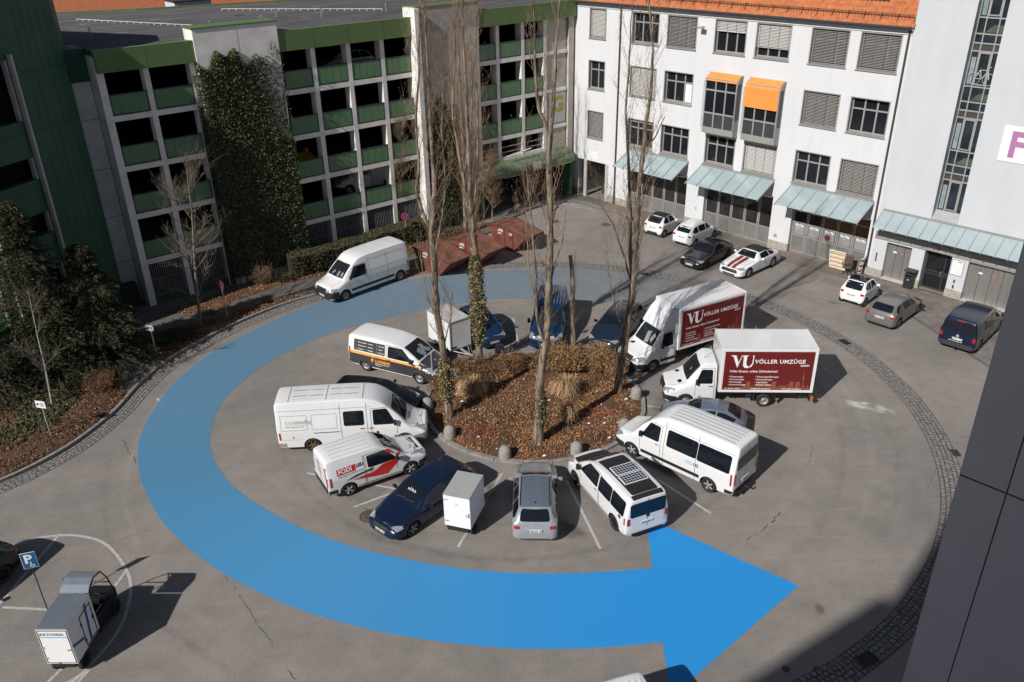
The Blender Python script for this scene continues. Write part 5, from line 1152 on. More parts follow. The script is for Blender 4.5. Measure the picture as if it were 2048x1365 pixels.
v.text('lettering', 'B', 'FODI', .35, 1.34, .15, M_ink, bold=.02); 
for i in range(5): v.strip('small_print', 'B', [(.30, 1.24-i*.07), (-.15, 1.24-i*.07)], .018, MATS['grey_ink'], .010)
v.text('lettering', 'T', 'FODI', X(.60), -.42, .12, P_red, slope=R(60))

# -------- dark blue estate
v = Veh('estate_car', 'dark navy estate car parked nose outward beside the cargo box trailer', 'car', 4.72, 1.82, (-3.97, 25.8), -131.0, .95, 'L', group=G_ring)
car(v, 1.48, P_navy, 1.35, 2.15, 4.15, 4.62, .1, hood=.80, cowlz=.98, tz=1.0, side_split=(2.55, 3.45), belt=.93, wheels=(.95, 3.70), plateF='M MD 2452', roofw=.70)
for sg in (1, -1): v.patch('tall_taillight', 'B', rect(*sorted((sg*.62, sg*.76)), 1.0, 1.40, .03), M_red, .014, .07)
for i in range(9): v.patch('paper_sliver', 'T', [(v.X(1.75+random.random()*.2), -.2+i*.05), (v.X(1.72), -.18+i*.05), (v.X(1.80), -.16+i*.05)], M_paper, .012, .3)  # row of thin white slivers over the windscreen

# -------- silver estate
v = Veh('silver_estate_car', 'silver estate car seen from behind, parked straight towards the island', 'car', 4.58, 1.77, loc=(.82, 27.35), hd=87.5, group=G_ring)
car(v, 1.45, P_silver, 1.25, 2.0, 4.0, 4.45, .1, hood=.80, cowlz=.97, tz=.98, side_split=(2.45, 3.3), belt=.92, wheels=(.85, 3.61), plateB='FFB RO 430', roofm=P_silverblue, roofw=.69)
v.patch('star_badge', 'B', rect(-.05, .05, .88, .97, .03), M_steelw, .02)
for sg in (1, -1): v.strip('roof_rail', 'T', [(v.X(3.9), sg*.56), (v.X(2.1), sg*.56)], .035, M_trim, .03)
v.patch('aerial', 'T', rect(v.X(3.85), v.X(3.75), -.02, .02, .01), M_trim, .05)

# -------- camper van with solar panels
v = Veh('camper_van', 'white camper van with two solar panels on a black ribbed roof', 'van', 4.90, 1.92, (3.84, 25.88), 113.8, 4.02, 'L', group=G_ring)
van(v, 1.98, P_white, .92, 1.9, 2.05, 1.04, 1.20, 1.10, (.90, 4.02), .35, 'darkspoke', .82, plateB='STA VR 17', doors=(2.85,), sidewin=((2.76, 3.70, 1.10, 1.74), (3.73, 4.68, 1.10, 1.74)), wwin_z=1.74, doorwin=2.68, bumper=P_white, rearwin=False, tailz=(.80, 1.12), lowtrim=(.28, .36))
X = v.X
v.patch('rear_window', 'B', rect(-.78, .78, 1.12, 1.76, .09), M_glass, .012); v.patch('rear_step', 'B', rect(-.70, .70, .30, .40, .03), M_trim, .03)
v.patch('roof_panel', 'T', rr([(X(4.65), -.58), (X(4.65), .58), (X(2.05), .58), (X(2.05), -.58)], .08), M_trim, .014)
for i in range(7): v.strip('roof_rib', 'T', [(X(4.55), -.48+i*.16), (X(2.15), -.48+i*.16)], .035, M_trim, .03)
for (a, b) in ((2.85, 3.42), (3.48, 4.05)):
    z = 2.03; p = MB(); p.box(X(b), X(a), -.52, .52, z, z+.03); sp = p.build('solar_panel', P_white, v.root)
    q = MB()
    for i in range(4):
        for j in range(8): q.box(X(b)+.035+i*.128, X(b)+.035+i*.128+.108, -.485+j*.1225, -.485+j*.1225+.103, z+.031, z+.034)
    q.build('solar_cells', M_solar, sp)
mb = MB(); mb.cyl((X(4.6), -.83, 1.90), (X(1.9), -.83, 1.90), .055, n=8); mb.build('awning_roll', M_trim, v.root)
v.patch('bonnet_cover', 'T', rr([(X(.35), -.70), (X(.35), .70), (X(.90), .80), (X(.90), -.80)], .08), M_trim, .012)
v.patch('tail_spoiler', 'T', rect(X(4.86), X(4.68), -.66, .66, .03), M_trim, .03); v.patch('badge', 'B', rect(-.07, .07, 1.0, 1.14, .04), M_trim, .02)
v.strip('side_moulding', 'L', [(X(3.6), .42), (X(1.35), .42)], .03, M_trim, .012)
v.patch('side_vent', 'L', rect(X(4.52), X(4.36), .92, 1.06, .02), M_trim, .014)

# -------- white minibus
v = Veh('minibus', 'white minibus with tinted side windows and a ribbed roof', 'minibus', 5.95, 1.99, (7.98, 28.14), 136.5, 4.85, 'L', group=G_ring)
van(v, 2.58, P_white, .98, 1.70, 2.30, 1.08, 1.30, 1.32, (1.0, 4.85), .35, 'spoke', .76, plateB='FS LU 225', wtz=2.12, wwin_z=2.04, doorwin=2.35, sidewin=((2.72, 4.17, 1.34, 2.10), (4.21, 5.72, 1.32, 2.10)), doors=(2.6, 4.18), lowtrim=(.50, .66), ribs=6, ribm=P_silver, rearwin=False, tailz=(.80, 1.35))
X = v.X
v.patch('rear_window', 'B', rect(-.80, .80, 1.45, 2.05, .1), M_glass, .012); v.text('lettering', 'L', 'LAKE', X(3.70), 1.05, .14, mat('cyan_ink', (.05, .45, .65), .5, var=0), bold=.0); v.text('lettering', 'L', 'US', X(4.08), .98, .22, mat('teal_ink', (.02, .10, .13), .5, var=0), bold=.03)
v.strip('lettering_rule', 'L', [(X(3.70), 1.0), (X(4.05), 1.0)], .03, MATS['cyan_ink'], .01)
for k in 'LR': v.strip('body_crease', k, [(X(5.85), 2.18), (X(2.5), 2.18)], .02, P_silver, .006)
mb = MB(); mb.cyl((-v.L/2, 0, .34), (-v.L/2-.22, 0, .36), .035); mb.cyl((-v.L/2-.22, 0, .34), (-v.L/2-.22, 0, .48), .035); mb.box(-v.L/2-.1, -v.L/2+.02, -.5, .5, .26, .34); mb.build('tow_bar', M_trim, v.root)

# -------- grey coupe
v = Veh('grey_coupe', 'small silver grey coupe hidden between the removal truck and the minibus', 'car', 3.95, 1.68, loc=(8.75, 33.05), hd=162., group=G_ring)
car(v, 1.34, P_silverblue, 1.25, 1.95, 3.0, 3.7, .3, hood=.78, cowlz=.93, tz=.92, side_split=(2.6,), belt=.88, wheels=(.78, 3.2), rear='T', roofw=.62, rw=.30)

# -------- blue pickup-like van, small blue hatchback, dark estate
v = Veh('blue_van', 'metallic blue van with a ribbed grey-blue roof facing the island', 'van', 4.90, 1.90, loc=(2.15, 43.05), hd=-98., group=G_ring)
van(v, 1.95, P_blue, .95, 1.90, 2.05, 1.04, 1.20, 1.10, (.90, 3.9), .34, 'darkspoke', .80, plateF='M RK 624', doors=(2.8,), sidewin=((2.85, 3.75, 1.14, 1.68), (3.85, 4.65, 1.14, 1.68)), wwin_z=1.68, doorwin=2.65, bumper=P_blue, rearwin=True, ribs=8, ribm=P_silverblue, papers=((.3, .1, .05, .06, .2),), grille=M_steelw)
v = Veh('blue_hatchback', 'small bright blue hatchback facing the island behind the ivy-clad trunk', 'car', 3.72, 1.70, loc=(-1.75, 42.75), hd=-64., group=G_ring)
car(v, 1.50, P_blue, .95, 1.65, 3.2, 3.62, .1, hood=.84, cowlz=1.0, tz=1.0, side_split=(1.9, 2.75), belt=.95, wheels=(.68, 3.06), plateF='M LK 4452', roofw=.70, nose=.54)
v = Veh('dark_estate_car', 'dark blue-grey estate car with roof rails beside the removal truck', 'car', 4.68, 1.83, loc=(5.95, 42.55), hd=-120., group=G_ring)
car(v, 1.47, P_bluegrey, 1.20, 1.95, 4.05, 4.55, .1, hood=.80, cowlz=.97, tz=.98, side_split=(2.4, 3.25), belt=.93, wheels=(.88, 3.55), plateF='M PC 612', roofw=.69)
for sg in (1, -1): v.strip('roof_rail', 'T', [(v.X(3.9), sg*.58), (v.X(2.0), sg*.58)], .04, M_trim, .05)

# -------- removal trucks
def truck(label, loc_front_left, hd, boxw, fairing, plate):
    L = 6.95; v = Veh('removal_truck', label, 'truck', L, 2.02, loc_front_left, hd, 0, 'L', group='removal trucks')
    v.root.location = (loc_front_left[0], loc_front_left[1], .004)
    van(v, 2.32, P_white, 1.0, 1.72, 1.9, 1.08, 1.30, 1.28, (1.0, 4.75), .35, 'steel', .80, plateF=plate, cutoff=2.42, wwin_z=2.0, doorwin=2.22, wtz=2.22, lowtrim=None, papers=((.25, .1, .2, .14, .3), (.3, .45, .14, .10, -.4)) if fairing else ((.3, .2, .04, .06, .3),), doorgap=True)
    X = v.X; hw = boxw/2; x1 = X(2.50); x0 = -L/2; z0, z1 = .88, 3.22
    m = MB(); m.bbox(x0, x1, -hw, hw, z0, z1, .035); cb = m.build('cargo_box', P_white, v.root)
    m = MB()
    for sg in (1, -1):
        y = sg*hw
        for (a, b, c, d) in ((x0+.01, x1-.01, z0+.012, z0+.10), (x0+.01, x1-.01, z1-.10, z1-.012), (x0+.01, x0+.10, z0+.10, z1-.10), (x1-.12, x1-.01, z0+.10, z1-.10)):
            m.box(a, b, min(y, y+sg*.012), max(y, y+sg*.012), c, d)
    for (a, b) in ((x0, x0+.06), (x1-.06, x1)): m.box(a, b, -hw+.03, hw-.03, z1, z1+.012)
    m.build('edge_frame', mat('frame_white', (.72, .72, .73), .4, var=.03), cb)
    gsk = MB(); gsk.box(x0+.08, x1-.08, hw-.075, hw-.06, z1, z1+.006); gsk.box(x0+.08, x1-.08, -hw+.06, -hw+.075, z1, z1+.006); gsk.build('roof_seam', M_steelw, cb)
    y = hw+.004
    for sg in (1, -1):
        p = MB(); p.box(x0+.15, x1-.17, *sorted((sg*hw, sg*(hw+.006))), z0+.14, z1-.15); pn = p.build('maroon_panel', P_maroon, cb)
    U = lambda u: x1-.17-u    # u metres from the front edge of the panel
    A = (-1, 0, 0); Z = (0, 0, 1); yy = hw+.010
    W_ = x1-x0-.32
    sk = MB(); rs = random.Random(3); u = 1.0; zb_ = z0+.142
    while u < W_-.1:
        w_ = rs.uniform(.05, .22); h_ = rs.choice([.10, .14, .2, .32, .16, .12])
        sk.box(U(u+w_), U(u), hw+.006, hw+.0075, zb_+.14, zb_+.14+h_); u += w_+rs.uniform(.0, .12)
    sk.box(U(W_-.36), U(W_-.40), hw+.006, hw+.0075, zb_+.14, zb_+1.0); sk.box(U(W_-.33), U(W_-.43), hw+.0062, hw+.0077, zb_+.62, zb_+.72)
    sk.box(U(W_-.02), U(.6), hw+.006, hw+.0072, zb_+.003, zb_+.14); sk.build('skyline_print', mat('brown_print', (.24, .075, .045), .5, var=.2, scale=4), pn)
    T = lambda t, u, z, s, b=.012, sx=1., sp=1.: flat_text('lettering', t, s, M_wink, pn, (U(u), yy, z), A, Z, bold=b, sx=sx, spacing=sp)
    T('VÖLLER UMZÜGE', 1.40, 2.46, .285, .02, .98, 1.08); T('GmbH', 3.52, 2.30, .15, .02); 
    # emblem: broad V and swash U
    e = MB(); yq = yy
    def stroke(pts):
        f = [tuple(range(len(pts)))]; e.add([(U(a), yq, b) for a, b in pts], f)
    stroke([(.28, 2.88), (.52, 2.88), (.52, 2.84), (.68, 2.40), (.60, 2.22), (.38, 2.82), (.28, 2.85)]); stroke([(.60, 2.22), (.80, 2.86), (.90, 2.86), (.90, 2.88), (.74, 2.88), (.76, 2.84), (.63, 2.45)])
    stroke([(.74, 2.88), (1.12, 2.88), (1.02, 2.84), (1.0, 2.50), (1.04, 2.34), (1.14, 2.28), (1.22, 2.30), (1.08, 2.20), (.94, 2.22), (.86, 2.34), (.86, 2.80)]); stroke([(1.14, 2.28), (1.28, 2.45), (1.30, 2.82), (1.26, 2.88), (1.36, 2.88), (1.34, 2.82), (1.33, 2.42), (1.22, 2.24)])
    e.build('emblem', M_wink, pn)
    T('Voller Einsatz, vollste Zufriedenheit!', .28, 1.98, .165, .014, .92)
    for i, (a, b) in enumerate((('Privatumzüge', 'Wohnungsauflösungen'), ('Firmenumzüge', 'Entrümpelungen'), ('Fernumzüge', 'Lagerungen'), ('Seniorenumzüge', 'Möbelmontagen'))):
        T('• '+a, .26, 1.70-i*.145, .125, .006, .9); T('• '+b, 1.50, 1.70-i*.145, .125, .006, .9)
    T('Tel: 089 901 618 90', .10, 1.06, .10, .02, .9); T('info@voeller-umzuege.de', 1.35, 1.06, .10, .02, .88); T('www.voeller-umzuege.de', 2.80, 1.06, .10, .02, .88)
    ch = MB(); ch.box(x0+.1, X(2.3), -.45, -.33, .55, .75); ch.box(x0+.1, X(2.3), .33, .45, .55, .75)
    for k in range(6): ch.box(x0+.3+k*.75, x0+.36+k*.75, -hw+.05, hw-.05, .78, .88)
    for sg in (1, -1):
        ch.box(*sorted((x0+.2, x0+.32)), *sorted((sg*.4, sg*.9)), .50, .62); ch.box(X(4.15), X(3.9), *sorted((sg*.5, sg*.85)), .45, .8)
        for dx in (-.50, .50): ch.box(X(4.75)+dx-.02, X(4.75)+dx+.02, *sorted((sg*.72, sg*.96)), .35, .80)
    ch.box(x0-.02, x0+.08, -.9, .9, .42, .54); ch.cyl((x0+.5, -.6, .55), (x0+.5, .6, .55), .10, n=10); ch.build('chassis', M_trim, v.root)
    li = MB(); li.box(x0-.05, x0-.02, -.95, -.70, .50, .62); li.box(x0-.05, x0-.02, .70, .95, .50, .62); li.build('tail_lamp_bar', M_red, v.root)
    for sg in (1, -1):
        fl = MB(); fl.bbox(x0-.10, x0+.02, *sorted((sg*.92, sg*.98)), .38, .62, .01)
        fl.build('tail_lift_foot', mat('lift_orange', (.5, .12, .03), .6), v.root)
    v.wheels((4.75,), .35, .30, .80, 'steel')
    if fairing:
        f = MB(); xa = X(1.55); h2 = hw-.10
        pts = [(X(1.45), -.78, 2.20), (X(1.45), .78, 2.20), (X(2.0), -.88, 2.85), (X(2.0), .88, 2.85), (x1+.02, -h2, 3.20), (x1+.02, h2, 3.20), (x1+.02, -h2, 2.10), (x1+.02, h2, 2.10), (X(1.6), -.84, 2.12), (X(1.6), .84, 2.12)]
        f.add(pts, [(0, 2, 3, 1), (2, 4, 5, 3), (0, 8, 6, 4, 2), (1, 3, 5, 7, 9), (4, 6, 7, 5), (0, 1, 9, 8)]); o = f.build('roof_fairing', P_white, v.root, fix=True)
        bv = o.modifiers.new('b', 'BEVEL'); bv.width = .10; bv.segments = 4
        for p in o.data.polygons: p.use_smooth = True
        s2 = MB(); s2.box(X(2.3), x1+.01, -hw+.02, -hw+.05, 1.9, 2.5); s2.box(X(2.3), x1+.01, hw-.05, hw-.02, 1.9, 2.5); s2.build('side_deflector', P_white, v.root)
        for k in 'LR': v.patch('side_trim', k, rect(X(2.38), X(1.42), .50, .66, .03), M_trim, .014)
        lk = MB(); lk.box(*sorted((X(.62), X(.80))), .28, .48, 1.09, 1.12)
    else:
        flat_text('emblem_lettering', 'VU', .42, mat('grey_ink', (.28, .27, .26), .5, var=0), cb, (x1+.003, -.95, 2.72), (0, 1, 0), Z, bold=.01)
        st = MB(); st.tube([(X(1.85), .25, 2.33), (X(2.3), .38, 2.75)], .008, 5); st.build('aerial', M_trim, v.root)
        for k in range(4): rk = MB(); rk.cyl((x0+1.2+k*.6, -hw-.06, 3.18), (x0+1.3+k*.6, -hw-.02, 3.34), .025, n=6); rk.build('strap_hook', M_steelw, v.root)
        v.patch('bonnet_vent', 'T', rr([(v.X(.80), .36), (v.X(.62), .40), (v.X(.70), .66), (v.X(.86), .62)], .03), M_trim, .012)
    v.patch('bonnet_vent', 'T', rr([(v.X(.80), -.62), (v.X(.62), -.66), (v.X(.70), -.40), (v.X(.86), -.36)], .03), M_trim, .012)
    return v
truck('removal truck with bright maroon side panel and a flat box front, beside the minibus', (10.80, 35.62), 177.0, 2.10, False, 'M VU 3015')
truck('removal truck with shaded maroon panel and a smooth roof fairing, farther from the camera', (9.00, 40.25), 208.0, 2.05, True, 'M VU 3012')

# -------- vehicles along the white building
v = Veh('small_convertible', 'tiny white city car with black soft top by the left folding gate', 'car', 2.70, 1.66, (11.17, 57.87), 46., 2.30, 'R', group=G_far)
car(v, 1.52, P_white, .62, 1.22, 2.15, 2.6, .1, hood=.92, cowlz=1.05, tz=1.02, side_split=(1.75,), belt=1.0, wheels=(.42, 2.30), rw=.30, style='white', plateB='M RS 1845', roofm=M_fabric, roofw=.72, nose=.60)
v.patch('soft_top_rear', 'B', rect(-.56, .56, 1.08, 1.42, .06), M_fabric, .014); v.patch('rear_window', 'B', rect(-.36, .36, 1.14, 1.34, .06), M_glass, .020); v.patch('rear_grille', 'B', rect(-.42, .42, .30, .42, .02), M_trim, .014)
v = Veh('white_hatchback', 'white five-door hatchback parked between the city car and the black coupe', 'car', 3.70, 1.66, (13.01, 55.91), 45., 3.10, 'R', group=G_far)
car(v, 1.50, P_white, .85, 1.55, 3.1, 3.6, .1, hood=.86, cowlz=1.02, tz=1.02, side_split=(1.85, 2.7), belt=.97, wheels=(.68, 3.07), rw=.30, plateB='M ED 2614', roofw=.70, nose=.55)
v = Veh('black_coupe', 'glossy black coupe parked nose outward next to the striped convertible', 'car', 4.45, 1.78, (12.95, 51.79), -134., .85, 'L', group=G_far)
car(v, 1.40, P_black, 1.45, 2.15, 3.15, 3.9, .3, hood=.80, cowlz=.95, tz=.98, side_split=(3.0,), belt=.92, wheels=(.80, 3.50), plateF='M BC 620', rear='T', roofw=.64, style='darkspoke', rw=.33)
v = Veh('striped_convertible', 'white sports convertible with two dark red bonnet stripes and black soft top', 'car', 4.75, 1.90, (15.36, 50.27), -139.5, .95, 'L', group=G_far)
car(v, 1.38, P_white, 1.70, 2.25, 3.25, 3.95, .3, hood=.86, cowlz=.98, tz=1.0, side_split=(3.1,), belt=.95, wheels=(.90, 3.62), rear='T', roofw=.62, roofm=M_fabric, style='spoke', rw=.35)
v.patch('soft_top', 'T', rr([(v.X(3.92), -.60), (v.X(3.92), .60), (v.X(2.9), .63), (v.X(2.9), -.63)], .05), M_fabric, .016)
for sg in (1, -1): v.patch('red_stripe', 'T', [(v.X(.12), sg*.06), (v.X(.12), sg*.30), (v.X(1.68), sg*.34), (v.X(1.68), sg*.06)], mat('stripe_red', (.20, .02, .012), .3, coat=.6), .012); v.patch('red_stripe', 'T', [(v.X(4.2), sg*.06), (v.X(4.2), sg*.30), (v.X(4.65), sg*.30), (v.X(4.65), sg*.06)], MATS['stripe_red'], .012)
v.patch('red_seat', 'T', rr([(v.X(2.12), -.35), (v.X(1.95), -.38), (v.X(1.95), -.12), (v.X(2.12), -.12)], .03), P_maroon, .012); v.patch('front_grille', 'F', rr([(-.62, .46), (.62, .46), (.54, .64), (-.54, .64)], .04), M_trim, .02)
v = Veh('small_city_car', 'tiny white two-seat city car with black glass roof near the office chair', 'car', 2.60, 1.56, (21.04, 45.55), 45.4, 2.22, 'R', group=G_far)
car(v, 1.54, P_white, .55, 1.15, 2.1, 2.5, .1, hood=.90, cowlz=1.05, tz=1.0, side_split=(1.65,), belt=1.0, wheels=(.40, 2.22), rw=.29, style='white', plateB='M SJ 4409', roofm=M_glass, roofw=.72, nose=.60)
v = Veh('grey_hatchback', 'metallic grey hatchback beside the litter bin and entrance', 'car', 4.26, 1.79, (21.88, 42.71), 43.6, 3.42, 'R', group=G_far)
car(v, 1.45, P_grey, 1.10, 1.85, 3.6, 4.1, .1, hood=.82, cowlz=.98, tz=1.0, side_split=(2.15, 3.05), belt=.95, wheels=(.85, 3.48), plateB='M LF 8203', roofw=.70)
v = Veh('navy_van', 'dark navy van with two rear windows parked by the steel lift doors', 'van', 4.95, 1.90, (24.99, 39.83), 45.2, 3.95, 'R', group=G_far)
van(v, 1.96, P_navy, .95, 1.90, 2.05, 1.04, 1.20, 1.10, (.90, 3.95), .34, 'spoke', .80, plateB='M CC 7201', doors=(2.8,), sidewin=((2.85, 3.75, 1.14, 1.68),), wwin_z=1.68, doorwin=2.65, bumper=P_dkgrey, rearwin=True, ribs=10, ribm=P_bluegrey, tailz=(.80, 1.05))
v.text('lettering', 'B', 'www.muenchen.de', .42, .62, .09, M_wink); v.patch('high_brake_lamp', 'B', rect(-.20, .20, 1.80, 1.85, .01), M_red, .012); v.patch('badge', 'B', rect(-.07, .07, .90, 1.04, .04), M_alloy, .016)
mb = MB(); mb.cyl((-v.L/2, 0, .30), (-v.L/2-.18, 0, .32), .03); mb.cyl((-v.L/2-.18, 0, .32), (-v.L/2-.18, 0, .42), .03); mb.build('tow_bar', M_trim, v.root)

# -------- lower left and bottom edge
v = Veh('dark_saloon_car', 'dark car cut off by the left edge of the photo, rear end showing', 'car', 4.6, 1.85, loc=(-20.02, 22.72), hd=-110.)
car(v, 1.62, P_black, 1.15, 1.9, 3.95, 4.45, .1, hood=.92, cowlz=1.08, tz=1.05, side_split=(2.3, 3.2), belt=1.02, wheels=(.85, 3.6), style='darkspoke', rw=.35, roofw=.70)
v = Veh('ribbed_van', 'white van at the bottom edge of the photo, only its ribbed roof showing', 'van', 5.1, 1.92, loc=(3.55, 14.72), hd=-72.)
van(v, 2.0, P_white, .95, 1.9, 2.05, 1.04, 1.20, 1.10, (.90, 4.1), .35, 'steel', .82, ribs=8, rearwin=True, doorwin=2.65, wwin_z=1.7)

# -------- box trailer
t = thing('box_trailer', 'white box trailer with grey roof and drawbar beside the blue hatchback', 'trailer', (-3.42, 41.24, .004), R(-53))
m = MB(); m.bbox(-1.10, 1.10, -.66, .66, .52, 2.18, .03); bo = m.build('trailer_box', mat('box_white', (.72, .72, .72), .5, var=.04), t)
m = MB(); m.box(-1.06, 1.06, -.62, .62, 2.181, 2.19); m.build('roof_sheet', mat('roof_sheet_grey', (.42, .40, .375), .8, var=.18, scale=3), bo)
m = MB()
for sg in (1, -1):
    m.box(-1.12, 1.12, *sorted((sg*.625, sg*.675)), 2.15, 2.205); m.box(*sorted((sg*1.075, sg*1.125)), -.625, .625, 2.15, 2.205)
    for s2 in (1, -1): m.box(*sorted((sg*1.07, sg*1.12)), *sorted((s2*.62, s2*.67)), .52, 2.15)
m.build('edge_trim', metal_light, bo)
m = MB(); m.box(-1.0, 1.0, -.5, .5, .42, .52); m.box(.9, 2.1, -.05, .05, .42, .50)
m.tube([(1.0, .5, .46), (1.9, .04, .46)], .03); m.tube([(1.0, -.5, .46), (1.9, -.04, .46)], .03); m.cyl((2.0, 0, .5), (2.25, 0, .52), .05, n=8); m.build('drawbar', metal_light, t)
m = MB(); m.cyl((1.75, .12, 0), (1.75, .12, .75), .025); m.cyl((1.75, .07, .09), (1.75, .17, .09), .09, n=12); m.build('jockey_wheel', M_trim, t)
tm, gm = wheel_meshes(.29, .16, 'steel')
for sg in (1, -1):
    o = link('wheel', tm, t, (-.1, sg*.72, .29)); link('rim', gm, o); o.rotation_euler = (0, 0, 0 if sg > 0 else math.pi)
    m = MB(); m.box(-.45, .25, *sorted((sg*.63, sg*.82)), .60, .64); m.build('mudguard', M_trim, t)
m = MB(); m.box(1.102, 1.115, -.58, -.30, .62, .72); m.build('door_latch', M_trim, bo)

# -------- cargo bikes with boxes
def cargo_box(t, x0, x1, hw, z0, z1, roofm):
    m = MB(); m.bbox(x0, x1, -hw, hw, z0, z1, .02); b = m.build('cargo_box', mat('box_bright', (.78, .78, .79), .45, var=.02), t)
    m = MB(); m.box(x0+.01, x1-.01, -hw+.01, hw-.01, z1, z1+.012); m.build('lid', roofm, b)
    m = MB()
    for (a, c, d, e, f, g) in ((x0-.006, x0+.02, -hw-.006, hw+.006, z1-.03, z1+.008), (x0-.006, x1, hw-.02, hw+.008, z1-.03, z1+.010), (x0-.006, x1, -hw-.008, -hw+.02, z1-.03, z1+.010)): m.box(a, c, d, e, f, g)
    m.build('edge_trim', metal_light if roofm is not MATS.get('lid_grey') else metal_gray, b)
    return b
lid_blue = mat('lid_metal', (.30, .33, .37), .3, metal=.6, var=.1); lid_grey = mat('lid_grey', (.36, .37, .36), .5, var=.04)
t = thing('cargo_trailer', 'white cargo box on small black wheels with a grey lid, numbered 14', 'trailer', (-1.98, 26.35, .004), R(71.5))
b = cargo_box(t, -.78, .78, .54, .50, 1.97, lid_grey)
flat_text('lettering', '14', .17, M_ink, b, (-.786, -.33, 1.06), (0, -1, 0), (0, 0, 1), bold=.02)
m = MB(); 
for z in (.72, 1.72): m.box(-.80, -.78, .36, .54, z, z+.04)
m.box(-.80, -.78, -.50, -.44, 1.05, 1.25); m.build('hinge', metal_gray, b)
flat_text('lettering', 'SS', .10, mat('cyan_ink', (.05, .45, .65), .5, var=0), b, (-.787, .05, 1.55), (0, -1, 0), (0, 0, 1), bold=.02)
m = MB(); m.box(-.35, .55, -.541, -.547, .70, 1.72); 
for q in ((-.35, .55, .70, .71), (-.35, .55, 1.71, 1.72), (-.35, -.34, .70, 1.72), (.54, .55, .70, 1.72)): m.box(q[0], q[1], -.556, -.548, q[2], q[3])
m.build('side_door', metal_gray, b) if False else None
m = MB(); m.bbox(-.70, .70, -.42, .42, .22, .50, .04); m.build('undercarriage', M_trim, t)
tm, gm = wheel_meshes(.28, .12, 'darkspoke')
for sg in (1, -1):
    o = link('wheel', tm, t, (-.35, sg*.47, .28)); link('rim', gm, o); o.rotation_euler = (0, 0, 0 if sg > 0 else math.pi)
o = link('wheel', tm, t, (1.35, 0, .28)); link('rim', gm, o)
m = MB(); m.tube([(.7, 0, .40), (1.35, 0, .32)], .04); m.tube([(1.2, 0, .35), (1.05, 0, .95), (1.1, .28, 1.02)], .025); m.tube([(1.05, 0, .95), (1.1, -.28, 1.02)], .02); m.build('bike_frame', M_trim, t)

t = thing('cargo_bike', 'roofed cargo bike with white box and blue stripes beside the disabled parking sign', 'cargo bike', (-14.47, 20.05, .004), R(88.5))
b = cargo_box(t, -.76, .76, .50, .55, 2.05, lid_blue)
m = MB()
for q in ((-.46, .47, 1.97, 1.99), (-.46, .47, .60, .62), (.45, .47, .60, 1.99), (-.47, -.45, .60, 1.99)): m.box(-.772, -.764, q[0], q[1], q[2], q[3])
m.build('rear_door_seal', M_gap, b)
m = MB(); m.box(-.774, -.764, -.42, .42, 1.70, 1.72); m.build('rule', mat('sky_ink', (.04, .25, .50), .5, var=0), b)
flat_text('lettering', 'NOVARIA', .16, M_ink, b, (-.770, .40, 1.78), (0, -1, 0), (0, 0, 1), bold=-.004, sx=1.08)
m = MB()
for z in (.80, 1.25, 1.80): m.box(-.79, -.762, .40, .54, z, z+.035)
m.box(-.80, -.762, -.44, -.32, 1.16, 1.20); m.cyl((-.80, .1, .62), (-.78, .1, .62), .04, n=8); m.build('hinge', metal_gray, b)
bm_ = mat('stripe_blue', (.012, .12, .34), .4, var=.03)
m = MB(); m.add([(-.76, -.506, 1.35), (-.76, -.506, 1.24), (-.10, -.506, .95), (-.10, -.506, 1.06)], [(0, 1, 2, 3)]); m.add([(.14, -.506, .62), (.26, -.506, .62), (.42, -.506, 2.0), (.30, -.506, 2.0)], [(0, 1, 2, 3)]); m.build('blue_stripe', bm_, b)
m = MB()
for q in ((-.08, .62, .60, .635), (-.08, .62, 1.80, 1.835), (-.08, -.05, .60, 1.83), (.59, .62, .60, 1.83)): m.box(q[0], q[1], -.515, -.503, q[2], q[3])
m.box(-.12, -.04, -.53, -.50, 1.5, 1.56); m.box(-.12, -.04, -.53, -.50, .85, .91); m.box(.54, .60, -.54, -.50, 1.2, 1.32); m.build('side_door_frame', M_trim, b)
m = MB(); n = 8; pr = [(.78, 2.09), (.98, 2.24), (1.22, 2.32), (1.48, 2.30), (1.68, 2.18)]
for (a, z), (c, z2) in zip(pr, pr[1:]): m.add([(a, -.48, z), (a, .48, z), (c, .46, z2), (c, -.46, z2), (a, -.48, z-.02), (a, .48, z-.02), (c, .46, z2-.02), (c, -.46, z2-.02)], [(0, 3, 2, 1), (4, 5, 6, 7), (0, 4, 7, 3), (1, 2, 6, 5)])
m.build('canopy', mat('canopy_grey', (.20, .235, .27), .2, metal=.2, coat=.6), t)
m = MB()
for sg in (1, -1): m.tube([(.80, sg*.47, 2.05), (1.22, sg*.48, 2.30), (1.68, sg*.47, 2.16), (1.95, sg*.46, 1.65), (2.15, sg*.44, .95), (2.20, sg*.35, .70)], .025)
m.tube([(2.0, -.44, 1.40), (2.0, .44, 1.40)], .02); m.tube([(-.6, 0, .50), (1.0, 0, .42), (2.1, 0, .42)], .05); m.tube([(1.0, 0, .45), (.95, 0, .95)], .03); m.tube([(1.9, 0, .42), (1.72, 0, 1.15), (1.62, .30, 1.20)], .025); m.tube([(1.72, 0, 1.15), (1.62, -.30, 1.20)], .02)
m.build('frame_tubes', M_trim, t)
m = MB(); m.bbox(1.85, 2.35, -.42, .42, .45, .95, .10); m.bbox(1.55, 1.9, -.40, .40, .80, 1.02, .05); m.build('front_fairing', mat('bike_black', (.012, .012, .013), .4), t)
m = MB(); m.bbox(.85, 1.12, -.13, .13, .95, 1.05, .03); m.build('saddle', M_trim, t)
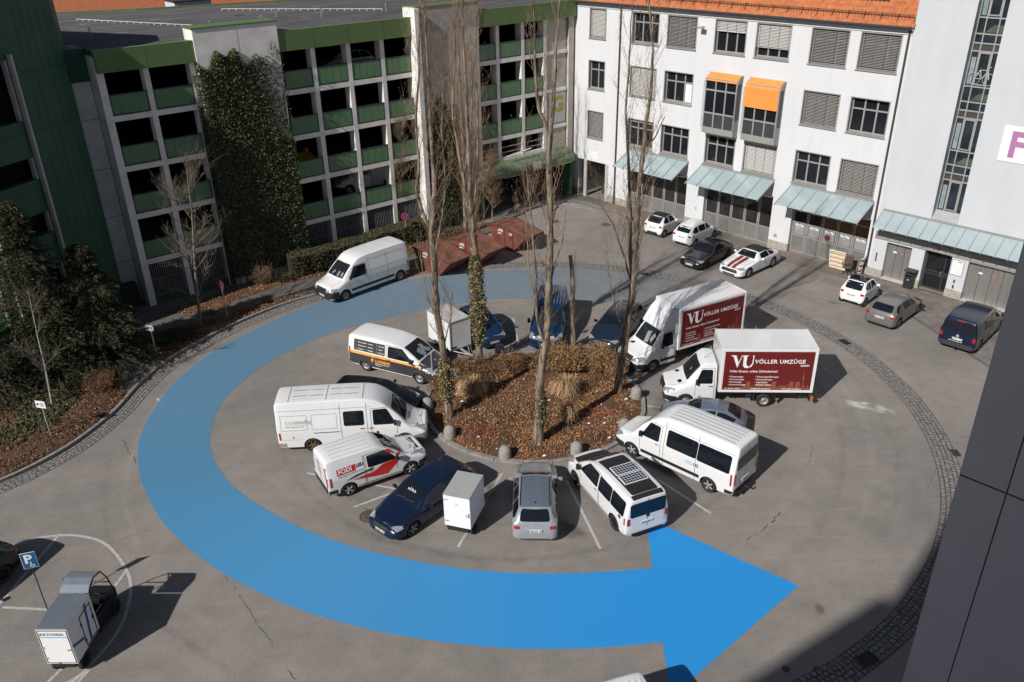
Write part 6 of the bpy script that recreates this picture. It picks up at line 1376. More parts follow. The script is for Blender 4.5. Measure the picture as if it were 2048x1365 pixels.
m = MB(); m.bbox(.80, 2.05, -.46, -.38, .30, .86, .03); m.bbox(.80, 2.05, .38, .46, .30, .86, .03); m.bbox(.80, 2.0, -.38, .38, .30, .40, .02); m.build('side_panel', MATS['bike_black'], t)
m = MB(); m.bbox(-.70, 1.3, -.34, .34, .30, .55, .05); m.build('undercarriage', M_trim, t)
tm, gm = wheel_meshes(.30, .14, 'darkspoke')
for (x, sg) in ((-.35, 1), (-.35, -1), (1.95, 1), (1.95, -1)):
    o = link('wheel', tm, t, (x, sg*.43, .30)); link('rim', gm, o); o.rotation_euler = (0, 0, 0 if sg > 0 else math.pi)
# ================================================================= trees and plants
def pix_ray(px, py):
    u, v = px-1024., 682.5-py; return (_r*u+_u*v+_f*FPX).normalized()
def TP(px, py, base):
    """point seen at (px,py) of the photo in the vertical plane y = base.y (used once to measure the leaning trunks)"""
    d = pix_ray(px, py); t_ = base[1]/d.y; return Vector((d.x*t_, base[1], CAM_H+d.z*t_))
bark = mat('bark', (.185, .143, .104), .9, var=.55, scale=3.2, bump=1., vscale=(2.8, 2.8, .42), tight=.07, detail=6); twig_m = mat('twigs', (.23, .155, .10), .9, var=.25, scale=2); bark_dk = mat('bark_dark', (.10, .075, .055), .9, var=.35, scale=5, bump=.5)
bud_m = mat('buds', (.20, .11, .06), .8, var=.2)
leaf_lit = mat('ivy_sunlit_olive', (.120, .118, .048), .9, var=.4, scale=3); leaf_y = mat('leaf_yellow_green', (.27, .20, .085), .6, var=.4, scale=5); leaf_g = mat('ivy_green', (.062, .080, .030), .9, var=.4, scale=3); leaf_d = mat('ivy_dark', (.024, .038, .016), .9, var=.3, scale=3)  # olive ivy leaf carries a sunlit tone in its colour
def branch(mb, p, d, ln, r, rs, n=4, up=.12, wob=.10, sides=4, mi=0):
    pts = [p.copy()]; q = p.copy(); d = d.normalized()
    for i in range(n):
        d = (d+Vector((rs.uniform(-wob, wob), rs.uniform(-wob, wob), up+rs.uniform(-wob, wob)*.4))).normalized(); q = q+d*ln/n; pts.append(q.copy())
    mb.tube(pts, [r*(1-.85*i/n) for i in range(n+1)], sides, mi); return pts, d
def poplar(name, label, base, stems, rs, zmin=3.5, dens=1., group='tall bare poplars on the island'):
    base = Vector((*base, .1)); root = thing('poplar_tree', label, 'tree', tuple(base), 0, group)
    tr = MB(); cr = MB()
    for si, st in enumerate(stems):
        P = [TP(x, y, base)-base for x, y, r in st]; off = rs.uniform(-.5, .5)*(si > 0)
        P = [p+Vector((0, off*min(1, i/3.), 0)) for i, p in enumerate(P)]; rad = [r for _, _, r in st]
        if si == 0: P[0] = Vector((P[0].x, 0, -.1)); rad[0] *= 1.25
        PP = catmull(P, 4); RR = []
        for i in range(len(rad)-1): RR += [rad[i]+(rad[i+1]-rad[i])*j/4 for j in range(4)]
        RR.append(rad[-1]); RR = [r_*.9*(1+.10*mnoise.noise(Vector((i_*.9, si*3, 4)))) for i_, r_ in enumerate(RR)]; PP = [q+Vector((mnoise.noise(q*2+Vector((si*7, 0, 0))), mnoise.noise(q*2+Vector((0, si*5, 9))), 0))*.05 for q in PP]
        tr.tube(PP, RR, 10 if RR[0] > .1 else 6)
        for i in range(len(PP)-1):
            a, b = PP[i], PP[i+1]; seg = (b-a).length
            if a.z < zmin and rs.random() > .25: continue
            k = int(seg*2.7*dens+rs.random())
            for _ in range(k):
                t_ = rs.random(); p = a.lerp(b, t_); ang = rs.uniform(0, 2*math.pi); d = Vector((math.cos(ang), math.sin(ang), rs.uniform(1.1, 2.6))); ln = rs.uniform(.7, 2.6)*(1.1 if p.z > 6 else .6)
                pts, dd = branch(cr, p, d, ln, max(.010, RR[i]*.20), rs, 5, .18, .15, 4)
                for q in pts[1:]:
                    for _ in range(rs.choice((1, 2, 2, 3))):
                        a2 = rs.uniform(0, 2*math.pi); d2 = Vector((math.cos(a2), math.sin(a2), rs.uniform(.8, 2.2))); p2, d3 = branch(cr, q, d2, rs.uniform(.25, .85), .0065, rs, 2, .15, .20, 3)
                        e = p2[-1]; s_ = .014; cr.add([e, e+Vector((s_, 0, s_*1.6)), e+Vector((0, 0, s_*3.6)), e+Vector((-s_, s_*.4, s_*1.6))], [(0, 1, 2, 3)], 1)
    tr.build('trunk', bark, root); cr.build('crown', [twig_m, bud_m], root); return root
def leaves(mb, pts, size, rs, nrm=None, mis=(0,), flat=.6):
    for p in pts:
        n = Vector((rs.gauss(0, 1), rs.gauss(0, 1), rs.gauss(0, 1)))
        if nrm is not None: n = n*flat+Vector(nrm)*1.0
        n.normalize(); a = n.orthogonal().normalized(); a = (a*math.cos(rs.random()*6.28)+n.cross(a)*math.sin(rs.random()*6.28)).normalized(); b = n.cross(a); s_ = size*rs.uniform(.6, 1.3)
        p = Vector(p); mb.add([p-a*s_*.5, p+b*s_*.42+n*s_*.1, p+a*s_*.6, p-b*s_*.42+n*s_*.1], [(0, 1, 2, 3)], rs.choice(mis))
def trunk_ivy(root, stem, z0, z1, r, n, mis, rs, side=0., name='ivy'):
    base = root.location; P = catmull([TP(x, y, base)-base for x, y, _ in stem], 6); mb = MB(); out = []
    while len(out) < n:
        i = rs.randrange(len(P)-1); p = P[i].lerp(P[i+1], rs.random())
        if z0 <= p.z <= z1:
            a = rs.uniform(0, 6.28) if side == 0 else rs.gauss(side, .8); k = math.sin(math.pi*min(1, max(0, (p.z-z0)/(z1-z0))))**.4
            out.append(p+Vector((math.cos(a), math.sin(a), 0))*r*rs.uniform(.45, 1.2)*k*(1+.5*mnoise.noise(p*1.6)))
    leaves(mb, out, .10, rs, None, mis); mb.build(name, [leaf_y, leaf_g, leaf_d], root)
rs = random.Random(21)
sA = [(900, 840, .20), (893, 775, .18), (886, 700, .17), (875, 640, .16), (870, 560, .15), (866, 500, .14), (862, 460, .13), (868, 400, .11), (866, 330, .09), (860, 240, .07), (856, 140, .05), (850, 40, .035), (848, -60, .015)]
tA = poplar('poplar', 'poplar with an ivy-wrapped base leftmost on the island', (-3.03, 34.04), [sA, [(863, 470, .11), (848, 430, .10), (835, 385, .085), (838, 330, .07), (832, 250, .06), (838, 150, .045), (838, 50, .03), (842, -50, .012)], [(868, 520, .06), (884, 430, .05), (890, 350, .04), (884, 250, .03), (890, 150, .015)], [(874, 640, .05), (852, 590, .035), (842, 545, .02), (838, 500, .01)], [(888, 690, .04), (900, 640, .03), (905, 590, .015)]], rs)
trunk_ivy(tA, sA, .8, 3.3, .36, 1700, (0, 0, 0, 1, 2), rs)
sB = [(958, 733, .20), (958, 680, .19), (957, 620, .18), (952, 560, .17), (950, 500, .15), (946, 450, .14), (940, 390, .12), (937, 300, .10), (933, 200, .08), (928, 100, .06), (925, 10, .04), (925, -70, .015)]
tB = poplar('poplar', 'poplar wrapped in yellowing ivy in front of the blue hatchback', (-1.78, 39.22), [sB, [(948, 480, .12), (938, 430, .11), (926, 360, .09), (912, 280, .08), (904, 220, .065), (908, 120, .045), (908, 20, .03), (905, -70, .012)], [(944, 440, .08), (955, 330, .06), (955, 230, .045), (950, 120, .03), (955, 20, .015)]], rs, dens=1.1)
poplar('poplar', 'tall poplar rooted behind the skips beside the second service shaft', (-3.4, 59.2), [[(932, 472, .17), (930, 420, .16), (928, 350, .14), (925, 270, .12), (920, 180, .09), (916, 90, .06), (914, 0, .04), (914, -60, .015)], [(928, 350, .10), (938, 280, .08), (944, 200, .06), (942, 100, .04), (940, 0, .02)], [(925, 300, .08), (908, 220, .06), (904, 130, .04), (902, 30, .02)]], rs, dens=1.1, group='tall bare poplars behind the skips')
trunk_ivy(tB, sB, 1.0, 6.4, .42, 3800, (0, 0, 0, 1, 1, 2), rs)
sC = [(1077, 890, .23), (1078, 820, .22), (1083, 740, .20), (1093, 680, .18), (1097, 600, .165), (1100, 500, .155), (1100, 400, .14), (1098, 330, .125), (1101, 265, .11), (1107, 200, .085), (1110, 120, .06), (1118, 30, .04), (1124, -80, .015)]
tC = poplar('poplar', 'tallest central poplar with rough trunk at the front of the island', (1.1, 31.8), [sC, [(1100, 270, .09), (1084, 235, .08), (1073, 190, .07), (1070, 120, .05), (1068, 30, .03), (1066, -80, .012)], [(1093, 690, .09), (1074, 640, .075), (1072, 560, .06), (1066, 480, .045), (1060, 400, .03), (1050, 320, .015)], [(1072, 600, .04), (1058, 540, .03), (1054, 460, .02), (1048, 390, .01)], [(1098, 560, .035), (1125, 480, .025), (1132, 420, .012)]], rs, zmin=3, dens=.8)
trunk_ivy(tC, sC, .7, 2.8, .30, 1000, (0, 1, 1, 2), rs, side=-.5)
sE = [(1235, 790, .22), (1240, 740, .20), (1250, 690, .19), (1256, 640, .17), (1266, 570, .16), (1272, 480, .15), (1276, 400, .13), (1284, 320, .115), (1292, 250, .095), (1302, 180, .075), (1304, 100, .055), (1299, 10, .035), (1298, -60, .015)]
tE = poplar('poplar', 'forked poplar on the right of the island before the removal trucks', (5.19, 36.02), [sE, [(1268, 590, .11), (1262, 520, .10), (1262, 430, .085), (1260, 330, .07), (1255, 230, .055), (1262, 120, .04), (1268, 0, .015)], [(1262, 560, .06), (1246, 510, .05), (1226, 452, .04), (1206, 420, .025), (1192, 412, .012)], [(1252, 680, .05), (1232, 620, .035), (1220, 560, .025), (1213, 490, .012)], [(1284, 320, .04), (1310, 270, .03), (1328, 230, .015)], [(1250, 690, .03), (1262, 620, .02), (1258, 590, .01)]], rs, dens=.95)
sD = [(1147, 705, .15), (1146, 640, .14), (1145, 590, .13), (1144, 550, .13), (1140, 512, .12)]
tD = poplar('poplar', 'short lopped poplar trunk cut off flat beside the blue van', (3.36, 40.87), [sD], rs, zmin=2.2, dens=.5)

def wide_tree(label, base, trunk_px, r0, rs, nb=26, ln=(1.2, 2.6), m1=bark, m2=twig_m, lean=1., z0=1.2, kind='bare_tree', group=None):
    base = Vector((*base, .12)); root = thing(kind, label, 'tree', tuple(base), 0, group); tr = MB(); cr = MB()
    P = catmull([TP(x, y, base)-base for x, y in trunk_px], 4); P[0] = Vector((P[0].x, 0, -.1)); n = len(P)
    tr.tube(P, [r0*(1-.85*i/(n-1)) for i in range(n)], 8)
    for k in range(nb):
        u = rs.uniform(.12, 1.); i = min(n-2, int(u*(n-1))); p = P[i].lerp(P[i+1], rs.random())
        if p.z < z0: continue
        a = rs.uniform(0, 6.28); d = Vector((math.cos(a), math.sin(a), rs.uniform(.15, .9)/lean)); l_ = rs.uniform(*ln)*(1.25-u*.75)
        pts, dd = branch(cr, p, d, l_, r0*.32*(1.1-u*.6), rs, 5, .07, .16, 4)
        for q in pts[1:]:
            for _ in range(3):
                d2 = (dd+Vector((rs.uniform(-1, 1), rs.uniform(-1, 1), rs.uniform(-.3, .8)))).normalized(); p2, d3 = branch(cr, q, d2, rs.uniform(.3, 1.0), .012, rs, 3, .05, .2, 3)
                for q2 in p2[1:]:
                    d4 = (d3+Vector((rs.uniform(-1, 1), rs.uniform(-1, 1), rs.uniform(-.3, .8)))).normalized(); branch(cr, q2, d4, rs.uniform(.15, .5), .006, rs, 2, .03, .2, 3)
    tr.build('trunk', m1, root); cr.build('crown', m2, root); return root
wide_tree('wide bare tree in the small bed before the shaded car park', (-18.3, 44.61), [(402, 655), (398, 620), (392, 560), (388, 500), (384, 430), (378, 380), (370, 310)], .11, rs, 38, (1.4, 3.0), mat('bark_pale', (.19, .16, .125), .9, var=.3, scale=5), mat('twigs_pale', (.17, .14, .105), .9, var=.2))
wide_tree('thin pale birch leaning over the left bed', (-22.75, 35.77), [(106, 818), (97, 770), (88, 725), (77, 680), (64, 620), (56, 580)], .06, rs, 8, (.5, 1.3), mat('birch_bark', (.30, .34, .30), .8, var=.35, scale=8), MATS['twigs_pale'])
wide_tree('slim young tree with upright twigs against the car park grille', (-8.0, 59.1), [(803, 478), (803, 430), (801, 380), (800, 330), (802, 250)], .08, rs, 60, (.6, 1.5), bark, twig_m, lean=.45, z0=2.5)
wide_tree('young multi-twigged tree beside the garage entrance hood', (-1.6, 62.4), [(985, 442), (984, 400), (980, 360), (982, 330)], .06, rs, 50, (.6, 1.4), bark, twig_m, lean=.4, z0=.8)
wide_tree('low twiggy sapling by the orange post', (2.0, 64.6), [(1060, 425), (1062, 390), (1060, 350)], .05, rs, 40, (.6, 1.5), bark, twig_m, lean=.5, z0=.5)
# conifers
con_a = mat('conifer_dark', (.022, .031, .012), .8, var=.4, scale=2); con_b = mat('conifer_olive', (.082, .074, .028), .8, var=.4, scale=2)
def conifer(label, base, h, r, n, rs, seedtop=0.):
    root = thing('conifer', label, 'tree', (*base, .12), 0, 'evergreens in the left bed'); tr = MB(); cr = MB(); tr.tube([(0, 0, -.1), (0, 0, h*.5), (0, 0, h*.95)], [.2, .12, .02], 8)
    clumps = []
    for k in range(int(n/60)):
        u = rs.random()**1.1; z = h*(.03+.95*u); rr_ = r*(1-u)**.95*(.45+.6*rs.random())*(1+.25*math.sin(z*3.1+seedtop))+.10; a = rs.uniform(0, 6.28); p = Vector((math.cos(a)*rr_, math.sin(a)*rr_, z)); clumps.append((p, a))
        tr.tube([(0, 0, z-.25), tuple(p*.6+Vector((0, 0, z*.4+.0))), tuple(p)], [.03, .02, .008], 4)
    for p, a in clumps:
        out = Vector((math.cos(a), math.sin(a), .1)); L_ = rs.uniform(.5, 1.15)*(1.15-p.z/h*.6)
        for _ in range(60):
            t_ = rs.random(); w_ = (1-t_)*.24+.04; q = p+out*(t_*L_-.35*L_)+Vector((rs.gauss(0, w_*.5), rs.gauss(0, w_*.5), rs.gauss(0, w_*.35)-t_*t_*.25))
            d = (out+Vector((rs.gauss(0, .5), rs.gauss(0, .5), rs.gauss(-.15, .4)))).normalized(); s_ = rs.uniform(.07, .17); b = d.cross(Vector((rs.gauss(0, 1), rs.gauss(0, 1), rs.gauss(0, 1)))).normalized()*s_*.15
            cr.add([q-b, q+b, q+d*s_+b*.3, q+d*s_-b*.3], [(0, 1, 2, 3)], 1 if rs.random() < .28 else 0)
    tr.build('trunk', bark_dk, root); cr.build('crown', [con_a, con_b], root)
conifer('tallest dark conifer with a narrow crooked top at the left edge', (-23.9, 38.9), 9.6, 2.5, 46000, rs)
conifer('broad olive-tinged conifer before the pale return wall', (-21.9, 40.3), 6.9, 2.5, 40000, rs)
conifer('low spreading dark evergreen at the left edge above the bed', (-26.2, 37.3), 5.0, 2.3, 20000, rs)
conifer('low dark yew beneath the broad conifer', (-22.6, 38.6), 2.8, 1.6, 9000, rs)
# climbing ivy
def wall_ivy(label, s0, s1, z0, z1, n, shape, rs, y=-.52, mis=(0, 1, 1, 1, 2)):
    root = thing('climbing_ivy', label, 'climbing plant', tuple(GO), GPHI); root.scale = (GK,)*3; mb = MB(); st = MB(); P = []
    while len(P) < n:
        s_, z = rs.uniform(s0, s1), rs.uniform(z0, z1); k = shape(s_, z)
        if rs.random() < k: P.append((s_-12, y-abs(rs.gauss(0, .13))-.02*rs.random(), z))
    leaves(mb, P, .108, rs, (0, -.8, .35), mis, .75); mb.build('foliage', [leaf_lit, leaf_g, leaf_d], root)
    for k in range(40):
        x = rs.uniform(s0+.1, s1-.1)-12; z = z0-.8; pts = []
        while z < z1*rs.uniform(.7, 1.02): pts.append((x, y-.01, z)); x += rs.uniform(-.25, .25); x = min(max(x, s0-12), s1-12); z += .6
        if len(pts) > 2: st.tube(pts, .015, 4)
    st.build('stems', bark_dk, root); return root
def sh1(s, z):
    top = 14.2+.35*math.sin(s*2.1)+.3*math.sin(s*5.3); k = 1. if z < top else 0.
    if s > 20.4 and z > 9: k *= max(.12, 1-(s-20.2)*.38-(z-9)*.10)
    if z < 2.6: k *= .55+.45*(mnoise.noise(Vector((s, z, 0))) > -.1)
    return k
wall_ivy('dense ivy covering the left service shaft of the car park', 16.9, 22.15, 1.0, 14.9, 42000, sh1, rs)
wall_ivy('ivy climbing the second service shaft behind the left poplars', 31.9, 35.6, 1.2, 11.0, 8000, lambda s, z: 1. if ((s-33.3)/1.5)**2+((z-5.2)/4.4)**2 < 1+.4*mnoise.noise(Vector((s*1.5, z*1.5, 0))) else .03, rs)
wall_ivy('ivy edging the left side of the ivy-clad shaft', 16.75, 17.1, 1.0, 13.4, 1600, lambda s, z: .8, rs, -.2)
# hedge and bushes
hm = [mat('hedge_green', (.050, .062, .022), .8, var=.4, scale=2), mat('hedge_brown', (.105, .070, .032), .8, var=.4, scale=2), con_a]
def hedge(label, path, w_, h, n, rs, mis=(0, 0, 1, 2), kind='hedge', cat='hedge'):
    path = [Vector((*p, 0)) for p in path]; c = path[0]; root = thing(kind, label, cat, (c.x, c.y, .12)); mb = MB(); core = MB(); L_ = [0]
    for a, b in zip(path, path[1:]): L_.append(L_[-1]+(b-a).length)
    for a, b in zip(path, path[1:]):
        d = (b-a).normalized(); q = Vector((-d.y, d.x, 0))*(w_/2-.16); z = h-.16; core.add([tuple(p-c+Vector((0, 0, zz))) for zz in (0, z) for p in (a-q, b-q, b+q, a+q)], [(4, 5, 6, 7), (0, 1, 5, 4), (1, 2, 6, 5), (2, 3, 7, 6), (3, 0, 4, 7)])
    P = []
    for _ in range(n):
        s_ = rs.random()*L_[-1]; i = max(k for k in range(len(L_)-1) if L_[k] <= s_); a, b = path[i], path[i+1]; d = (b-a).normalized(); q = Vector((-d.y, d.x, 0)); hh = h*(1+.10*mnoise.noise(Vector((s_*.8, 0, 3)))); ww = w_/2*(1+.15*mnoise.noise(Vector((s_, 5, 0))))
        f = rs.random()
        if f < .5: v, z = rs.uniform(-1, 1)*ww, hh-abs(rs.gauss(0, .06))
        else: v, z = ww*(1 if rs.random() < .3 else -1)+rs.gauss(0, .05), rs.uniform(.05, hh)
        P.append(a+d*(s_-L_[i])+q*v-c+Vector((0, 0, z)))
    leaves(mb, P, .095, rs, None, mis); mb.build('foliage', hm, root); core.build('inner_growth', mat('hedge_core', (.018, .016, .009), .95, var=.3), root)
hedge('clipped brown-green hedge between the car park and the white delivery van', [(-14.5, 51.75), (-12.6, 52.95), (-10.6, 54.6), (-8.8, 56.4), (-6.2, 58.6)], 1.25, 1.45, 21000, rs, (0, 0, 1, 1, 2))
def bush(label, x, y, rx, ry, h, n, rs, mats, mis, size=.09, kind='bush', up=False, z=.12, group=None, stems=True):
    root = thing(kind, label, 'bush', (x, y, z), 0, group); mb = MB(); P = []; st = MB()
    blobs = [(rs.uniform(-.6, .6)*rx, rs.uniform(-.6, .6)*ry, rs.uniform(.35, .75)*h, rs.uniform(.35, .6)) for _ in range(9)]
    for _ in range(n):
        b = rs.choice(blobs); v = Vector((rs.gauss(0, 1), rs.gauss(0, 1), rs.gauss(0, 1))).normalized()*rs.uniform(.7, 1.05); P.append((b[0]+v.x*rx*b[3], b[1]+v.y*ry*b[3], max(.03, b[2]+v.z*h*b[3]*.75)))
    leaves(mb, P, size, rs, None, mis); mb.build('foliage', mats, root)
    if stems:
        for _ in range(130):
            a = rs.uniform(0, 6.28); branch(st, Vector((rs.gauss(0, .15*rx), rs.gauss(0, .15*ry), 0)), Vector((math.cos(a)*rx, math.sin(a)*ry, h*1.3)), h*rs.uniform(.7, 1.45), .010, rs, 4, .02, .18, 3)
        st.build('stems', twig_m, root)
    return root
bush('green and brown shrub at the base of the second service shaft', -5.2, 60.6, 1.6, 1.1, 1.9, 3500, rs, hm, (0, 0, 1, 2)); bush('dark green climber bush beside the garage entrance', -2.9, 62.0, 1.0, .8, 2.8, 3000, rs, hm, (0, 2, 0, 1))
bush('brown ground shrub behind the skip containers', -4.9, 58.4, 2.2, .8, .7, 2200, rs, hm, (1, 1, 0)); bush('reddish twiggy bush at the tip of the left bed', -20.95, 37.0, .95, .95, 1.25, 2600, rs, [mat('rust_leaf', (.16, .065, .028), .9, var=.4, scale=4), twig_m, bark_dk], (0, 0, 1), .05)
bush('orange-brown shrub at the foot of the ivy-clad shaft', -16.0, 50.4, .8, .6, 1.3, 1200, rs, [MATS['rust_leaf'], twig_m, bark_dk], (0, 1), .06); bush('sparse brown shrub behind the round sign', -14.9, 50.9, 1.0, .5, .6, 900, rs, hm, (1, 1, 2)); bush('low dark shrub inside the small middle bed', -18.9, 43.0, 1.2, .9, .6, 1800, rs, hm, (2, 0, 2, 1))
bush('bare brown shrub at the lower left edge', -24.3, 31.6, 1.0, .9, .9, 1300, rs, [MATS['rust_leaf'], twig_m, bark_dk], (0, 1, 1), .05)
# island planting
dry = [mat('dry_leaf', (.27, .155, .062), .9, var=.4, scale=4), mat('dry_leaf_dark', (.12, .062, .030), .9, var=.4, scale=4), mat('dry_leaf_pale', (.38, .25, .12), .9, var=.3, scale=4)]
g_ = 'dry shrubs on the island'
bush('dry ochre shrub in front of the blue van', 2.3, 38.3, 1.5, 1.2, 1.45, 8000, rs, dry, (0, 0, 1, 2), .07, group=g_, z=.15); bush('dry ochre shrub between the lopped trunk and the dark estate car', 4.1, 38.4, 1.35, 1.1, 1.3, 7000, rs, dry, (0, 0, 1, 2), .07, group=g_, z=.15); bush('dry shrub beside the nose of the smooth-fairing removal truck', 5.3, 37.6, .9, .9, 1.05, 3800, rs, dry, (0, 1, 1, 2), .07, group=g_, z=.15)
bush('dark brown shrub at the foot of the ivy-wrapped poplar', -1.9, 38.0, 1.7, 1.1, .95, 5200, rs, dry, (1, 1, 0), .06, group=g_, z=.15); bush('brown straggly shrub behind the central poplar', .3, 38.9, 1.1, 1.0, .7, 3000, rs, dry, (1, 0, 1), .06, group=g_, z=.15); bush('low brown shrub left of the ivy-based poplar', -3.6, 36.3, .7, .8, .6, 1400, rs, dry, (1, 1, 0), .06, group=g_, z=.15)
def grass_tuft(label, x, y, r, h, n, rs):
    root = thing('ornamental_grass', label, 'grass tuft', (x, y, .17), 0, 'pale ornamental grass tufts'); mb = MB()
    for _ in range(n):
        a = rs.uniform(0, 6.28); d = Vector((math.cos(a), math.sin(a), 0)); p0 = d*rs.uniform(0, .16); k = rs.uniform(.1, 1.15); hh = h*rs.uniform(.45, 1.12); pts = [p0, p0+d*r*k*.35+Vector((0, 0, hh*.6)), p0+d*r*k*.8+Vector((0, 0, hh*.95)), p0+d*r*k*1.15+Vector((0, 0, hh*rs.uniform(.5, .8)))]
        w_ = d.cross(Vector((0, 0, 1)))*.006+Vector((rs.gauss(0, .002), 0, 0))
        for q0, q1 in zip(pts, pts[1:]): mb.add([q0-w_, q1-w_*.8, q1+w_*.8, q0+w_], [(0, 1, 2, 3)])
    mb.build('blades', mat('straw', (.44, .30, .165), .9, var=.25, scale=3), root)
grass_tuft('round straw-coloured tuft right of the ivy-based poplar', -2.05, 35.9, .62, 1.0, 1100, rs); grass_tuft('round straw-coloured tuft right of the central trunk', 2.55, 35.7, .62, 1.0, 1100, rs); grass_tuft('narrow straw-coloured tuft nearest the camper van', 2.55, 33.1, .38, 1.15, 420, rs)
# litter of leaves: uncountable
def scatter(name, polys, n, size, mats, mis, rs, zf, label, cat='leaves'):
    mb = MB(); P = []
    def inside(x, y, pg):
        c = False; j = len(pg)-1
        for i in range(len(pg)):
            if (pg[i][1] > y) != (pg[j][1] > y) and x < (pg[j][0]-pg[i][0])*(y-pg[i][1])/(pg[j][1]-pg[i][1])+pg[i][0]: c = not c
            j = i
        return c
    for pg, n_, dens in polys:
        x0, x1 = min(p[0] for p in pg), max(p[0] for p in pg); y0, y1 = min(p[1] for p in pg), max(p[1] for p in pg); k = 0; tries = 0
        while k < n_ and tries < n_*8:
            tries += 1; x, y = rs.uniform(x0, x1), rs.uniform(y0, y1)
            if inside(x, y, pg) and rs.random() < dens(x, y): P.append((x, y, zf(x, y)+rs.uniform(0, .05))); k += 1
    leaves(mb, P, size, rs, (0, 0, 1), mis, .9); o = mb.build(name, mats); return tag(o, label, cat, kind='stuff')
litter = [mat('litter_a', (.33, .155, .072), .9, var=.3, scale=3), mat('litter_b', (.19, .095, .050), .9, var=.3, scale=3), mat('litter_c', (.42, .25, .13), .9, var=.3, scale=3), leaf_g, mat('litter_shaded', (.065, .038, .022), .9, var=.3, scale=3)]  # last tone has the left bed's dapple shade put into its colour
def dens_i(x, y):
    d = ((x-.2)**2+(y-34.9)**2)**.5; return .3 if (d < 1.5) else (.45+1.0*mnoise.noise(Vector((x*.9, y*.9, 1))))
scatter('leaf_litter', [([(x*.985+.015, y*.985+.53) for x, y in ISL], 26000, dens_i)], 0, .075, litter[:3], (0, 0, 1, 1, 2), rs, lambda x, y: .05+.17*min(1, max(0, (5.15-math.hypot(x-1.02, y-35.45))/1.2))+.03*mnoise.noise(Vector((x, y, 0))), 'brown dead leaves carpeting the round island')
scatter('leaf_litter', [([(-24.5, 27.6)]+cp+[(-20.2, 38), (-24, 41.5), (-30, 41)], 15000, lambda x, y: .9 if mnoise.noise(Vector((x*.5, y*.5, 3))) < .15 else .45)], 0, .085, litter, (1, 1, 4, 0, 3), rs, lambda x, y: .22+.05*mnoise.noise(Vector((x*1.1, y*1.1, 1))), 'dead leaves covering the left planting bed')
scatter('ground_ivy', [([(-24.5, 29.6), (-21.9, 33.3), (-20.6, 36), (-21.5, 39), (-24.5, 41.5), (-30, 41), (-30, 30)], 12000, lambda x, y: 1. if mnoise.noise(Vector((x*.55, y*.55, 8))) > -.05 else .08)], 0, .12, [leaf_g, leaf_d, litter[1]], (0, 0, 1, 2), rs, lambda x, y: .27+.10*mnoise.noise(Vector((x*.8, y*.8, 2))), 'green ivy ground cover in the left planting bed', 'ground cover')
scatter('leaf_litter', [(BED_B, 1800, lambda x, y: .9), (BED_C, 5000, lambda x, y: .9)], 0, .08, litter, (0, 1, 1, 2), rs, lambda x, y: .18, 'dead leaves in the beds along the car park')
red_m = mat('red_leaf', (.36, .03, .022), .8, var=.3)
for (x, y, lb) in ((-1.3, 32.6, 'patch of tiny red-leaved plants at the front left of the island'), (4.0, 33.8, 'patch of tiny red-leaved plants near the minibus nose'), (-3.0, 36.8, 'patch of tiny red-leaved plants by the grey post')):
    mb = MB(); leaves(mb, [(rs.gauss(0, .42), rs.gauss(0, .3), rs.uniform(.02, .12)) for _ in range(260)], .05, rs, (0, 0, 1), (0,), .9); o = mb.build('red_groundcover', red_m, None, (x, y, .2)); tag(o, lb, 'ground plants', kind='stuff')
for i in range(34):
    a = rs.uniform(0, 6.28); r_ = 4.9*rs.random()**.4; mb = MB(); s_ = rs.uniform(.04, .10); mb.add([(-s_, -s_*.5, 0), (s_*.3, -s_*.6, .03), (s_, s_*.2, .0), (s_*.2, s_*.6, .05), (-s_*.7, s_*.4, .02)], [(0, 1, 2), (0, 2, 3), (0, 3, 4)])
    x, y = 1.02+math.cos(a)*r_, 35.45+math.sin(a)*r_
    tag(mb.build('paper_scrap', M_paper_, None, (x, y, .12+.12*min(1, (5.1-r_)))), 'small white scrap of paper littering the leaf-covered island', 'litter', 'paper scraps on the island')

# dry weeds standing in the litter
mb = MB(); rs = random.Random(77)
for _ in range(420):
    a = rs.uniform(0, 6.28); r_ = 4.8*rs.random()**.5; x, y = 1.02+math.cos(a)*r_, 35.45+math.sin(a)*r_
    if mnoise.noise(Vector((x*.8, y*.8, 6))) < -.05: continue
    for _k in range(9):
        b = rs.uniform(0, 6.28); d = Vector((math.cos(b)*.35, math.sin(b)*.35, 1)).normalized(); h = rs.uniform(.12, .42); p = Vector((x+rs.gauss(0, .08), y+rs.gauss(0, .08), .2)); w_ = Vector((math.sin(b), -math.cos(b), 0))*.009
        mb.add([p-w_, p+w_, p+d*h+w_*.3, p+d*h-w_*.3], [(0, 1, 2, 3)], rs.choice((0, 0, 1)))
tag(mb.build('dry_weeds', [mat('weed_tan', (.30, .20, .10), .9, var=.3, scale=4), mat('weed_brown', (.16, .08, .04), .9, var=.3, scale=4)]), 'thin dry weeds sprouting from the leaf litter on the island', 'weeds', kind='stuff')
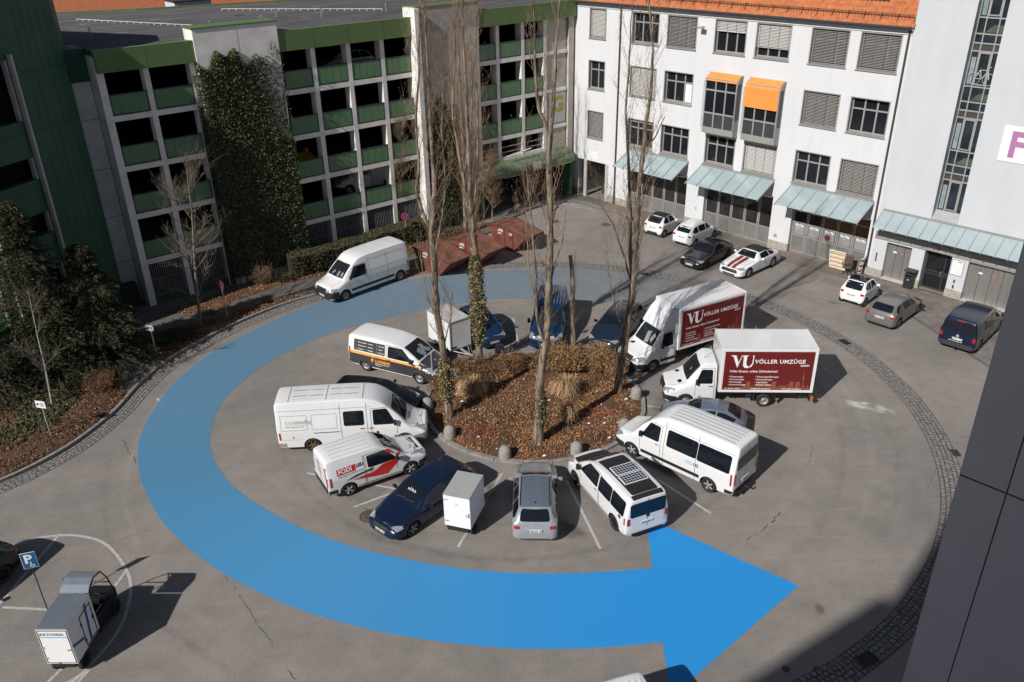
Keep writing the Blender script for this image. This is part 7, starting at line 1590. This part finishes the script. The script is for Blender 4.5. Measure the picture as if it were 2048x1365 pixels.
# ================================================================= street furniture and objects
boll_m = mat('bollard_stone', (.27, .255, .235), .9, var=.22, scale=9, bump=.3)
for (x, y, lb) in ((-2.93, 32.45, 'rounded stone bollard right of the long white van nose'), (-.41, 30.75, 'rounded stone bollard left of the silver estate bonnet'), (2.75, 30.95, 'rounded stone bollard half hidden by the camper van bonnet'), (5.1, 32.75, 'rounded stone bollard touching the minibus nose'),
                   (6.05, 35.6, 'rounded stone bollard in front of the flat-fronted removal truck'), (-.67, 40.4, 'shaded stone bollard before the blue hatchback'), (-2.9, 37.8, 'pale stone bollard behind the ivy-based poplar'), (-4.15, 34.95, 'shaded stone bollard beside the long white van windscreen')):
    m = MB(); m.lathe([(.27, 0), (.28, .10), (.275, .36), (.25, .48), (.19, .57), (.10, .62), (0, .635)], 20, axis='z'); tag(m.build('stone_bollard', boll_m, None, (x, y, .06)), lb, 'bollard', 'stone bollards round the island')
def info_sign(base, z, w_, h, rz, label, arrow=True):
    t_ = thing('info_sign', label, 'sign', (*base, .12), rz); m = MB(); m.cyl((0, 0, 0), (0, 0, z), .03, n=8); m.build('pole', metal_light, t_)
    m = MB(); m.box(-w_/2, w_/2, -.045, -.03, z-h, z); pl = m.build('plate', M_paper_, t_); m = MB()
    n = 12; m.add([(-w_*.28+.07*math.cos(6.283*i/n), -.048, z-h/2+.07*math.sin(6.283*i/n)) for i in range(n)], [tuple(range(n))]); m.build('red_dot', mat('sign_red', (.45, .02, .02), .4, var=0), pl)
    m = MB()
    for k in range(3): m.box(-w_*.05, w_*.38, -.049, -.046, z-h*.3-k*h*.2-.015, z-h*.3-k*h*.2+.015)
    m.build('text_lines', metal_dark, pl)
info_sign((-21.47, 33.01), 2.0, .52, .36, R(-15), 'white info sign on a slanted-looking pole in the left bed'); info_sign((-19.34, 40.68), 2.0, .42, .32, R(-15), 'small white info sign at the corner of the middle bed')
def round_sign(base, z, rz, label, z0=.12):
    t_ = thing('no_stopping_sign', label, 'sign', (*base, z0), rz, 'round no-stopping signs'); m = MB(); m.cyl((0, 0, 0), (0, 0, z+.25), .032, n=8); m.build('pole', metal_light, t_)
    no_stopping(t_, (0, -.05, z), (1, 0, 0), (0, 0, 1), (0, -1, 0), .28)
    m = MB(); m.cyl((0, -.05, z), (0, -.035, z), .285, n=24); m.build('sign_back', metal_gray, t_)
round_sign((-16.93, 45.55), 2.15, R(-35), 'round no-stopping sign between the hedge and the bare tree'); round_sign((-7.35, 56.9), 2.2, R(-10), 'round no-stopping sign behind the roof of the white delivery van')
t = thing('parking_sign', 'blue disabled parking sign on a thin pole behind the cargo bike', 'sign', (-16.55, 22.24, 0), R(17)); m = MB(); m.cyl((0, 0, 0), (0, 0, 2.5), .022, n=8); m.build('pole', metal_dark, t)
m = MB(); m.box(-.235, .235, -.035, -.022, 1.94, 2.60); pl = m.build('plate', M_paper_, t); m = MB(); m.box(-.222, .222, -.040, -.036, 1.953, 2.587); m.build('blue_face', mat('sign_azure', (.006, .10, .26), .4, var=0), pl)
flat_text('lettering', 'P', .50, M_paper_, pl, (-.15, -.043, 2.17), (1, 0, 0), (0, 0, 1), bold=.03)
m = MB(); z = 2.07; x = .05; n = 16
for i in range(13): 
    a0, a1 = R(150+i*19), R(150+(i+1)*19); m.add([(x+.075*math.cos(a0), -.043, z-.02+.075*math.sin(a0)), (x+.075*math.cos(a1), -.043, z-.02+.075*math.sin(a1)), (x+.055*math.cos(a1), -.043, z-.02+.055*math.sin(a1)), (x+.055*math.cos(a0), -.043, z-.02+.055*math.sin(a0))], [(0, 1, 2, 3)])
m.box(x-.035, x-.012, -.044, -.041, z-.01, z+.10); m.box(x-.012, x+.05, -.044, -.041, z-.01, z+.012); m.add([(x+.04, -.043, z+.0), (x+.06, -.043, z+.0), (x+.09, -.043, z-.08), (x+.07, -.043, z-.08)], [(3, 2, 1, 0)]); m.box(x-.045, x-.005, -.044, -.041, z+.105, z+.14)
m.build('wheelchair_symbol', M_paper_, pl)
m = MB(); m.cyl((0, 0, 0), (0, 0, 1.75), .045, n=8); m.cyl((0, 0, 1.75), (0, 0, 1.80), .06, n=8); tag(m.build('grey_post', metal_gray, None, (-4.05, 37.25, .1)), 'thin grey post in the island in front of the works van', 'post')
m = MB(); m.cyl((0, 0, 0), (0, 0, 1.15), .09, n=12); m.bbox(-.12, .12, -.10, .10, 1.10, 1.22, .02); tag(m.build('orange_post', mat('post_orange', (.75, .20, .03), .5, var=.08), None, (3.45, 65.35, .12)), 'orange post on the round kerb island at the garage entrance', 'post')
# skips
rust = mat('skip_red', (.150, .046, .031), .7, var=.30, scale=2.2, bump=.1); rust_lid = mat('skip_lid', (.165, .066, .043), .75, var=.5, scale=1.8, detail=9); skip_in = mat('skip_shadow', (.03, .015, .012), .9, var=.3)
def skip(label, x, y, rz, num, z=.0, dark=False):
    t_ = thing('skip_container', label, 'skip', (x, y, z), rz, 'rusty red skips'); W_ = 1.85; prof = [(.75, 0), (2.45, 0), (3.55, 1.15), (1.15, 1.62), (0, 1.38), (.25, .9)]
    m = MB(); k = len(prof); m.add([(u, v, w_) for v in (0, W_) for u, w_ in prof], [tuple(range(k-1, -1, -1)), tuple(range(k, 2*k))]+[(i, (i+1) % k, k+(i+1) % k, k+i) for i in range(k) if i not in (2, 3)], 0); b = m.build('skip_body', rust, t_, fix=True)
    m = MB()
    for (u0, z0), (u1, z1) in (((1.13, 1.66), (3.60, 1.17)), ((1.10, 1.66), (-.05, 1.41))):
        m.add([(u0, -.05, z0), (u1, -.05, z1), (u1, W_+.05, z1), (u0, W_+.05, z0), (u0, -.05, z0-.035), (u1, -.05, z1-.035), (u1, W_+.05, z1-.035), (u0, W_+.05, z0-.035)], [(0, 1, 2, 3), (7, 6, 5, 4), (0, 4, 5, 1), (2, 6, 7, 3), (1, 5, 6, 2), (0, 3, 7, 4)])
    m.build('lid', rust_lid, t_, fix=True)
    m = MB()
    for (u0, z0), (u1, z1) in (((1.13, 1.66), (3.60, 1.17)), ((1.10, 1.66), (-.05, 1.41))):
        for v in (-.06, W_+.02): m.add([(u0, v, z0+.03), (u1, v, z1+.03), (u1, v+.05, z1+.03), (u0, v+.05, z0+.03), (u0, v, z0-.07), (u1, v, z1-.07), (u1, v+.05, z1-.07), (u0, v+.05, z0-.07)], [(0, 1, 2, 3), (0, 4, 5, 1), (2, 6, 7, 3), (1, 5, 6, 2), (0, 3, 7, 4)])
        m.add([(u1-.03, -.06, z1+.03), (u1+.03, -.06, z1+.03), (u1+.03, W_+.07, z1+.03), (u1-.03, W_+.07, z1+.03), (u1-.03, -.06, z1-.08), (u1+.03, -.06, z1-.08), (u1+.03, W_+.07, z1-.08), (u1-.03, W_+.07, z1-.08)], [(0, 1, 2, 3), (0, 4, 5, 1), (2, 6, 7, 3), (1, 5, 6, 2), (0, 3, 7, 4)])
    m.build('lid_edge', mat('skip_edge', (.12, .035, .024), .7, var=.4, scale=3), t_, fix=True)
    m = MB(); m.cyl((1.12, -.07, 1.67), (1.12, W_+.07, 1.67), .03, n=6)
    for u in (.95, 1.55, 2.35): m.box(u, u+.06, -.05, -.002, .05, 1.62-abs(u-1.1)*.22); m.box(u, u+.06, W_+.002, W_+.05, .05, 1.5-abs(u-1.1)*.2)
    m.add([(.75, -.03, .62), (3.0, -.03, .62), (3.0, -.03, .70), (.75, -.03, .70)], [(0, 1, 2, 3)]); m.cyl((2.2, -.12, .95), (2.2, -.0, .95), .05, n=8); m.build('ribs', rust, b)
    flat_text('lettering', num, .20, M_paper_, b, (2.02, -.012, 1.10), (1, 0, 0), (0, 0, 1), bold=.03); flat_text('lettering', 'BREITEL', .19, M_paper_, b, (.98, -.055, 1.24), (1, 0, 0), (0, 0, 1), bold=.05, sx=.62) if False else None
    flat_text('lettering', 'ANTEL', .23, M_paper_, b, (1.03, -.055, 1.22), (1, 0, 0), (0, 0, 1), bold=.04, sx=.68); flat_text('lettering', 'ranno', .21, M_paper_, b, (1.0, -.055, 1.02), (1, 0, 0), (0, 0, 1), bold=.03, sx=.75)
    return t_
skip('rusty red skip number 636 directly behind the white delivery van', -6.50, 53.25, R(-44), '636'); skip('rusty red skip number 776 in the middle of the row', -4.15, 54.75, R(-43), '776', .02); skip('rusty red skip number 734 nearest the garage entrance', -1.55, 57.35, R(-43), '734', .05)
# things by the white building
def wl(x, y, z=0): return WP(x, y, z)
t = thing('litter_bin', 'black lidded litter bin between the steel door and the tower entrance', 'bin', wl(27.90, -.42), WPHI); m = MB(); m.bbox(-.26, .26, -.22, .22, .05, 1.0, .03); b = m.build('bin_body', mat('bin_black', (.022, .023, .026), .45, var=.1), t); m = MB(); m.bbox(-.34, .34, -.30, .30, 1.16, 1.21, .02); m.box(-.30, -.27, -.03, .03, .9, 1.17); m.box(.27, .30, -.03, .03, .9, 1.17); m.build('bin_roof', MATS['bin_black'], b)
m = MB(); m.box(-.17, .17, -.224, -.221, .82, .94); m.build('opening', dark_int, b); m = MB(); n = 14; m.add([(.0+.05*math.cos(6.283*i/n), -.224, .62+.05*math.sin(6.283*i/n)) for i in range(n)], [tuple(range(n))]); m.build('sticker', mat('sticker_pale', (.4, .42, .5), .5, var=.4, scale=20), b)
t = thing('slatted_crate', 'white wooden compartment frame with cardboard backs leaning on the lettered gate', 'crate', wl(23.25, -.38), WPHI); m = MB(); T_ = Matrix.Rotation(R(14), 4, 'X')
for x in (-.55, -.02, .51): m.box(x, x+.05, -.10, 0, 0, 1.35, 0, T_)
for z in (0, .30, .62, .94, 1.30): m.box(-.50, .51, -.096, -.004, z, z+.05, 0, T_)
for z in (.22, .54, .86, 1.18): m.box(-.50, .51, -.10, -.06, z, z+.035, 0, T_)
m.build('frame', mat('painted_wood', (.70, .66, .60), .7, var=.08), t); m = MB(); m.box(-.53, .54, -.02, .0-.001, .02, 1.33, 0, T_); m.build('cardboard_back', mat('cardboard', (.60, .36, .15), .9, var=.12, scale=5), t)
t = thing('office_chair', 'brown office chair with armrests standing before the lettered gate', 'chair', wl(24.10, -.85), WPHI+R(20)); lm_ = mat('brown_leather', (.085, .062, .045), .6, var=.2); m = MB(); m.bbox(-.27, .27, -.27, .25, .44, .55, .05); m.build('seat', lm_, t); m = MB(); m.bbox(-.27, .27, .20, .32, .55, 1.20, .05); m.build('backrest', lm_, t)
for k in (-1, 1): m = MB(); m.tube([(k*.30, -.15, .5), (k*.33, -.18, .75), (k*.33, .12, .77), (k*.30, .15, .5)], .02, 6); m.build('armrest', metal_dark, t)
m = MB(); m.cyl((0, 0, .08), (0, 0, .44), .03, n=8)
for k in range(5): a = 6.283*k/5; m.tube([(0, 0, .14), (math.cos(a)*.32, math.sin(a)*.32, .06)], .02, 6); m.cyl((math.cos(a)*.32, math.sin(a)*.32-.02, .04), (math.cos(a)*.32, math.sin(a)*.32+.02, .04), .04, n=8)
m.build('star_base', metal_dark, t)
t = thing('waste_basket', 'small black waste basket to the right of the office chair', 'bin', wl(24.62, -1.02)); m = MB(); m.lathe([(.13, 0), (.18, .38), (.165, .38), (.12, .02), (0, .02)], 16, axis='z'); m.build('basket', metal_dark, t)
t = thing('barrier_board', 'red and white board leaning against the brown downpipe', 'board', wl(24.78, -.55), WPHI+R(75)); m = MB(); T_ = Matrix.Rotation(R(8), 4, 'X'); m.box(-.14, .14, -.02, .02, 0, 1.25, 0, T_); b = m.build('board', M_paper_, t); m = MB()
for z in (.25, .62, .99): m.box(-.141, .141, -.022, .022, z, z+.14, 0, T_)
m.build('red_band', mat('sign_red', (.45, .02, .02), .4, var=0), b)
t = thing('wheelie_bin', 'black wheelie bin inside the columned passage', 'bin', wl(1.75, 1.6), WPHI); m = MB(); m.bbox(-.3, .3, -.35, .35, .06, 1.0, .04); b = m.build('bin_body', metal_dark, t); m = MB(); m.bbox(-.33, .33, -.38, .38, 1.0, 1.07, .02); m.build('lid', metal_dark, b)
# cars on the decks of the car park
def decked(lab, s, y, z, hdg, fn):
    p = GP(s, y, z); return lab, p, hdg
p = GP(23.2, 2.6, 0); v = Veh('parked_car', 'yellow car standing on a car park deck right of the ivy-clad shaft', 'car', 4.1, 1.72, loc=(p.x, p.y), hd=math.degrees(GPHI)-78); v.root.location.z = 6.19
car(v, 1.45, paint('yellow', (.45, .27, .03)), 1.1, 1.8, 3.4, 3.9, .1, side_split=(2.1, 3.0), wheels=(.8, 3.3))
p = GP(28.6, 2.9, 0); v = Veh('parked_van', 'white van standing on the lowest car park deck', 'van', 5.0, 1.95, loc=(p.x, p.y), hd=math.degrees(GPHI)+174); v.root.location.z = 3.40
van(v, 2.35, P_white, wheels=(.95, 4.0), wtop=1.7, rearwin=False, bumper=M_trim); v.patch('orange_sticker', 'L', rect(v.X(3.2), v.X(2.8), 1.6, 1.75, .02), M_amber, .012)
p = GP(27.8, 2.6, 0); v = Veh('parked_car', 'pale car behind the top parapet of the car park', 'car', 4.3, 1.75, loc=(p.x, p.y), hd=math.degrees(GPHI)+172); v.root.location.z = 11.77
car(v, 1.45, P_silver, 1.15, 1.9, 3.6, 4.1, .1, side_split=(2.2, 3.1), wheels=(.85, 3.45))
